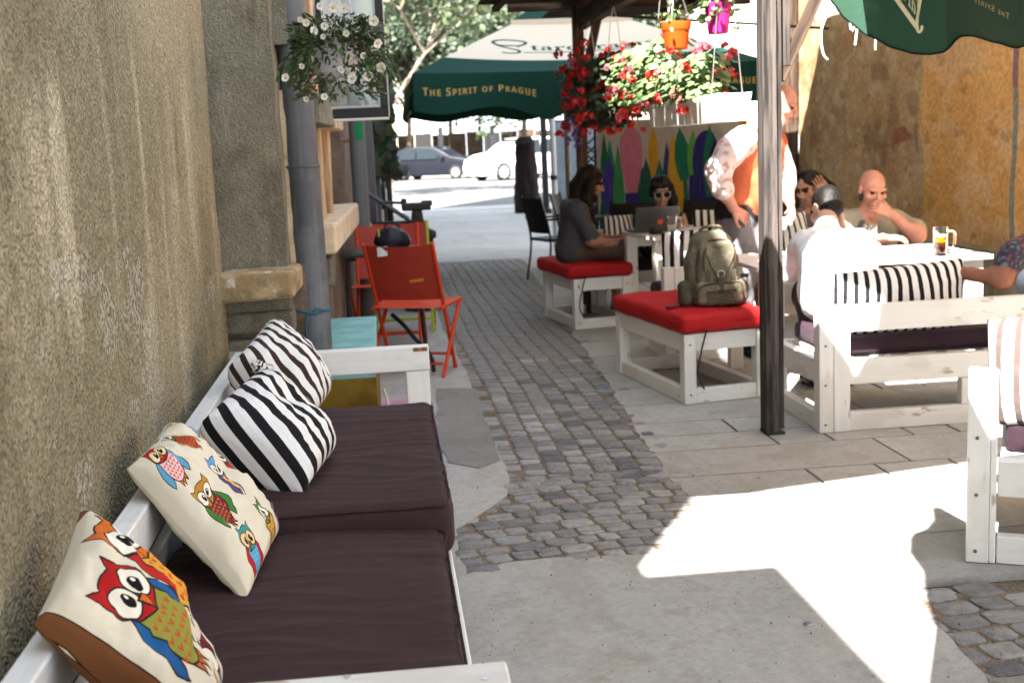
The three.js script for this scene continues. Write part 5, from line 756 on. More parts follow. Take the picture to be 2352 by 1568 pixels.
function fieldGeo(prims, cell, k0, colors, disp) {
  const lo = [1e9, 1e9, 1e9], hi = [-1e9, -1e9, -1e9], add = (q, r) => { for (let i = 0; i < 3; i++) { lo[i] = Math.min(lo[i], q[i] - r); hi[i] = Math.max(hi[i], q[i] + r); } };
  for (const p of prims) p.t === 0 ? (add(p.a, p.ra), add(p.b, p.rb)) : add(p.o, p.t === 1 ? Math.max(...p.r) : Math.hypot(...p.h));
  const m = cell * 3, n = [0, 1, 2].map(i => Math.ceil((hi[i] - lo[i] + 2 * m) / cell) + 1); for (let i = 0; i < 3; i++) lo[i] -= m;
  const F = new Float32Array(n[0] * n[1] * n[2]).fill(1); const id = (i, j, k) => i + n[0] * (j + n[1] * k);
  const eval_ = (x, y, z) => { let d = 1e3; for (const p of prims) { const e = primD(p, x, y, z); const k = p.k ?? k0; if (e >= d + k) continue; if (d >= e + k) { d = e; continue; } const h = k - Math.abs(d - e); d = Math.min(d, e) - (h > 0 ? h * h / (4 * k) : 0); } return disp ? d + disp(x, y, z) : d; };
  // coarse pass every 4th node skips empty space
  const st = 4, skip = cell * st * 1.75; for (let k = 0; k < n[2]; k += st) for (let j = 0; j < n[1]; j += st) for (let i = 0; i < n[0]; i += st) {
    const d = eval_(lo[0] + (i + st / 2) * cell, lo[1] + (j + st / 2) * cell, lo[2] + (k + st / 2) * cell); const far = Math.abs(d) > skip + k0;
    for (let c = k; c < Math.min(k + st, n[2]); c++) for (let b = j; b < Math.min(j + st, n[1]); b++) for (let a = i; a < Math.min(i + st, n[0]); a++) F[id(a, b, c)] = far ? d : eval_(lo[0] + a * cell, lo[1] + b * cell, lo[2] + c * cell);
  }
  const vid = new Int32Array(F.length).fill(-1), pos = [], idx = [];
  for (let k = 0; k < n[2] - 1; k++) for (let j = 0; j < n[1] - 1; j++) for (let i = 0; i < n[0] - 1; i++) {
    let s = 0, cx = 0, cy = 0, cz = 0; const f = []; let neg = 0; for (let c = 0; c < 8; c++) { const v = F[id(i + (c & 1), j + ((c >> 1) & 1), k + (c >> 2))]; f.push(v); if (v < 0) neg++; } if (neg === 0 || neg === 8) continue;
    for (const [a, b] of EDG) if ((f[a] < 0) !== (f[b] < 0)) { const t = f[a] / (f[a] - f[b]); cx += (a & 1) + ((b & 1) - (a & 1)) * t; cy += ((a >> 1) & 1) + (((b >> 1) & 1) - ((a >> 1) & 1)) * t; cz += (a >> 2) + ((b >> 2) - (a >> 2)) * t; s++; }
    vid[id(i, j, k)] = pos.length / 3; pos.push(lo[0] + (i + cx / s) * cell, lo[1] + (j + cy / s) * cell, lo[2] + (k + cz / s) * cell);
  }
  const quad = (a, b, c, d, fl) => { if (a < 0 || b < 0 || c < 0 || d < 0) return; fl ? idx.push(a, c, b, a, d, c) : idx.push(a, b, c, a, c, d); };
  for (let k = 1; k < n[2] - 1; k++) for (let j = 1; j < n[1] - 1; j++) for (let i = 1; i < n[0] - 1; i++) {
    const s = F[id(i, j, k)] < 0; if (s !== (F[id(i + 1, j, k)] < 0)) quad(vid[id(i, j - 1, k - 1)], vid[id(i, j, k - 1)], vid[id(i, j, k)], vid[id(i, j - 1, k)], !s);
    if (s !== (F[id(i, j + 1, k)] < 0)) quad(vid[id(i - 1, j, k - 1)], vid[id(i - 1, j, k)], vid[id(i, j, k)], vid[id(i, j, k - 1)], !s);
    if (s !== (F[id(i, j, k + 1)] < 0)) quad(vid[id(i - 1, j - 1, k)], vid[id(i, j - 1, k)], vid[id(i, j, k)], vid[id(i - 1, j, k)], !s);
  }
  const g = new THREE.BufferGeometry(); g.setAttribute('position', new THREE.Float32BufferAttribute(pos, 3)); g.setIndex(idx);
  if (colors) { const col = []; for (let i = 0; i < pos.length; i += 3) { let b = 1e9, c = 0; for (const p of prims) { const d = primD(p, pos[i], pos[i + 1], pos[i + 2]) - (p.bias || 0); if (d < b) { b = d; c = p.c; } } const q = typeof colors[c] === 'function' ? colors[c](pos[i], pos[i + 1], pos[i + 2]) : colors[c], m1 = n3(pos[i] * 34, pos[i + 1] * 34, pos[i + 2] * 34), m2 = n3(pos[i] * 90 + 5, pos[i + 1] * 90, pos[i + 2] * 90); col.push(q[0] * (1 + 0.10 * m1 + 0.08 * m2), q[1] * (1 + 0.20 * m1 + 0.10 * m2), q[2] * (1 + 0.20 * m1 + 0.10 * m2)); } g.setAttribute('color', new THREE.Float32BufferAttribute(col, 3)); }
  g.computeVertexNormals(); return g;
}
const EDG = [[0, 1], [2, 3], [4, 5], [6, 7], [0, 2], [1, 3], [4, 6], [5, 7], [0, 4], [1, 5], [2, 6], [3, 7]];
// ---------------------------------------------------------------- terrace furniture
const redM = M({ map: colorTex(256, 256, (u, v) => { const a = fbm(u, v, 4, 4, 3, 4), b = vn(u, v, 128, 128, 5), k = 0.85 + 0.3 * (a - 0.5) + 0.12 * (b - 0.5); return [0.46 * k, 0.012 * k, 0.016 * k]; }), bumpMap: weaveBump, bumpScale: 0.0008, roughness: 0.7, sheen: 0.15 });
const darkCushionM = M({ map: auberginTex, color: rgb(0.55, 0.5, 0.75), bumpMap: weaveBump, bumpScale: 0.0008, roughness: 0.85, sheen: 0.25, sheenColor: rgb(0.4, 0.33, 0.42) });
function bench(label, pos, turn, w, L, h) { // white pallet-timber bench, long axis local z
  const t = thing('bench', label, 'bench', pos, turn, 'white benches with red cushions'), s = 0.068, X = w / 2 - s / 2, Z = L / 2 - s / 2;
  for (const a of [-1, 1]) for (const b of [-1, 1]) part('leg', rbox(s, h - 0.004, s, a * X, (h - 0.004) / 2, b * Z, 0.004), paintMs[(a + b) ? 0 : 1], t);
  for (const b of [-1, 1]) { part('end_rail', rbox(w - 2 * s - 0.002, 0.095, 0.05, 0, h - 0.05, b * (Z + 0.004), 0.004), paintM, t); part('foot_rail', rbox(w - 2 * s - 0.002, 0.078, 0.05, 0, 0.039, b * (Z + 0.004), 0.004), paintMs[1], t); }
  for (const a of [-1, 1]) { part('side_rail', rbox(0.05, 0.095, L - 2 * s - 0.002, a * (X + 0.004), h - 0.05, 0, 0.004), paintMs[1], t); part('side_foot_rail', rbox(0.05, 0.078, L - 2 * s - 0.002, a * (X + 0.004), 0.039, 0, 0.004), paintM, t); }
  for (let i = 0; i < 6; i++) part('slat', rbox(w - 0.11, 0.018, 0.1, 0, h - 0.014, -L / 2 + 0.12 + i * (L - 0.24) / 5), paintMs[i % 2], t);
  for (const a of [-1, 1]) for (const y of [0.05, h - 0.06]) part('screw', new THREE.CylinderGeometry(0.006, 0.006, 0.004, 10).rotateX(PI / 2).translate(a * X, y, Z + s / 2), M({ color: rgb(0.12, 0.1, 0.09) }), t);
  return t;
}
function redCushion(label, pos, turn, w, L, th) {
  const g = cushionGeo(w, th, L, 0.032, (q, n) => 0.010 * n3(q.x * 5, q.y * 5, q.z * 4) + (n.y > 0.5 ? 0.014 * Math.cos(q.x / w * PI) * Math.cos(q.z / L * PI) : 0) - 0.006 * Math.exp(-((q.y / 0.008) ** 2)) * (Math.abs(n.y) < 0.5 ? 0 : 0), 30, 8, 50).translate(0, th / 2, 0);
  const t = thing('red_cushion', label, 'cushion', pos, turn, 'red bench cushions'); part('pad', g, redM, t);
  const e = []; for (const [x, z] of [[-1, -1], [1, -1], [1, 1], [-1, 1]]) e.push([x * (w / 2 - 0.004), th * 0.62, z * (L / 2 - 0.004)]); const seam = []; for (let i = 0; i < 4; i++) { const a = e[i], b = e[(i + 1) % 4]; for (let k = 0; k < 6; k++) seam.push([lerp(a[0], b[0], 0.04 + k / 6 * 0.92), a[1], lerp(a[2], b[2], 0.04 + k / 6 * 0.92)]); }
  part('piping', tube(seam, 0.005, 120, 6, true), redM, t); part('tie', tube([[-w / 2 + 0.14, 0.02, L / 2], [-w / 2 + 0.10, -0.1, L / 2 + 0.012], [-w / 2 + 0.08, -0.22, L / 2 + 0.012], [-w / 2 + 0.115, -0.30, L / 2 + 0.012]], 0.005, 20, 5), blackPlasticM, t); return t;
}
bench('white timber bench carrying the khaki backpack', [1.71, 0, -6.83], 0.16, 0.49, 1.06, 0.383);
redCushion('red cushion under the khaki backpack', [1.71, 0.3835, -6.83], 0.16, 0.53, 1.11, 0.10);
bench('white timber bench under the long-haired person', [1.575, 0, -9.56], 0.14, 0.46, 0.88, 0.39);
redCushion('red cushion under the long-haired person', [1.56, 0.3905, -9.56], 0.14, 0.53, 0.92, 0.10);

function loungeSofa(name, label, x0, x1, z0, z1, o = {}) { // back towards +z; world coordinates
  const t = thing(name, label, 'sofa', [x0, 0, z0]); t.rotation.y = o.turn || 0; const B = (w, h, d, x, y, z, r = 0.005) => rbox(w, h, d, x - x0, y, z - z0, r), w = x1 - x0, H = o.H || 0.605;
  part('corner_post', B(0.07, H, 0.078, x0 + 0.035, H / 2, z0), paintM, t); part('corner_board', o.plain ? B(0.02, H - 0.002, 0.06, x0 + 0.0805, H / 2, z0 + 0.006) : B(0.08, H - 0.002, 0.07, x0 + 0.111, H / 2, z0 + 0.006), paintMs[1], t); const xb = o.plain ? 0.092 : 0.152;
  if (!o.noTop) part('top_rail', B(w - xb - 0.003, 0.125, 0.05, (x0 + xb + x1) / 2, H - 0.065, z0 + 0.004), paintMs[1], t);
  part('seat_rail', B(w - xb - 0.003, 0.12, 0.05, (x0 + xb + x1) / 2, 0.285, z0 + 0.002), paintM, t);
  part('foot_rail', B(w - xb - 0.003, 0.092, 0.05, (x0 + xb + x1) / 2, 0.046, z0 + 0.003), paintMs[1], t);
  for (const x of o.legs || [x0 + 0.75, x1 - 0.05]) part('leg', B(0.10, 0.13, 0.05, x, 0.158, z0 + 0.001), paintM, t);
  part('end_post', B(0.07, H, 0.07, x1 + 0.036, H / 2, z0), paintM, t);
  for (const x of [x0 + 0.035, x1 + 0.03]) { part('rear_leg', B(0.068, 0.34, 0.07, x, 0.17, z1), paintM, t); part('side_seat_rail', B(0.05, 0.115, z0 - z1 - 0.078, x, 0.285, (z0 + z1) / 2), paintMs[1], t); part('side_foot_rail', B(0.05, 0.085, z0 - z1 - 0.078, x, 0.043, (z0 + z1) / 2), paintM, t); }
  part('front_rail', B(w - 0.06, 0.115, 0.05, (x0 + x1) / 2 + 0.03, 0.285, z1), paintM, t);
  for (let i = 0; i < 9; i++) part('slat', B(0.1, 0.02, z0 - z1 - 0.08, x0 + 0.15 + i * (w - 0.25) / 8, 0.334, (z0 + z1) / 2), paintMs[i % 2], t);
  for (const y of [0.04, 0.23, 0.42]) part('screw', new THREE.CylinderGeometry(0.006, 0.006, 0.004, 10).rotateX(PI / 2).translate(0.03, y, 0.0395), M({ color: rgb(0.14, 0.12, 0.1) }), t);
  return t;
}
loungeSofa('lounge_sofa', 'white timber sofa seen from behind with a striped pillow by the pergola post', 2.0, 3.75, -5.50, -6.16, { legs: [2.76, 3.5] });
tag(part(numbered('seat_cushion'), cushionGeo(1.62, 0.095, 0.60, 0.03, (q, n) => 0.006 * n3(q.x * 3, q.y, q.z * 4), 60, 6, 30).translate(2.92, 0.394, -5.845), darkCushionM, scene), 'dark cushion on the sofa of the white-shirted person', 'cushion');
{
  const P = (x, y, z) => V3(x, y, z);
  single('striped_pillow', pillowGeo(P(2.82, 0.775, -5.70), P(2.15, 0.735, -5.67), P(2.14, 0.42, -5.66), P(2.81, 0.425, -5.70), 0.23, { e: 0.42, seed: 41, pinch: 0.02 }), stripeM(5, 14, [0.010, 0.010, 0.013], 0.42), 'black and white striped pillow behind the sofa rail next to the resting forearm', 'pillow', 'striped pillows on the terrace');
  loungeSofa('lounge_sofa', 'white timber sofa with a sunlit striped pillow at the edge of the cobbles', 1.855, 3.6, -3.70, -4.5, { legs: [2.55, 3.3], turn: -0.5, H: 0.64, plain: true, noTop: true });
  tag(part(numbered('seat_cushion'), cushionGeo(1.62, 0.12, 0.64, 0.03, (q, n) => 0.008 * n3(q.x * 3, q.y, q.z * 4), 50, 6, 30).translate(0.925, 0.405, -0.40).rotateY(-0.5).translate(1.855, 0, -3.70), darkCushionM, scene), 'dark cushion under the sunlit striped pillow', 'cushion');
  single('striped_pillow', pillowGeo(P(2.40, 0.80, -3.62), P(1.985, 0.775, -3.84), P(1.955, 0.43, -3.77), P(2.36, 0.44, -3.53), 0.19, { e: 0.33, seed: 47, pinch: 0.02 }), stripeM(6, 9, [0.075, 0.055, 0.052], 0.36), 'sunlit striped pillow on the sofa at the edge of the cobbles', 'pillow', 'striped pillows on the terrace');
  // sofas round the laptop table
  loungeSofa('lounge_sofa', 'small white sunlit armchair behind the backpack bench', 1.74, 2.12, -7.56, -8.1, { legs: [2.0] });
  tag(part(numbered('seat_cushion'), cushionGeo(0.36, 0.12, 0.48, 0.03, null, 20, 4, 20).translate(1.95, 0.405, -7.84), darkCushionM, scene), 'dark cushion on the armchair behind the backpack', 'cushion');
  single('striped_pillow', pillowGeo(P(2.13, 0.84, -7.68), P(1.76, 0.82, -7.66), P(1.76, 0.475, -7.64), P(2.13, 0.475, -7.64), 0.14, { e: 0.4, seed: 53, pinch: 0.02, period: 0.5 }), stripeA, 'striped pillow right behind the khaki backpack', 'pillow', 'striped pillows on the terrace');
  const sb = thing('lounge_sofa', 'white sofa facing the camera side under the person with sunglasses', 'sofa', [2.45, 0, -10.1]);
  part('seat', rbox(1.5, 0.10, 0.62, 0, 0.30, 0), paintM, sb); for (const a of [-0.7, 0.7]) for (const b of [-0.26, 0.26]) part('leg', rbox(0.08, 0.25, 0.08, a, 0.125, b), paintMs[1], sb); part('back_rail', rbox(1.5, 0.11, 0.05, 0, 0.60, -0.29), paintM, sb); for (const a of [-0.7, 0.7]) part('back_post', rbox(0.07, 0.30, 0.06, a, 0.50, -0.28), paintM, sb); part('arm_board', rbox(0.07, 0.12, 0.5, -0.71, 0.60, 0), paintM, sb);
  tag(part(numbered('seat_cushion'), cushionGeo(1.4, 0.11, 0.56, 0.03, null, 30, 4, 20).translate(2.45, 0.41, -10.06), darkCushionM, scene), 'dark cushion under the person with sunglasses', 'cushion');
  single('striped_pillow', pillowGeo(P(2.06, 0.80, -10.02), P(1.80, 0.80, -9.96), P(1.80, 0.47, -9.86), P(2.07, 0.47, -9.9), 0.13, { e: 0.4, seed: 57, pinch: 0.02 }), stripeM(7, 7, [0.012, 0.012, 0.014]), 'striped pillow beyond the hands of the long-haired person', 'pillow', 'striped pillows on the terrace');
  single('striped_pillow', pillowGeo(P(2.98, 0.79, -10.1), P(2.58, 0.81, -10.04), P(2.57, 0.47, -9.95), P(2.98, 0.47, -10.0), 0.13, { e: 0.4, seed: 59, pinch: 0.02, period: 0.5 }), stripeA, 'striped pillow beside the bare shoulder of the person with sunglasses', 'pillow', 'striped pillows on the terrace');
  single('striped_pillow', pillowGeo(P(2.98, 0.86, -8.42), P(2.62, 0.80, -8.36), P(2.62, 0.50, -8.24), P(2.98, 0.52, -8.3), 0.14, { e: 0.4, seed: 63, pinch: 0.02 }), stripeM(8, 8, [0.02, 0.02, 0.02], 0.35).clone(), 'striped pillow beside the person with a hand on the hair', 'pillow', 'striped pillows on the terrace');
}
// laptop table
{
  const t = thing('white_table', 'white timber table with the open laptop', 'table', [2.28, 0, -8.96], 0.12), w = 0.84, d = 0.74, h = 0.72;
  for (let i = 0; i < 5; i++) part('plank', rbox(w / 5 - 0.003, 0.028, d, -w / 2 + (i + 0.5) * w / 5, h - 0.014, 0, 0.004), paintMs[i % 2], t);
  for (const a of [-1, 1]) for (const b of [-1, 1]) part('leg', rbox(0.085, h - 0.03, 0.07, a * (w / 2 - 0.06), (h - 0.03) / 2, b * (d / 2 - 0.05)), paintM, t);
  for (const b of [-1, 1]) part('apron', rbox(w - 0.21, 0.09, 0.03, 0, h - 0.075, b * (d / 2 - 0.04)), paintMs[1], t);
  const lp = thing('laptop', 'grey laptop with a red sticker open on the white table', 'laptop', [2.03, 0.72, -9.0], 0.05), lid = M({ color: rgb(0.085, 0.085, 0.09), roughness: 0.4, metalness: 0.4 });
  part('base', new RoundedBoxGeometry(0.34, 0.016, 0.235, 2, 0.006).translate(0, 0.009, -0.1), lid, lp); const l = part('lid', new RoundedBoxGeometry(0.34, 0.19, 0.008, 2, 0.004).rotateX(0.32).translate(0, 0.104, 0.045), lid, lp); part('sticker', new THREE.CircleGeometry(0.021, 24).rotateX(0.32).translate(0.025, 0.080, 0.0425), M({ color: rgb(0.62, 0.07, 0.03), roughness: 0.6 }), l);
  part('screen', new THREE.PlaneGeometry(0.31, 0.16).rotateX(0.32 + PI).translate(0, 0.104, 0.0402), blackPlasticM, lp);
  const cam = thing('black_gadget', 'small black gadget lying by the laptop', 'gadget', [1.985, 0.72, -8.80], 0.3); part('body', new RoundedBoxGeometry(0.09, 0.035, 0.06, 2, 0.012).translate(0, 0.018, 0), blackPlasticM, cam); part('knob', new THREE.CylinderGeometry(0.016, 0.016, 0.02, 14).translate(-0.02, 0.044, 0), blackMetalM, cam); part('paper', rbox(0.07, 0.006, 0.05, 0.09, 0.003, 0, 0.001), paintM, cam);
}
function mug(label, x, y, z, o) { // glass beer mug with handle
  const t = thing('beer_mug', label, 'mug', [x, y, z], o.turn || 0, 'glass mugs'), r = 0.041, h = o.h || 0.15;
  part('glass', new THREE.LatheGeometry([[0, 0], [r * 0.98, 0], [r, 0.01], [r, h], [r - 0.004, h], [r - 0.005, 0.018], [0, 0.016]].map(p => new THREE.Vector2(...p)), 28), M({ color: rgb(0.96, 0.98, 0.97), transmission: 1, roughness: 0.02, thickness: 0.004, ior: 1.45 }), t);
  part('handle', tube([[r - 0.002, h * 0.84, 0], [r + 0.035, h * 0.80, 0], [r + 0.042, h * 0.5, 0], [r + 0.03, h * 0.25, 0], [r - 0.002, h * 0.2, 0]], 0.007, 24, 8), M({ color: rgb(0.96, 0.98, 0.97), transmission: 1, roughness: 0.03, thickness: 0.01, ior: 1.45 }), t);
  if (o.beer) part('beer', new THREE.CylinderGeometry(r - 0.0065, r - 0.0065, o.beer, 28).translate(0, 0.02 + o.beer / 2, 0), M({ color: rgb(1, 0.72, 0.25), transmission: 1, roughness: 0.05, thickness: 0.05, ior: 1.33, attenuationColor: rgb(0.95, 0.42, 0.03), attenuationDistance: 0.035 }), t);
  if (o.foam) part('foam', new THREE.CylinderGeometry(r - 0.0062, r - 0.0064, o.foam, 28).translate(0, 0.0205 + (o.beer || 0) + o.foam / 2, 0), M({ color: rgb(0.82, 0.80, 0.74), roughness: 0.9 }), t);
  return t;
}
mug('glass mug standing empty in front of the laptop', 2.10, 0.72, -8.77, { h: 0.135 });
{ // guests' table
  const t = thing('white_table', 'white terrace table with beer mugs', 'table', [2.70, 0, -6.87]), w = 1.36, d = 0.80, h = 0.695;
  for (let i = 0; i < 6; i++) part('plank', rbox(w, 0.026, d / 6 - 0.004, 0, h - 0.013, -d / 2 + (i + 0.5) * d / 6, 0.005), paintMs[i % 2], t);
  for (const a of [-1, 1]) for (const b of [-1, 1]) part('leg', rbox(0.08, h - 0.028, 0.08, a * (w / 2 - 0.08), (h - 0.028) / 2, b * (d / 2 - 0.08)), paintM, t);
  const hT = 0.695, m1 = at(2160, 588, { y: hT }), m2 = at(2010, 560, { y: hT });
  mug('beer mug half full of amber beer near the table end', m1.x, hT, Math.max(m1.z, -7.2), { beer: 0.088, foam: 0.012, h: 0.165 });
  mug('beer mug with foam before the bald person in beige', 2.93, hT, -7.12, { beer: 0.05, foam: 0.03, h: 0.155, turn: PI });
  const g3 = mug('small glass mug beside the elbow of the white-shirted person', 2.72, hT, -7.05, { h: 0.12, turn: PI });
  const hat = thing('white_hat', 'white sun hat lying on the beer table', 'hat', [2.72, hT, -6.68]); const cl = M({ color: rgb(0.80, 0.79, 0.76), roughness: 0.9 });
  part('crown', new THREE.LatheGeometry([[0.0, 0.10], [0.05, 0.098], [0.085, 0.075], [0.095, 0.02], [0.10, 0.008]].map(p => new THREE.Vector2(...p)), 28), cl, hat); part('brim', new THREE.LatheGeometry([[0.10, 0.008], [0.15, 0.003], [0.165, 0.002], [0.165, 0.0], [0.10, 0.004]].map(p => new THREE.Vector2(...p)), 32), cl, hat);
  const menu = thing('red_menu', 'red printed paper lying beside the beer mug', 'paper', [3.06, hT, -6.95], 0.3); part('sheet', new THREE.BoxGeometry(0.22, 0.003, 0.15).translate(0, 0.0016, 0), M({ color: rgb(0.45, 0.06, 0.06), roughness: 0.7 }), menu); part('white_panel', new THREE.BoxGeometry(0.10, 0.0012, 0.12).translate(-0.04, 0.0042, 0), paintM, menu);
  const ash = thing('ashtray', 'dark glass ashtray on the beer table', 'ashtray', [3.16, hT, -6.66]); part('bowl', new THREE.LatheGeometry([[0, 0], [0.045, 0], [0.055, 0.03], [0.047, 0.03], [0.04, 0.008], [0, 0.008]].map(p => new THREE.Vector2(...p)), 24), blackPlasticM, ash); part('stub', bar([0, 0.012, 0], [0.05, 0.034, 0.01], 0.004), paintM, ash);
}
// khaki backpack
{
  const khTex = colorTex(512, 512, (u, v) => { const a = fbm(u, v, 6, 6, 3, 4), b = vn(u, v, 256, 256, 5), l = smooth(0.55, 0.7, fbm(u, v, 9, 9, 13, 4)); const c = mix3([0.125, 0.118, 0.083], [0.185, 0.175, 0.128], l); return c.map(x => x * (0.8 + 0.25 * a + 0.2 * b)); });
  const kh = M({ map: khTex, bumpMap: weaveBump, bumpScale: 0.001, roughness: 0.88 }), kd = M({ map: khTex, color: rgb(0.55, 0.52, 0.5), roughness: 0.9 }), br = M({ color: rgb(0.065, 0.032, 0.022), roughness: 0.7 });
  const t = thing('backpack', 'khaki canvas backpack with brown zips standing on the red cushion', 'backpack', [1.80, 0.487, -6.56], 0.02);
  const dsp = (x, y, z) => 0.006 * n3(x * 16, y * 16, z * 16) + 0.003 * n3(x * 40, y * 40, z * 40), uvb = g => boxUV(g, 2.2);
  const F = (p, k = 0.03) => { const g = fieldGeo(p, 0.006, k, null, dsp); return smoothUV(g); };
  function smoothUV(g) { const p = g.attributes.position, uv = []; for (let i = 0; i < p.count; i++) uv.push(p.getX(i) * 2.4 + p.getZ(i) * 1.1, p.getY(i) * 2.4); g.setAttribute('uv', new THREE.Float32BufferAttribute(uv, 2)); return g; }
  part('main_body', F([rb3([0, 0.15, -0.05], [0.145, 0.15, 0.085], 0.06, 0), rb3([0, 0.30, -0.055], [0.115, 0.115, 0.078], 0.075, 0)], 0.06), kh, t);
  part('upper_pocket', F([rb3([0.005, 0.235, 0.025], [0.105, 0.13, 0.045], 0.042, 0)]), kh, t);
  part('lower_pocket', F([rb3([0.012, 0.075, 0.045], [0.135, 0.068, 0.05], 0.035, 0)]), kh, t);
  part('side_pocket', F([rb3([-0.155, 0.075, -0.02], [0.04, 0.07, 0.05], 0.032, 0)]), kd, t); part('side_pocket', F([rb3([0.16, 0.07, -0.02], [0.032, 0.065, 0.05], 0.03, 0)]), kd, t);
  const sh = new THREE.Shape(); sh.moveTo(-0.075, 0.075); sh.quadraticCurveTo(-0.035, 0.09, 0, 0.072); sh.quadraticCurveTo(0.04, 0.09, 0.085, 0.075); sh.quadraticCurveTo(0.085, 0.0, 0.03, -0.075); sh.quadraticCurveTo(0.005, -0.092, -0.02, -0.075); sh.quadraticCurveTo(-0.07, 0.0, -0.075, 0.075);
  part('flap', boxUV(new THREE.ExtrudeGeometry(sh, { depth: 0.006, bevelEnabled: true, bevelSize: 0.004, bevelThickness: 0.004, bevelSegments: 2 }).rotateX(-0.06).translate(0.012, 0.262, 0.068), 2.4), kh, t);
  const zip = (pts, r = 0.0055) => part('zip', tube(pts, r, 60, 6), br, t);
  zip([[-0.105, 0.12, 0.045], [-0.108, 0.24, 0.045], [-0.085, 0.33, 0.045], [-0.03, 0.363, 0.04], [0.05, 0.363, 0.04], [0.095, 0.33, 0.045], [0.115, 0.24, 0.045]], 0.007);
  zip([[-0.075, 0.20, 0.07], [-0.072, 0.30, 0.073], [-0.045, 0.335, 0.068], [0.01, 0.325, 0.071], [0.06, 0.337, 0.066], [0.096, 0.31, 0.07], [0.105, 0.24, 0.066]]);
  zip([[-0.118, 0.04, 0.085], [-0.116, 0.10, 0.09], [-0.08, 0.125, 0.09], [0.05, 0.133, 0.088], [0.125, 0.128, 0.085], [0.143, 0.08, 0.085]]); zip([[-0.07, 0.088, 0.099], [0.1, 0.094, 0.099]], 0.005);
  part('buckle', new THREE.TorusGeometry(0.019, 0.006, 8, 24).translate(0.014, 0.183, 0.088), M({ color: rgb(0.30, 0.29, 0.24), roughness: 0.35, metalness: 0.5 }), t); part('buckle_strap', rbox(0.034, 0.10, 0.01, 0.014, 0.12, 0.093, 0.004), kd, t);
  part('mesh_patch', new RoundedBoxGeometry(0.17, 0.062, 0.008, 2, 0.004).translate(0.015, 0.05, 0.094), kd, t);
  for (const x of [-0.055, 0.09]) part('pocket_tab', new RoundedBoxGeometry(0.03, 0.08, 0.006, 2, 0.003).translate(x, 0.165, 0.07), kd, t);
  part('carry_handle', tube([[-0.06, 0.385, -0.05], [-0.055, 0.42, -0.05], [0.0, 0.437, -0.05], [0.065, 0.425, -0.05], [0.07, 0.385, -0.05]], 0.009, 24, 7), kd, t);
  part('shoulder_strap', tube([[-0.13, 0.02, -0.08], [-0.19, 0.006, -0.02], [-0.24, 0.008, 0.03], [-0.29, 0.012, 0.07]], 0.009, 24, 6), br, t); part('side_strap', rbox(0.05, 0.022, 0.008, 0.185, 0.155, -0.03, 0.003), kd, t);
}
// black garden chairs and table further back
function gardenChair(label, x, z, turn) {
  const t = thing('garden_chair', label, 'chair', [x, 0, z], turn, 'black garden chairs');
  part('seat', rbox(0.46, 0.03, 0.44, 0, 0.43, 0, 0.01), blackPlasticM, t); part('backrest', gridGeo(8, 8, (u, v) => [lerp(-0.22, 0.22, u), lerp(0.50, 0.86, v), -0.21 - 0.08 * v - 0.03 * Math.sin(u * PI)]), M({ color: rgb(0.02, 0.02, 0.022), roughness: 0.7 }), t);
  for (const s of [-1, 1]) { part('rear_leg', tube([[s * 0.23, 0, -0.26], [s * 0.23, 0.43, -0.20], [s * 0.225, 0.88, -0.30]], 0.012, 14, 7), blackMetalM, t); part('front_leg', tube([[s * 0.23, 0, 0.22], [s * 0.23, 0.42, 0.20], [s * 0.235, 0.63, 0.18]], 0.012, 12, 7), blackMetalM, t); part('armrest', rbox(0.045, 0.022, 0.46, s * 0.238, 0.645, -0.02, 0.01), blackPlasticM, t); }
  return t;
}
gardenChair('black garden chair behind the back of the long-haired person', 1.80, -12.6, 1.9); gardenChair('black garden chair at the dark table near the lattice', 2.15, -13.1, 1.2); gardenChair('black garden chair before the painted mural', 2.25, -10.95, 3.1); gardenChair('black garden chair below the salmon shape of the mural', 2.85, -10.98, 3.3);
{
  const t = thing('dark_table', 'dark garden table in front of the painted mural', 'table', [2.05, 0, -10.75]); part('top', rbox(0.8, 0.03, 0.25, 0, 0.74, 0, 0.01), M({ color: rgb(0.06, 0.065, 0.065), roughness: 0.3 }), t); for (const a of [-.36, .36]) for (const b of [-.09, .09]) part('leg', rbox(0.03, 0.725, 0.03, a, 0.3625, b), blackMetalM, t);
  const q = thing('napkin_holder', 'grey napkin holder on the dark garden table', 'holder', [1.82, 0.755, -10.75]); part('body', new THREE.CylinderGeometry(0.03, 0.034, 0.13, 16).translate(0, 0.065, 0), M({ color: rgb(0.10, 0.10, 0.14) }), q); part('rim', new THREE.TorusGeometry(0.031, 0.004, 6, 20).rotateX(PI / 2).translate(0, 0.13, 0), blackPlasticM, q);
}
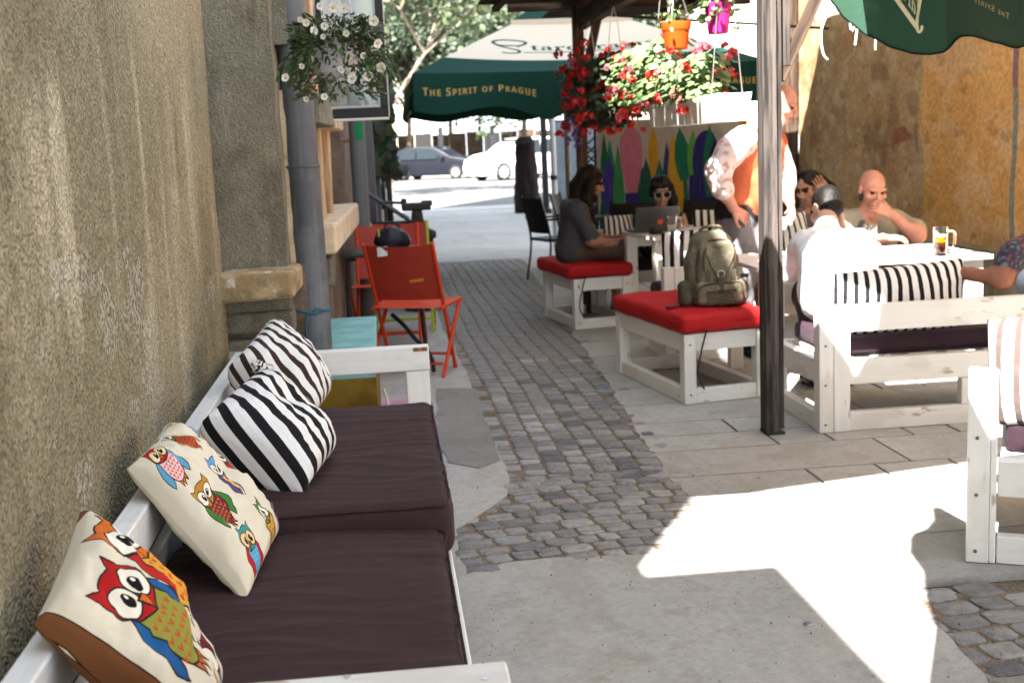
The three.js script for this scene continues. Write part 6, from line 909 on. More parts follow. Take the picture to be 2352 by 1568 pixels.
{ // painted mural board and lattice
  const tex = canvasTex(1024, 640, (x, w, h) => {
    x.fillStyle = '#98968f'; x.fillRect(0, 0, w, h); const r = rng(14); x.globalAlpha = 0.06; for (let i = 0; i < 700; i++) { x.fillStyle = r() < 0.5 ? '#fff' : '#555'; x.fillRect(r() * w, r() * h, 2 + 5 * r(), 40 * r()); } x.globalAlpha = 1;
    const leaf = (cx, y0, y1, w0, c, lean = 0, top = 0) => { const ww = w0 * (top ? 1.05 : 1.5); x.fillStyle = c; x.beginPath(); x.moveTo(cx + lean, y0); x.bezierCurveTo(cx + ww * (top ? 1.1 : 0.35) + lean, y0 + (y1 - y0) * (top ? 0.02 : 0.2), cx + ww * 0.9, y0 + (y1 - y0) * 0.5, cx + ww * 0.25, y1); x.lineTo(cx - ww * 0.25, y1); x.bezierCurveTo(cx - ww * 0.9, y0 + (y1 - y0) * 0.5, cx - ww * (top ? 1.1 : 0.35) + lean, y0 + (y1 - y0) * (top ? 0.02 : 0.2), cx + lean, y0); x.fill(); };
    // u to the right; 1024 px = 2.2 m, bands of tall painted leaves and pointed petals
    for (let i = 0; i < 34; i++) leaf(r() * w, 160 + 200 * r(), 640, 24 + 26 * r(), ['#174a3e', '#1c5a48', '#25255e', '#1b1c46', '#2a6a44', '#14423c'][i % 6], (r() - 0.5) * 40);
    leaf(30, 60, 560, 26, '#17503f'); leaf(55, 90, 640, 34, '#1f6a52'); leaf(48, 180, 480, 40, '#33337d'); leaf(90, 120, 640, 30, '#2f7a4a'); leaf(150, 40, 400, 62, '#a8657c', 0, 1); x.fillStyle = '#2e2c72'; x.fillRect(118, 380, 66, 90);
    leaf(215, 200, 640, 44, '#174a44'); leaf(248, 30, 300, 28, '#a8802a'); leaf(275, 210, 640, 40, '#1d5a50'); leaf(310, 120, 500, 26, '#2a3560'); leaf(350, 70, 640, 42, '#b0892a', -12); leaf(385, 50, 330, 44, '#16604e', -16); leaf(420, 60, 300, 26, '#4b8a3a', 10); leaf(470, 70, 460, 66, '#252460', 20, 1); leaf(500, 40, 420, 34, '#17604c', 4); leaf(545, 110, 460, 50, '#1c1a4c', -18); leaf(590, 90, 420, 26, '#5a8f35', 14); leaf(590, 200, 640, 46, '#1a5a44');
    x.fillStyle = '#a37a1c'; x.beginPath(); x.moveTo(640, 0); x.lineTo(700, 0); x.lineTo(690, 520); x.lineTo(650, 600); x.lineTo(632, 300); x.fill();
    leaf(740, 50, 640, 74, '#a8573c', 0, 1); leaf(715, 160, 560, 54, '#1c1e42', -22, 0); leaf(830, 120, 640, 50, '#1d5a44'); leaf(870, 60, 600, 40, '#a37a1c'); leaf(940, 100, 640, 60, '#7a4a6c', 0, 1); leaf(1000, 60, 640, 40, '#17604c');
    for (let i = 0; i < 2600; i++) { x.globalAlpha = 0.09; x.fillStyle = r() < 0.5 ? '#d8d6cc' : '#10141a'; x.fillRect(r() * w, r() * h, 1 + 3 * r(), 10 + 40 * r()); } x.globalAlpha = 1;
  });
  const t = thing('mural_board', 'painted board with tall pink, green, yellow and blue leaf shapes', 'mural', [2.04, 0, -11.45]); const pg = new THREE.BoxGeometry(1.45, 1.15, 0.03).translate(0.725, 1.02, 0), pu = pg.attributes.uv; for (let i = 0; i < pu.count; i++) pu.setX(i, pu.getX(i) * 0.66); part('panel', pg, M({ map: tex, roughness: 0.85 }), t);
  for (const x of [0.05, 0.72, 1.40]) part('stake', rbox(0.05, 1.5, 0.05, x, 0.75, -0.045), darkWoodM, t);
  const l = thing('lattice', 'dark lattice panel at the side of the mural board', 'lattice', [1.955, 0, -11.55]); part('frame', [rbox(0.02, 1.55, 0.03, -0.085, 0.775, 0), rbox(0.02, 1.55, 0.03, 0.085, 0.775, 0)], blackPlasticM, l);
  for (let i = 0; i < 9; i++) for (const s of [-1, 1]) part('slat', plankBetween([-0.08 * s, 0.62 + i * 0.085, 0.002 * s], [0.08 * s, 0.62 + i * 0.085 + 0.15, 0.002 * s], 0.016, 0.006), blackPlasticM, l);
}
// ---------------------------------------------------------------- people
const skinM = () => M({ vertexColors: true, roughness: 0.62 });
const v3a = v => [v.x, v.y, v.z];
function headPrims(o, yaw, pitch, roll, c, s = 1) { // c: skin, lip, eye, brow indices; local +z = face forward; o = centre of the skull
  const q = new THREE.Quaternion().setFromEuler(new THREE.Euler(pitch, yaw, roll, 'YXZ')), W = (x, y, z) => v3a(V3(x * s, y * s, z * s).applyQuaternion(q).add(V3(...o))), E = (x, y, z, r, k, kk) => ell(W(x, y, z), r.map(a => a * s), k, q, kk);
  const P = [E(0, 0.035, -0.015, [0.074, 0.086, 0.094], c.skin), E(0, -0.035, 0.022, [0.058, 0.075, 0.066], c.skin), E(0, -0.088, 0.045, [0.033, 0.026, 0.034], c.skin), // skull, face, chin
    cap(W(0, 0.015, 0.083), W(0, -0.030, 0.106), 0.009 * s, 0.014 * s, c.skin, 0.012), E(-0.011, -0.034, 0.096, [0.009, 0.007, 0.009], c.skin, 0.008), E(0.011, -0.034, 0.096, [0.009, 0.007, 0.009], c.skin, 0.008),
    E(-0.045, -0.025, 0.055, [0.026, 0.024, 0.024], c.skin), E(0.045, -0.025, 0.055, [0.026, 0.024, 0.024], c.skin), // cheeks
    cap(W(-0.05, 0.022, 0.070), W(-0.012, 0.018, 0.084), 0.008 * s, 0.008 * s, c.brow ?? c.skin, 0.008), cap(W(0.05, 0.022, 0.070), W(0.012, 0.018, 0.084), 0.008 * s, 0.008 * s, c.brow ?? c.skin, 0.008),
    E(-0.031, 0.002, 0.075, [0.014, 0.008, 0.009], c.eye, 0.003), E(0.031, 0.002, 0.075, [0.014, 0.008, 0.009], c.eye, 0.003),
    cap(W(-0.018, -0.063, 0.078), W(0.018, -0.063, 0.078), 0.0075 * s, 0.0075 * s, c.lip, 0.006),
    E(-0.077, -0.005, -0.012, [0.011, 0.032, 0.02], c.skin, 0.006), E(0.077, -0.005, -0.012, [0.011, 0.032, 0.02], c.skin, 0.006)];
  P.W = W; P.q = q; P.E = E; return P;
}
function handPrims(w, dir, back, c, o = {}) { // wrist, direction of the fingers, back-of-hand normal; fingers curl away from the back
  const d = V3(...dir).normalize(), n = V3(...back); n.addScaledVector(d, -n.dot(d)).normalize(); const sd = d.clone().cross(n).multiplyScalar(o.mirror ? -1 : 1), W = V3(...w), P = [], s = o.s || 1, curl = o.curl ?? 0.35;
  const pt = (a, b, e) => W.clone().addScaledVector(d, a * s).addScaledVector(sd, b * s).addScaledVector(n, e * s);
  for (const b of [-0.028, -0.009, 0.010, 0.028]) P.push(cap(v3a(pt(0.0, b * 0.6, 0)), v3a(pt(0.08, b, 0)), 0.016 * s, 0.0125 * s, c, 0.012));
  [[-0.031, 0.060, 0.0082], [-0.0105, 0.074, 0.0088], [0.0105, 0.080, 0.009], [0.031, 0.072, 0.0088]].forEach(([b, L, r], i) => { let p = pt(0.082, b, 0), a = curl * 0.5; const spread = b * (o.spread ?? 1.0) * 2.5; for (let k = 0; k < 3; k++) { const l = L * [0.45, 0.31, 0.24][k] * s, f = d.clone().multiplyScalar(Math.cos(a)).addScaledVector(n, -Math.sin(a)).addScaledVector(sd, spread).normalize(), q = p.clone().addScaledVector(f, l); P.push(cap(v3a(p), v3a(q), r * s * (1 - 0.08 * k), r * s * (0.92 - 0.08 * k), c, 0.004)); p = q; a += curl; } });
  const t0 = pt(0.02, 0.03, -0.004), t1 = pt(0.055, 0.055, -0.016), t2 = pt(0.085, 0.062, -0.026), t3 = pt(0.108, 0.058, -0.034); P.push(cap(v3a(t0), v3a(t1), 0.015 * s, 0.0115 * s, c, 0.01), cap(v3a(t1), v3a(t2), 0.0105 * s, 0.0095 * s, c, 0.004), cap(v3a(t2), v3a(t3), 0.0093 * s, 0.0075 * s, c, 0.004)); return P;
}
function person(label, base, colors, layers, group) { // layers: [prims, cell, blend, cloth?]; merged into one body
  const t = thing('person', label, 'person', base, 0, group); const rel = p => { const f = q => [q[0] - base[0], q[1] - base[1], q[2] - base[2]]; return p.map(r => r.t === 0 ? { ...r, a: f(r.a), b: f(r.b) } : { ...r, o: f(r.o) }); };
  t.rel = rel; t.userData.__ = undefined; delete t.userData.__;
  const gs = layers.map(([p, cell, k, cloth]) => clean(fieldGeo(rel(p), cell, k, colors, cloth ? (x, y, z) => cloth * (n3(x * 11, y * 7, z * 11) + 0.6 * n3(x * 26, y * 12, z * 26)) : null)));
  part('body', mergeGeometries(gs), skinM(), t); return t;
}
function hairOn(t, prims, cell, col, k = 0.02, name = 'hair', strand = 0.006, f = [60, 6, 60]) { return part(name, fieldGeo(t.rel(prims), cell, k, null, (x, y, z) => strand * n3(x * f[0], y * f[1], z * f[2]) + strand * n3(x * 20, y * 5, z * 20)), M({ color: rgb(...col), roughness: 0.55, sheen: 0.2 }), t); }
const SK = { fair: [0.47, 0.275, 0.205], tan: [0.36, 0.19, 0.13], rosy: [0.48, 0.235, 0.175], lip: [0.36, 0.12, 0.10], eye: [0.03, 0.02, 0.018], dark: [0.012, 0.011, 0.012] };
{ // long-haired person hunched over a phone on the further bench, facing along +x
  const col = [SK.tan, SK.lip, SK.eye, [0.055, 0.056, 0.064], [0.085, 0.058, 0.042], SK.dark], z0 = -9.5;
  const body = [cap([1.45, 0.56, -9.6], [1.51, 0.86, -9.6], 0.105, 0.10, 3), cap([1.45, 0.56, -9.4], [1.51, 0.86, -9.4], 0.105, 0.10, 3), cap([1.48, 0.90, -9.66], [1.48, 0.90, -9.34], 0.075, 0.075, 3), cap([1.53, 0.70, -9.5], [1.53, 0.6, -9.5], 0.11, 0.12, 3), cap([1.53, 0.93, -9.5], [1.585, 1.03, -9.5], 0.065, 0.052, 0),
    cap([1.49, 0.895, -9.31], [1.575, 0.71, -9.25], 0.066, 0.058, 3), cap([1.575, 0.72, -9.25], [1.585, 0.665, -9.245], 0.044, 0.042, 0), cap([1.585, 0.665, -9.245], [1.77, 0.635, -9.30], 0.040, 0.028, 0), cap([1.49, 0.895, -9.69], [1.585, 0.71, -9.74], 0.066, 0.056, 3), cap([1.59, 0.68, -9.74], [1.77, 0.645, -9.56], 0.040, 0.028, 0),
    cap([1.46, 0.565, -9.39], [1.86, 0.575, -9.33], 0.095, 0.076, 4), cap([1.46, 0.565, -9.61], [1.88, 0.575, -9.62], 0.095, 0.076, 4), cap([1.86, 0.57, -9.33], [1.875, 0.50, -9.33], 0.074, 0.07, 4), cap([1.88, 0.57, -9.62], [1.885, 0.50, -9.62], 0.074, 0.07, 4),
    cap([1.885, 0.50, -9.33], [1.845, 0.11, -9.34], 0.054, 0.036, 0), cap([1.885, 0.50, -9.62], [1.82, 0.11, -9.60], 0.054, 0.036, 0), cap([1.835, 0.055, -9.34], [1.99, 0.038, -9.33], 0.042, 0.036, 5), cap([1.81, 0.055, -9.60], [1.965, 0.038, -9.60], 0.042, 0.036, 5)];
  const H = headPrims([1.635, 1.095, -9.5], PI / 2 - 0.12, 0.34, 0, { skin: 0, lip: 1, eye: 2, brow: 5 });
  const hands = [...handPrims([1.775, 0.635, -9.305], [1, 0.05, -0.25], [0.1, 1, 0.7], 0, { curl: 0.55 }), ...handPrims([1.775, 0.647, -9.555], [1, 0.05, 0.3], [0.1, 1, -0.7], 0, { curl: 0.5, mirror: true })];
  const t = person('long-haired person in a grey shirt and brown shorts bent over a phone', [1.55, 0, -9.5], col, [[body, 0.011, 0.045, 0.006], [H, 0.005, 0.02], [hands, 0.005, 0.004]]);
  const E = H.E, W = H.W; hairOn(t, [E(0, 0.052, -0.028, [0.083, 0.086, 0.096], 0), E(0, 0.0, -0.075, [0.078, 0.10, 0.055], 0), cap(W(0.074, 0.03, 0.0), W(0.092, -0.13, 0.0), 0.028, 0.045, 0), cap(W(-0.074, 0.03, 0.0), W(-0.092, -0.13, 0.0), 0.028, 0.045, 0), cap(W(0.092, -0.13, 0.0), [1.60, 0.89, -9.385], 0.045, 0.040, 0), cap([1.60, 0.89, -9.385], [1.615, 0.79, -9.375], 0.04, 0.02, 0), cap(W(-0.092, -0.13, 0.0), [1.60, 0.89, -9.62], 0.045, 0.04, 0), cap(W(0, -0.06, -0.09), [1.51, 0.95, -9.5], 0.07, 0.055, 0), cap(W(0.05, 0.075, 0.055), W(0.078, 0.02, 0.045), 0.02, 0.018, 0), cap(W(-0.05, 0.075, 0.055), W(-0.078, 0.02, 0.045), 0.02, 0.018, 0)], 0.007, [0.014, 0.007, 0.004], 0.03);
  hairOn(t, [cap(W(-0.035, -0.09, 0.06), W(0.035, -0.09, 0.06), 0.022, 0.022, 0), cap(W(0, -0.10, 0.066), W(0, -0.14, 0.06), 0.024, 0.014, 0)], 0.006, [0.03, 0.016, 0.01], 0.02, 'beard');
  const ph = thing('phone', 'white phone held by the long-haired person', 'phone', [1.885, 0.655, -9.43]); part('case', new RoundedBoxGeometry(0.14, 0.009, 0.072, 2, 0.004).rotateZ(0.35), M({ color: rgb(0.7, 0.7, 0.7), roughness: 0.3 }), ph); part('screen', new THREE.PlaneGeometry(0.125, 0.062).rotateX(-PI / 2).rotateZ(0.35).translate(-0.0018, 0.0050, 0), blackPlasticM, ph);
}
{ // person with sunglasses behind the laptop, facing the camera side
  const col = [SK.fair, SK.lip, SK.eye, [0.012, 0.012, 0.014], SK.dark, [0.03, 0.03, 0.04]];
  const body = [cap([2.19, 0.54, -9.9], [2.2, 0.74, -9.87], 0.10, 0.09, 3), cap([2.37, 0.54, -9.9], [2.35, 0.74, -9.87], 0.10, 0.09, 3), cap([2.15, 0.785, -9.86], [2.41, 0.765, -9.86], 0.052, 0.052, 3), cap([2.20, 0.66, -9.80], [2.36, 0.66, -9.80], 0.075, 0.075, 3), cap([2.275, 0.80, -9.86], [2.27, 0.90, -9.83], 0.047, 0.045, 0),
    cap([2.135, 0.775, -9.86], [2.085, 0.60, -9.68], 0.046, 0.038, 0), cap([2.43, 0.755, -9.86], [2.475, 0.57, -9.70], 0.047, 0.039, 0), cap([2.085, 0.60, -9.68], [2.075, 0.735, -9.36], 0.037, 0.026, 0), cap([2.475, 0.57, -9.70], [2.30, 0.735, -9.38], 0.037, 0.026, 0),
    cap([2.2, 0.53, -9.9], [2.16, 0.55, -9.5], 0.085, 0.065, 5), cap([2.37, 0.53, -9.9], [2.37, 0.55, -9.5], 0.085, 0.065, 5), cap([2.16, 0.54, -9.5], [2.16, 0.1, -9.52], 0.055, 0.04, 5), cap([2.37, 0.54, -9.5], [2.37, 0.1, -9.52], 0.055, 0.04, 5), cap([2.16, 0.045, -9.53], [2.16, 0.035, -9.40], 0.04, 0.034, 4), cap([2.37, 0.045, -9.53], [2.37, 0.035, -9.40], 0.04, 0.034, 4)];
  const H = headPrims([2.262, 0.985, -9.79], -0.12, 0.20, 0.03, { skin: 0, lip: 1, eye: 2, brow: 4 }, 0.98);
  const hands = [...handPrims([2.075, 0.737, -9.36], [0.1, -0.02, 1], [0, 1, 0.1], 0, { curl: 0.3 }), ...handPrims([2.30, 0.737, -9.38], [-0.4, -0.02, 1], [0, 1, 0.1], 0, { curl: 0.3, mirror: true })];
  const t = person('person in a black sleeveless top and white-rimmed sunglasses behind the laptop', [2.28, 0, -9.85], col, [[body, 0.011, 0.04, 0.003], [H, 0.005, 0.018], [hands, 0.005, 0.004]]); const { E, W } = H;
  hairOn(t, [E(0, 0.058, -0.026, [0.086, 0.082, 0.096], 0), E(0, -0.01, -0.07, [0.08, 0.10, 0.05], 0), cap(W(-0.055, 0.078, 0.062), W(0.05, 0.066, 0.072), 0.022, 0.02, 0), cap(W(0.074, 0.05, 0.02), W(0.088, -0.08, 0.01), 0.026, 0.04, 0), cap(W(0.088, -0.08, 0.01), W(0.09, -0.21, 0.0), 0.042, 0.026, 0), cap(W(-0.076, 0.05, 0.02), W(-0.082, -0.02, 0.0), 0.022, 0.02, 0)], 0.006, [0.010, 0.008, 0.009], 0.025);
  const gl = M({ color: rgb(0.42, 0.40, 0.38), roughness: 0.35 }), gr = new THREE.Group(); const place = g => { g.applyQuaternion(H.q); return g.translate(2.262 - 2.28, 0.985, -9.79 + 9.85); };
  const f = part('sunglasses', [-1, 1].map(s => place(new THREE.TorusGeometry(0.028, 0.0032, 8, 26).translate(s * 0.034, -0.002, 0.098))).concat([place(bar([-0.008, 0.004, 0.10], [0.008, 0.004, 0.10], 0.004)), place(bar([-0.06, 0.006, 0.096], [-0.084, 0.008, -0.01], 0.0035)), place(bar([0.06, 0.006, 0.096], [0.084, 0.008, -0.01], 0.0035))]), gl, t);
  for (const s of [-1, 1]) part('lens', place(new THREE.SphereGeometry(0.03, 16, 10, 0, 2 * PI, 0, 1.05).rotateX(PI / 2).scale(1.05, 1.05, 0.4).translate(s * 0.034, -0.002, 0.0915)), M({ color: rgb(0.008, 0.006, 0.006), roughness: 0.35, specularIntensity: 0.25 }), f);
}
{ // standing person in an orange waistcoat, hand on hip, looking down to the table
  const pat = (x, y, z) => { const k = n3(x * 30, y * 30, z * 30); return k > 0.22 ? [0.42, 0.26, 0.26] : [0.62, 0.52, 0.52]; };
  const col = [SK.rosy, SK.lip, SK.eye, [0.47, 0.115, 0.05], pat, [0.17, 0.165, 0.185], SK.dark, [0.5, 0.47, 0.42]];
  const body = [cap([2.10, 0.98, -7.18], [2.14, 1.31, -7.12], 0.115, 0.125, 3), cap([2.26, 0.98, -7.22], [2.30, 1.31, -7.22], 0.115, 0.125, 3), cap([2.12, 1.37, -7.06], [2.38, 1.36, -7.30], 0.085, 0.085, 3), cap([2.24, 1.12, -7.12], [2.26, 1.02, -7.12], 0.12, 0.12, 3), cap([2.30, 1.40, -7.2], [2.375, 1.50, -7.2], 0.06, 0.056, 7), cap([2.345, 1.46, -7.2], [2.39, 1.53, -7.2], 0.052, 0.05, 0),
    cap([2.10, 1.385, -7.02], [2.005, 1.32, -6.96], 0.088, 0.09, 4), cap([2.005, 1.32, -6.96], [1.915, 1.20, -6.93], 0.088, 0.078, 4), cap([1.915, 1.20, -6.93], [1.935, 1.10, -6.93], 0.076, 0.066, 4), cap([1.935, 1.10, -6.93], [1.955, 1.085, -6.93], 0.047, 0.045, 0), cap([1.945, 1.09, -6.93], [2.035, 0.955, -7.0], 0.042, 0.030, 0),
    cap([2.40, 1.36, -7.34], [2.45, 1.16, -7.30], 0.085, 0.075, 4), cap([2.45, 1.16, -7.30], [2.46, 1.09, -7.26], 0.07, 0.062, 4), cap([2.455, 1.10, -7.27], [2.435, 0.97, -7.12], 0.043, 0.03, 0),
    cap([2.09, 0.955, -7.18], [2.28, 0.955, -7.22], 0.122, 0.122, 6), cap([2.10, 0.90, -7.18], [2.13, 0.52, -7.17], 0.115, 0.085, 5), cap([2.27, 0.90, -7.22], [2.30, 0.52, -7.22], 0.115, 0.085, 5), cap([2.13, 0.52, -7.17], [2.14, 0.09, -7.2], 0.078, 0.06, 5), cap([2.30, 0.52, -7.22], [2.31, 0.09, -7.25], 0.078, 0.06, 5), cap([2.14, 0.05, -7.22], [2.20, 0.04, -7.06], 0.048, 0.042, 6), cap([2.31, 0.05, -7.27], [2.38, 0.04, -7.12], 0.048, 0.042, 6)];
  for (const p of body) if (p.c === 6 && p.ra > 0.1) p.bias = 0.0;
  const H = headPrims([2.415, 1.59, -7.2], 0.95, 0.38, -0.05, { skin: 0, lip: 1, eye: 2 });
  const hands = [...handPrims([2.035, 0.955, -7.0], [0.75, -0.5, -0.3], [0.2, 0.3, 1], 0, { curl: 0.4 }), ...handPrims([2.435, 0.97, -7.12], [-0.2, -0.5, 0.85], [0.8, 0.6, 0.2], 0, { curl: 0.45, mirror: true })];
  person('bald person in an orange waistcoat standing behind the pergola post, hand on hip', [2.2, 0, -7.2], col, [[body, 0.012, 0.035, 0.007], [H, 0.005, 0.02], [hands, 0.005, 0.004]]).position.set(2.34, 0, -7.62);
}
{ // person in a white shirt seen from behind at the beer table
  const col = [SK.fair, SK.lip, SK.eye, [0.70, 0.71, 0.74], [0.035, 0.028, 0.032], SK.dark];
  const body = [cap([2.18, 0.57, -5.86], [2.22, 0.76, -6.02], 0.135, 0.135, 3), cap([2.34, 0.57, -5.88], [2.38, 0.76, -6.04], 0.13, 0.13, 3), cap([2.165, 0.83, -6.10], [2.46, 0.81, -6.16], 0.075, 0.075, 3), cap([2.27, 0.84, -6.16], [2.33, 0.90, -6.24], 0.075, 0.06, 3), cap([2.32, 0.88, -6.22], [2.345, 0.94, -6.27], 0.055, 0.052, 0),
    cap([2.15, 0.81, -6.12], [2.13, 0.66, -6.30], 0.07, 0.06, 3), cap([2.13, 0.66, -6.30], [2.25, 0.715, -6.50], 0.055, 0.045, 3), cap([2.25, 0.715, -6.50], [2.29, 0.725, -6.56], 0.032, 0.028, 0), cap([2.48, 0.80, -6.18], [2.59, 0.74, -6.38], 0.072, 0.06, 3), cap([2.59, 0.74, -6.38], [2.52, 0.85, -6.46], 0.055, 0.045, 3), cap([2.52, 0.85, -6.46], [2.475, 0.91, -6.43], 0.03, 0.027, 0),
    cap([2.2, 0.55, -5.95], [2.25, 0.53, -6.36], 0.09, 0.075, 4), cap([2.36, 0.55, -5.95], [2.44, 0.53, -6.36], 0.09, 0.075, 4), cap([2.25, 0.52, -6.36], [2.26, 0.1, -6.28], 0.068, 0.05, 4), cap([2.44, 0.52, -6.36], [2.46, 0.1, -6.28], 0.068, 0.05, 4), cap([2.26, 0.05, -6.26], [2.27, 0.04, -6.42], 0.046, 0.04, 5), cap([2.46, 0.05, -6.26], [2.48, 0.04, -6.42], 0.046, 0.04, 5)];
  const H = headPrims([2.37, 0.985, -6.36], PI + 0.25, 0.55, 0.12, { skin: 0, lip: 1, eye: 2, brow: 5 });
  const hands = [...handPrims([2.29, 0.725, -6.56], [0.5, -0.1, -1], [0, 1, 0], 0, { curl: 0.35 }), ...handPrims([2.475, 0.91, -6.43], [-0.3, 0.8, 0.1], [0.9, 0.2, -0.3], 0, { curl: 0.5, mirror: true })];
  const t = person('person in a white shirt with short dark hair seated with the back turned', [2.3, 0, -6.05], col, [[body, 0.011, 0.045, 0.014], [H, 0.005, 0.02], [hands, 0.005, 0.004]]);
  t.position.set(2.375, 0, -6.25); const { E } = H; hairOn(t, [E(0, 0.048, -0.024, [0.080, 0.082, 0.096], 0), E(0, -0.005, -0.055, [0.074, 0.07, 0.055], 0)], 0.006, [0.005, 0.004, 0.004], 0.02, 'hair', 0.003, [90, 90, 90]);
}
{ // bald person in a beige shirt resting chin on hand, facing the camera side
  const col = [SK.rosy, SK.lip, SK.eye, [0.28, 0.27, 0.215], [0.06, 0.06, 0.07], SK.dark, [0.09, 0.09, 0.10]];
  const body = [cap([3.10, 0.54, -7.92], [3.09, 0.76, -7.86], 0.13, 0.13, 3), cap([3.30, 0.54, -7.92], [3.29, 0.76, -7.86], 0.13, 0.13, 3), cap([3.02, 0.815, -7.84], [3.38, 0.80, -7.84], 0.078, 0.078, 3), cap([3.19, 0.84, -7.82], [3.195, 0.92, -7.79], 0.062, 0.058, 0), cap([3.18, 0.80, -7.745], [3.19, 0.68, -7.715], 0.04, 0.03, 0, 0.01), cap([3.13, 0.78, -7.745], [3.16, 0.66, -7.70], 0.04, 0.045, 6, 0.01),
    cap([2.99, 0.80, -7.84], [2.93, 0.66, -7.62], 0.072, 0.062, 3), cap([2.93, 0.66, -7.60], [3.12, 0.735, -7.38], 0.042, 0.03, 0), cap([3.41, 0.79, -7.84], [3.46, 0.75, -7.66], 0.075, 0.068, 3), cap([3.455, 0.75, -7.67], [3.42, 0.735, -7.55], 0.052, 0.048, 0), cap([3.42, 0.72, -7.55], [3.268, 0.868, -7.62], 0.047, 0.032, 0),
    cap([3.1, 0.52, -7.9], [3.08, 0.52, -7.5], 0.09, 0.075, 4), cap([3.3, 0.52, -7.9], [3.32, 0.52, -7.5], 0.09, 0.075, 4), cap([3.08, 0.5, -7.5], [3.08, 0.1, -7.5], 0.065, 0.05, 4), cap([3.32, 0.5, -7.5], [3.32, 0.1, -7.5], 0.065, 0.05, 4), cap([3.08, 0.05, -7.5], [3.08, 0.04, -7.36], 0.046, 0.04, 5), cap([3.32, 0.05, -7.5], [3.32, 0.04, -7.36], 0.046, 0.04, 5)];
  const H = headPrims([3.205, 1.02, -7.76], 0.05, 0.24, -0.05, { skin: 0, lip: 1, eye: 2 }, 1.05);
  const hands = [...handPrims([3.268, 0.868, -7.62], [-0.85, 0.50, -0.08], [0.2, 0.3, 1], 0, { curl: 0.75, s: 1.05, spread: 0.4 }), ...handPrims([3.12, 0.735, -7.38], [1, 0.0, 0.4], [0, 1, 0.2], 0, { curl: 0.4, mirror: true })];
  const t = person('bald person in a beige shirt holding a hand to the mouth at the beer table', [3.2, 0, -7.85], col, [[body, 0.012, 0.045, 0.006], [H, 0.005, 0.02], [hands, 0.005, 0.004]]);
  part('earphone', tube(t.rel([cap([3.128, 1.0, -7.765], [3.13, 0.98, -7.74], 0, 0, 0), cap([3.12, 0.955, -7.75], [3.118, 1.03, -7.775], 0, 0, 0)]).flatMap(p => [p.a, p.b]), 0.006, 16, 6), blackPlasticM, t);
  const ch = thing('lounge_chair', 'white timber seat under the bald person in beige', 'chair', [3.2, 0, -8.0]); part('seat', rbox(0.62, 0.06, 0.5, 0, 0.40, 0.03), paintM, ch); for (const a of [-.26, .26]) for (const b of [-.18, .22]) part('leg', rbox(0.07, 0.37, 0.07, a, 0.185, b), paintMs[1], ch);
}
{ // dark-haired person leaning back with a hand on the head
  const col = [SK.tan, SK.lip, SK.eye, [0.10, 0.095, 0.10], SK.dark, [0.02, 0.02, 0.025]];
  const body = [cap([3.0, 0.55, -8.66], [3.0, 0.74, -8.62], 0.11, 0.105, 3), cap([3.16, 0.55, -8.66], [3.16, 0.74, -8.62], 0.11, 0.105, 3), cap([2.94, 0.80, -8.6], [3.22, 0.80, -8.6], 0.062, 0.062, 3), cap([3.06, 0.82, -8.6], [3.05, 0.93, -8.56], 0.05, 0.047, 0), cap([2.92, 0.79, -8.6], [2.86, 0.60, -8.5], 0.052, 0.045, 3), cap([2.86, 0.60, -8.5], [2.98, 0.55, -8.32], 0.038, 0.028, 0), cap([3.24, 0.79, -8.58], [3.24, 0.82, -8.40], 0.054, 0.045, 0), cap([3.24, 0.82, -8.40], [3.135, 0.955, -8.44], 0.042, 0.029, 0),
    cap([3.0, 0.53, -8.65], [3.0, 0.54, -8.3], 0.085, 0.07, 5), cap([3.16, 0.53, -8.65], [3.16, 0.54, -8.3], 0.085, 0.07, 5), cap([3.0, 0.53, -8.3], [3.0, 0.05, -8.3], 0.06, 0.045, 5), cap([3.16, 0.53, -8.3], [3.16, 0.05, -8.3], 0.06, 0.045, 5)];
  const H = headPrims([3.05, 1.015, -8.54], -0.95, 0.35, 0.1, { skin: 0, lip: 1, eye: 2, brow: 4 }, 0.97), { E, W } = H;
  const hands = handPrims([3.135, 0.955, -8.44], [-0.35, 0.95, -0.1], [0.2, 0.1, 1], 0, { curl: 0.25, s: 1.0, spread: 1.4 });
  const t = person('dark-haired person with a hand in the hair beside the bald person in beige', [3.08, 0, -8.6], col, [[body, 0.012, 0.04, 0.005], [H, 0.005, 0.018], [hands, 0.005, 0.004]]);
  hairOn(t, [E(0, 0.05, -0.028, [0.086, 0.084, 0.098], 0), cap(W(0.04, 0.0, -0.09), W(0.02, -0.10, -0.13), 0.06, 0.05, 0), cap(W(0.0, 0.02, -0.11), [3.24, 1.0, -8.6], 0.06, 0.045, 0)], 0.006, [0.009, 0.008, 0.008], 0.025);
  const ch = thing('lounge_chair', 'white timber seat under the dark-haired person', 'chair', [3.08, 0, -8.72]); part('seat', rbox(0.6, 0.06, 0.42, 0, 0.41, 0.02), paintM, ch); for (const a of [-.25, .25]) for (const b of [-.15, .18]) part('leg', rbox(0.06, 0.38, 0.06, a, 0.19, b), paintMs[1], ch);
}
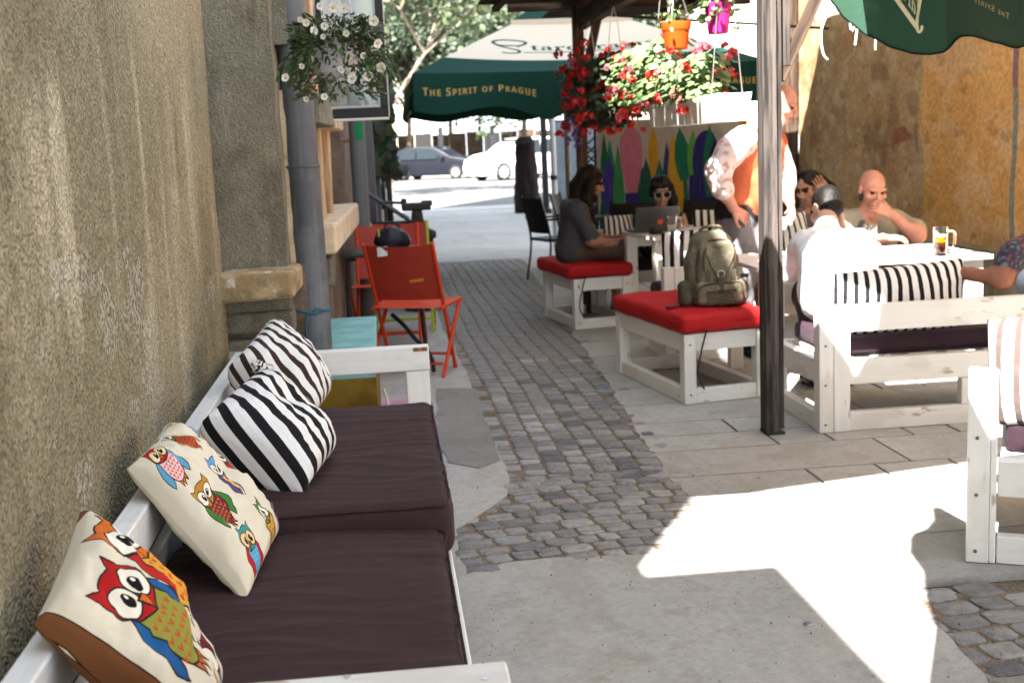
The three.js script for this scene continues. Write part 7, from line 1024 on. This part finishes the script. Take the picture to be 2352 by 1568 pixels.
{ // person at the end of the sofa, forearm laid over the back rail
  const flo = (x, y, z) => { const k = n3(x * 40, y * 40, z * 40); return k > 0.3 ? [0.20, 0.05, 0.05] : k < -0.3 ? [0.10, 0.14, 0.15] : [0.028, 0.032, 0.06]; };
  const col = [[0.27, 0.115, 0.07], SK.lip, SK.eye, flo, [0.03, 0.035, 0.05], SK.dark];
  const body = [cap([3.550, 0.58, -5.90], [3.550, 0.82, -5.84], 0.125, 0.12, 3), cap([3.730, 0.58, -5.90], [3.730, 0.82, -5.84], 0.125, 0.12, 3), cap([3.470, 0.93, -5.80], [3.790, 0.93, -5.82], 0.072, 0.072, 3), cap([3.640, 0.96, -5.82], [3.640, 1.07, -5.83], 0.052, 0.05, 0), cap([3.440, 0.92, -5.78], [3.030, 0.785, -5.62], 0.066, 0.062, 3), cap([3.030, 0.785, -5.62], [2.985, 0.74, -5.585], 0.06, 0.055, 3), cap([2.990, 0.745, -5.59], [2.945, 0.675, -5.555], 0.046, 0.044, 0), cap([2.945, 0.675, -5.555], [2.800, 0.705, -5.68], 0.044, 0.032, 0),
    cap([3.810, 0.92, -5.84], [3.910, 0.70, -5.95], 0.066, 0.055, 3), cap([3.910, 0.70, -5.95], [3.750, 0.62, -6.15], 0.04, 0.03, 0), cap([3.550, 0.56, -5.95], [3.530, 0.55, -6.34], 0.09, 0.075, 4), cap([3.730, 0.56, -5.95], [3.750, 0.55, -6.34], 0.09, 0.075, 4), cap([3.530, 0.54, -6.34], [3.530, 0.06, -6.32], 0.065, 0.045, 4), cap([3.750, 0.54, -6.34], [3.750, 0.06, -6.32], 0.065, 0.045, 4)];
  const H = headPrims([3.64, 1.17, -5.85], PI - 0.5, 0.15, 0, { skin: 0, lip: 1, eye: 2, brow: 5 }), { E, W } = H;
  const hands = handPrims([2.80, 0.705, -5.68], [-0.75, -0.1, -0.6], [0, 1, 0.3], 0, { curl: 0.35 });
  const t = person('person in a dark flowered shirt resting a bare forearm over the sofa rail', [3.64, 0, -5.88], col, [[body, 0.012, 0.04, 0.005], [H, 0.006, 0.018], [hands, 0.005, 0.004]]);
  hairOn(t, [E(0, 0.05, -0.024, [0.082, 0.084, 0.098], 0)], 0.007, [0.012, 0.01, 0.009], 0.02);
}
// ---------------------------------------------------------------- the end of the alley and the street beyond
{
  const rustM = M({ map: woodTex(911, [0.006, 0.004, 0.004], [0.018, 0.012, 0.011]), roughness: 0.9 });
  const t = thing('wrapped_column', 'dark rust-brown wrapped column at the mouth of the alley', 'column', [3.0, 0, -25.3]);
  part('shaft', wobble(new THREE.CylinderGeometry(0.21, 0.27, 1.42, 26, 20).translate(0, 0.71, 0), 0.03, 6), rustM, t); part('cap', wobble(new THREE.CylinderGeometry(0.15, 0.23, 0.14, 24, 3).translate(0, 1.48, 0), 0.02, 8), rustM, t); for (const y of [0.4, 0.9, 1.25]) part('strap', new THREE.TorusGeometry(0.262 - y * 0.034, 0.012, 6, 30).rotateX(PI / 2).translate(0, y, 0), rustM, t);
  const dp = thing('iron_post', 'slim dark post right behind the wrapped column', 'post', [3.3, 0, -24.6]); part('shaft', rbox(0.12, 2.3, 0.12, 0, 1.15, 0, 0.01), blackMetalM, dp); part('foot', rbox(0.2, 0.1, 0.2, 0, 0.05, 0, 0.01), blackMetalM, dp);
  const pn = thing('grey_panel', 'tall blue-grey metal panel closing the terrace end', 'panel', [3.55, 0, -20.5]), bg = M({ map: colorTex(256, 256, (u, v) => { const k = 0.7 + 0.6 * fbm(u, v, 4, 6, 3, 5); return [0.12 * k, 0.145 * k, 0.185 * k]; }), roughness: 0.6 });
  for (let i = 0; i < 4; i++) part('board', rbox(0.245, 1.75, 0.03, -0.52 + i * 0.25, 0.875, 0, 0.006), bg, pn); part('rail', rbox(1.05, 0.05, 0.04, -0.14, 1.76, -0.03), blackMetalM, pn);
  const wp = thing('white_pole', 'slim white pole in front of the blue-grey panel', 'pole', [2.32, 0, -16.4]); part('shaft', new THREE.CylinderGeometry(0.04, 0.04, 2.4, 16).translate(0, 1.2, 0), M({ color: rgb(0.42, 0.42, 0.42), roughness: 0.4 }), wp); part('clamp', new THREE.CylinderGeometry(0.05, 0.05, 0.06, 16).translate(0, 0.95, 0), blackPlasticM, wp);
  const gw = thing('terrace_end_wall', 'pale garden wall behind the mural, partly in sun', 'wall', [6.2, 0, -21.5]); part('wall', box(5.2, 2.2, 0.25, 0, 1.1, 0), M({ map: colorTex(256, 256, (u, v) => { const k = 0.85 + 0.3 * (fbm(u, v, 5, 5, 46, 4) - 0.5); return [0.50 * k, 0.46 * k, 0.38 * k]; }), roughness: 0.9 }), gw); part('coping', rbox(5.3, 0.08, 0.35, 0, 2.24, 0), concreteM, gw);
}
// parked cars
function carBody(L, Wd, prof, glassIdx) { // side profile extruded across the width with a tumblehome
  const s = new THREE.Shape(prof.map(p => new THREE.Vector2(p[0], p[1]))); const g = new THREE.ExtrudeGeometry(s, { depth: Wd, steps: 6, bevelEnabled: true, bevelSize: 0.05, bevelThickness: 0.06, bevelSegments: 3 }); g.translate(0, 0, -Wd / 2); const p = g.attributes.position; for (let i = 0; i < p.count; i++) { const y = p.getY(i); if (y > 0.85) p.setZ(i, p.getZ(i) * (1 - 0.22 * (y - 0.85))); } g.computeVertexNormals(); return toCreasedNormals(clean(g), 0.6);
}
function car(label, pos, turn, o) {
  const t = thing('parked_car', label, 'car', pos, turn, 'cars parked along the street'); const k = o.h / 1.5, w = o.w || 1.7, L = o.L;
  const X = u => (u - 0.5) * L, paint = M({ color: rgb(...o.color), roughness: 0.45, specularIntensity: 0.5 }), gl = M({ color: rgb(0.012, 0.018, 0.022), roughness: 0.08, specularIntensity: 0.8 });
  const prof = o.prof.map(([u, y]) => [X(u), y * k]); part('body', carBody(L, w - 0.12, prof), paint, t);
  const side = o.glass.map(([u, y]) => [X(u), y * k]); for (const s of [-1, 1]) { // side windows
    for (const [a, b] of o.panes) { const sh = new THREE.Shape(); const P = side.filter(() => true); const top = u => o.roof(u) * k - 0.05, bot = 0.93 * k; const n = 8; for (let i = 0; i <= n; i++) { const u = lerp(a, b, i / n); i ? sh.lineTo(X(u), Math.max(bot + 0.02, top(u))) : sh.moveTo(X(u), Math.max(bot + 0.02, top(u))); } sh.lineTo(X(b), bot); sh.lineTo(X(a), bot); const g = new THREE.ExtrudeGeometry(sh, { depth: 0.02, bevelEnabled: false }); const p = g.attributes.position; for (let i = 0; i < p.count; i++) { const y = p.getY(i); p.setZ(i, (s * ((w / 2) * (1 - 0.22 * (y - 0.85)) + 0.012) + p.getZ(i) - 0.01)); } g.computeVertexNormals(); part('side_window', g, gl, t); }
    part('mirror', rbox(0.16, 0.12, 0.14, X(o.mirror), 0.98 * k, s * (w / 2 + 0.06), 0.03), paint, t);
  }
  part('windscreen', gridGeo(6, 4, (u, v) => { const a = lerp(o.ws[0], o.ws[1], v), y = o.roof(a) * k + 0.058; return [X(a) , y, (u - 0.5) * (w - 0.34) * (1 - 0.10 * v)]; }), gl, t);
  for (const u of o.wheels) for (const s of [-1, 1]) { const r = o.r || 0.31, wl = part('wheel', new THREE.TorusGeometry(r - 0.07, 0.085, 10, 30).translate(X(u), r, s * (w / 2 - 0.05)), M({ color: rgb(0.022, 0.022, 0.022), roughness: 0.9 }), t); part('rim', [new THREE.CylinderGeometry(r - 0.09, r - 0.09, 0.1, 24).rotateX(PI / 2).translate(X(u), r, s * (w / 2 - 0.045)), ...[0, 1, 2, 3, 4].map(i => rbox(0.05, (r - 0.1) * 2, 0.03, 0, 0, 0).rotateZ(i * PI / 5).translate(X(u), r, s * (w / 2 + 0.012)))], M({ color: rgb(0.5, 0.5, 0.52), roughness: 0.35, metalness: 0.7 }), wl); }
  const fx = o.front; for (const s of [-1, 1]) { part('headlight', new THREE.SphereGeometry(0.15, 16, 10).scale(0.6, 0.62, 1.1).translate(X(fx) , 0.66 * k, s * (w / 2 - 0.27)), M({ color: rgb(0.75, 0.78, 0.8), roughness: 0.1, clearcoat: 1 }), t); }
  const nx = X(fx) + (fx > 0.5 ? 0.085 : -0.085); part('grille', rbox(0.05, 0.14, w * 0.42, nx - Math.sign(nx) * 0.01, 0.64 * k, 0, 0.02), M({ color: rgb(0.03, 0.03, 0.032), roughness: 0.4, metalness: 0.4 }), t); part('number_plate', rbox(0.02, 0.11, 0.5, nx + Math.sign(nx) * 0.015, 0.42 * k, 0, 0.004), M({ color: rgb(0.7, 0.7, 0.68) }), t); part('bumper', rbox(0.10, 0.20, w * 0.92, nx - Math.sign(nx) * 0.04, 0.34 * k, 0, 0.04), M({ color: rgb(...(o.bumper || o.color)), roughness: 0.5 }), t);
  return t;
}
{
  const hatchRoof = u => u < 0.10 ? lerp(0.95, 1.30, u / 0.10) : u < 0.25 ? lerp(1.30, 1.46, (u - 0.10) / 0.15) : u < 0.55 ? lerp(1.46, 1.45, (u - 0.25) / 0.3) : u < 0.74 ? lerp(1.45, 0.98, (u - 0.55) / 0.19) : u < 0.97 ? lerp(0.98, 0.78, (u - 0.74) / 0.23) : 0.5;
  const hatchProf = [[0.02, 0.28], [0.0, 0.55], [0.02, 0.92], [0.10, 1.26], [0.22, 1.42], [0.38, 1.45], [0.55, 1.42], [0.66, 1.2], [0.745, 0.97], [0.90, 0.88], [0.98, 0.72], [1.0, 0.5], [0.99, 0.25], [0.90, 0.22], [0.87, 0.44], [0.81, 0.52], [0.75, 0.44], [0.72, 0.22], [0.28, 0.22], [0.25, 0.44], [0.19, 0.52], [0.13, 0.44], [0.10, 0.22]];
  const base = { prof: hatchProf, glass: [], panes: [[0.16, 0.34], [0.36, 0.60]], roof: hatchRoof, mirror: 0.66, ws: [0.745, 0.57], wheels: [0.19, 0.81], front: 0.95, L: 3.9 };
  car('dark blue-grey estate car parked side-on between the other two', [2.55, -0.02, -56.5], -0.42, { ...base, L: 4.1, h: 1.5, color: [0.006, 0.007, 0.013] });
  car('dark grey car with a pale headlight parked nose-on at the alley corner', [-0.35, -0.02, -57.5], -0.75, { ...base, L: 4.2, h: 1.48, color: [0.008, 0.008, 0.010] });
  const suv = { prof: hatchProf.map(([u, y]) => [1 - u, y]).reverse(), glass: [], panes: [[0.40, 0.62], [0.64, 0.88]], roof: u => hatchRoof(1 - u), mirror: 0.34, ws: [0.26, 0.43], wheels: [0.19, 0.81], front: 0.05, L: 4.3 };
  car('white off-road car parked beside the wrapped column', [5.75, -0.02, -50.6], 0.45, { ...suv, h: 1.70, r: 0.36, w: 1.82, color: [0.74, 0.74, 0.74], bumper: [0.12, 0.12, 0.125] });
}
// trees, hedge and fence across the street
function tree(label, x, z, h, rad, seed, o = {}) {
  const t = thing('street_tree', label, 'tree', [x, 0, z], 0, 'trees across the street'), r = rng(seed), bark = M({ map: stoneTex, color: rgb(...(o.bark || [0.12, 0.09, 0.065])), roughness: 0.95, bumpMap: stoneBump, bumpScale: 0.03 });
  const limbs = [], tips = [], grow = (p, d, L, ra, dep) => { const q = p.clone().addScaledVector(d, L); limbs.push(bar(p, q, ra, ra * 0.68, dep < 2 ? 9 : 5)); if (dep >= 3) { tips.push(q); return; } const n = dep === 0 ? 5 : 3; for (let i = 0; i < n; i++) { const a = (i + r()) / n * 2 * PI, up = o.droop ? 0.15 : 0.55; const nd = d.clone().multiplyScalar(up).add(V3(Math.cos(a), 0.25 + 0.5 * r(), Math.sin(a)).multiplyScalar(0.75)).normalize(); grow(q, nd, L * (0.62 + 0.2 * r()), ra * 0.6, dep + 1); } };
  grow(V3(0, 0, 0), V3(0.05, 1, 0.02).normalize(), h * 0.30, o.tr || 0.17, 0); part('trunk', limbs, bark, t);
  const L = [], lf = leafGeo(0.24, 0.17, 0.3, 0.3), n = o.n || 5200, c0 = o.c || [0.06, 0.11, 0.03], blobs = []; for (const q of tips) blobs.push([q, rad * 0.30]); for (let i = 0; i < (o.blobs || 16); i++) { const a = r() * 2 * PI, e = Math.acos(1 - 1.8 * r()), q = rad * (0.45 + 0.5 * r()); blobs.push([V3(q * Math.sin(e) * Math.cos(a), (o.cy || h * 0.62) + q * (o.sy || 0.85) * Math.cos(e), q * Math.sin(e) * Math.sin(a)), rad * (0.22 + 0.2 * r())]); }
  for (let i = 0; i < n; i++) { const [c, s] = blobs[Math.floor(r() * blobs.length)], a = r() * 2 * PI, z1 = 2 * r() - 1, q = Math.sqrt(1 - z1 * z1), d = V3(q * Math.cos(a), z1 * 0.8, q * Math.sin(a)), p = c.clone().addScaledVector(d, s * Math.pow(r(), 0.4)); if (p.y < 0.8) continue; const k = (0.6 + 0.8 * r()) * 0.46; L.push([lf, p, qdir(d.add(V3(r() - .5, r() - .7, r() - .5)), r() * 6), 0.7 + 0.8 * r(), [c0[0] * k, c0[1] * k, c0[2] * k]]); }
  stuff('crown', scatter(L), leafM, t); return t;
}
tree('tall leafy tree above the dark estate car', 1.5, -64, 11, 4.6, 11, { n: 11000, blobs: 34, cy: 6.2, c: [0.055, 0.10, 0.035] });
tree('broad tree behind the white off-road car with low drooping leaves', 7.0, -60, 10, 4.6, 12, { n: 11000, blobs: 36, cy: 5.2, c: [0.05, 0.095, 0.028], sy: 0.9 });
tree('large tree behind the green umbrella valance', 12.5, -66, 13, 5.6, 13, { n: 8000, blobs: 28, cy: 7.0, c: [0.045, 0.09, 0.03] });
tree('tree with pale branches near the window casement', 0.3, -38, 9, 2.6, 14, { n: 2300, blobs: 10, cy: 6.0, c: [0.10, 0.15, 0.045], bark: [0.36, 0.28, 0.22], tr: 0.10 });
tree('tree filling the gap above the alley roofs', -5, -62, 12, 4.8, 15, { n: 10000, blobs: 30, cy: 6.4, c: [0.06, 0.11, 0.04] });
tree('tree standing far behind the estate car', 4.2, -74, 14, 5.6, 16, { n: 11000, blobs: 34, cy: 7.0, c: [0.05, 0.095, 0.035] });
tree('tree beyond the white off-road car, over the fence', 19, -70, 13, 5.5, 17, { n: 6000, blobs: 22, cy: 7, c: [0.05, 0.09, 0.03] });
{
  const f = thing('street_fence', 'dark fence with pale posts behind the parked cars', 'fence', [4, 0, -68]); for (let i = 0; i < 26; i++) part('board', rbox(0.92, 2.0 + 0.1 * (i % 3), 0.05, -12 + i * 0.95, 1.1, 0, 0.01), i % 4 === 3 ? M({ color: rgb(0.32, 0.30, 0.29) }) : darkWoodM, f); for (let i = 0; i < 9; i++) part('post', rbox(0.28, 2.5, 0.2, -12 + i * 2.85, 1.25, 0.15, 0.02), M({ color: rgb(0.30, 0.29, 0.29) }), f);
  const v = thing('white_van', 'white van standing behind the dark cars', 'van', [-2.6, -0.02, -60.5], 0.1); part('body', rbox(4.2, 1.9, 1.9, 0, 1.35, 0, 0.22, 5), M({ color: rgb(0.75, 0.75, 0.74), roughness: 0.35 }), v); part('windscreen', rbox(0.06, 0.7, 1.6, 2.08, 1.75, 0, 0.02), blackPlasticM, v); for (const a of [-1.3, 1.3]) for (const s of [-0.86, 0.86]) part('wheel', new THREE.TorusGeometry(0.24, 0.09, 8, 24).translate(a, 0.33, s), blackPlasticM, v);
  const hs = thing('street_house', 'pale house far across the street behind the trees', 'house', [-4, 0, -84]); part('wall', box(16, 7, 0.4, 0, 3.5, 0), M({ color: rgb(0.62, 0.58, 0.5), roughness: 0.9 }), hs); part('roof', box(17, 0.4, 3, 0, 7.2, -1), M({ color: rgb(0.30, 0.13, 0.08) }), hs); for (let i = 0; i < 6; i++) { const w = part('window', box(1.1, 1.6, 0.05, -6.5 + i * 2.6, 4.6, 0.22), blackPlasticM, hs); part('sill', rbox(1.3, 0.1, 0.2, -6.5 + i * 2.6, 3.75, 0.28), paintM, w); }
}
{ // climbing plant by the doorway
  const t = thing('climbing_plant', 'dark climbing plant hanging by the open doorway', 'plant', [0.03, 0, -13.0]), r = rng(71), L = [], lf = roundLeafGeo(0.05); for (let i = 0; i < 420; i++) L.push([lf, V3((r() - 0.5) * 0.26, 1.15 + 1.25 * r(), (r() - 0.5) * 1.2), qface(V3(r() - 0.3, r() - 0.3, 1)), 0.6 + 0.8 * r(), [0.03 * (0.5 + r()), 0.06 * (0.5 + r()), 0.02]]); stuff('foliage', scatter(L), leafM, t); part('stem', tube([[-0.05, 0, 0], [0.0, 0.8, 0.05], [-0.03, 1.6, 0], [0.02, 2.3, 0.1]], 0.014, 20, 6), M({ color: rgb(0.08, 0.06, 0.04) }), t);
}
renderer.render(scene, camera);
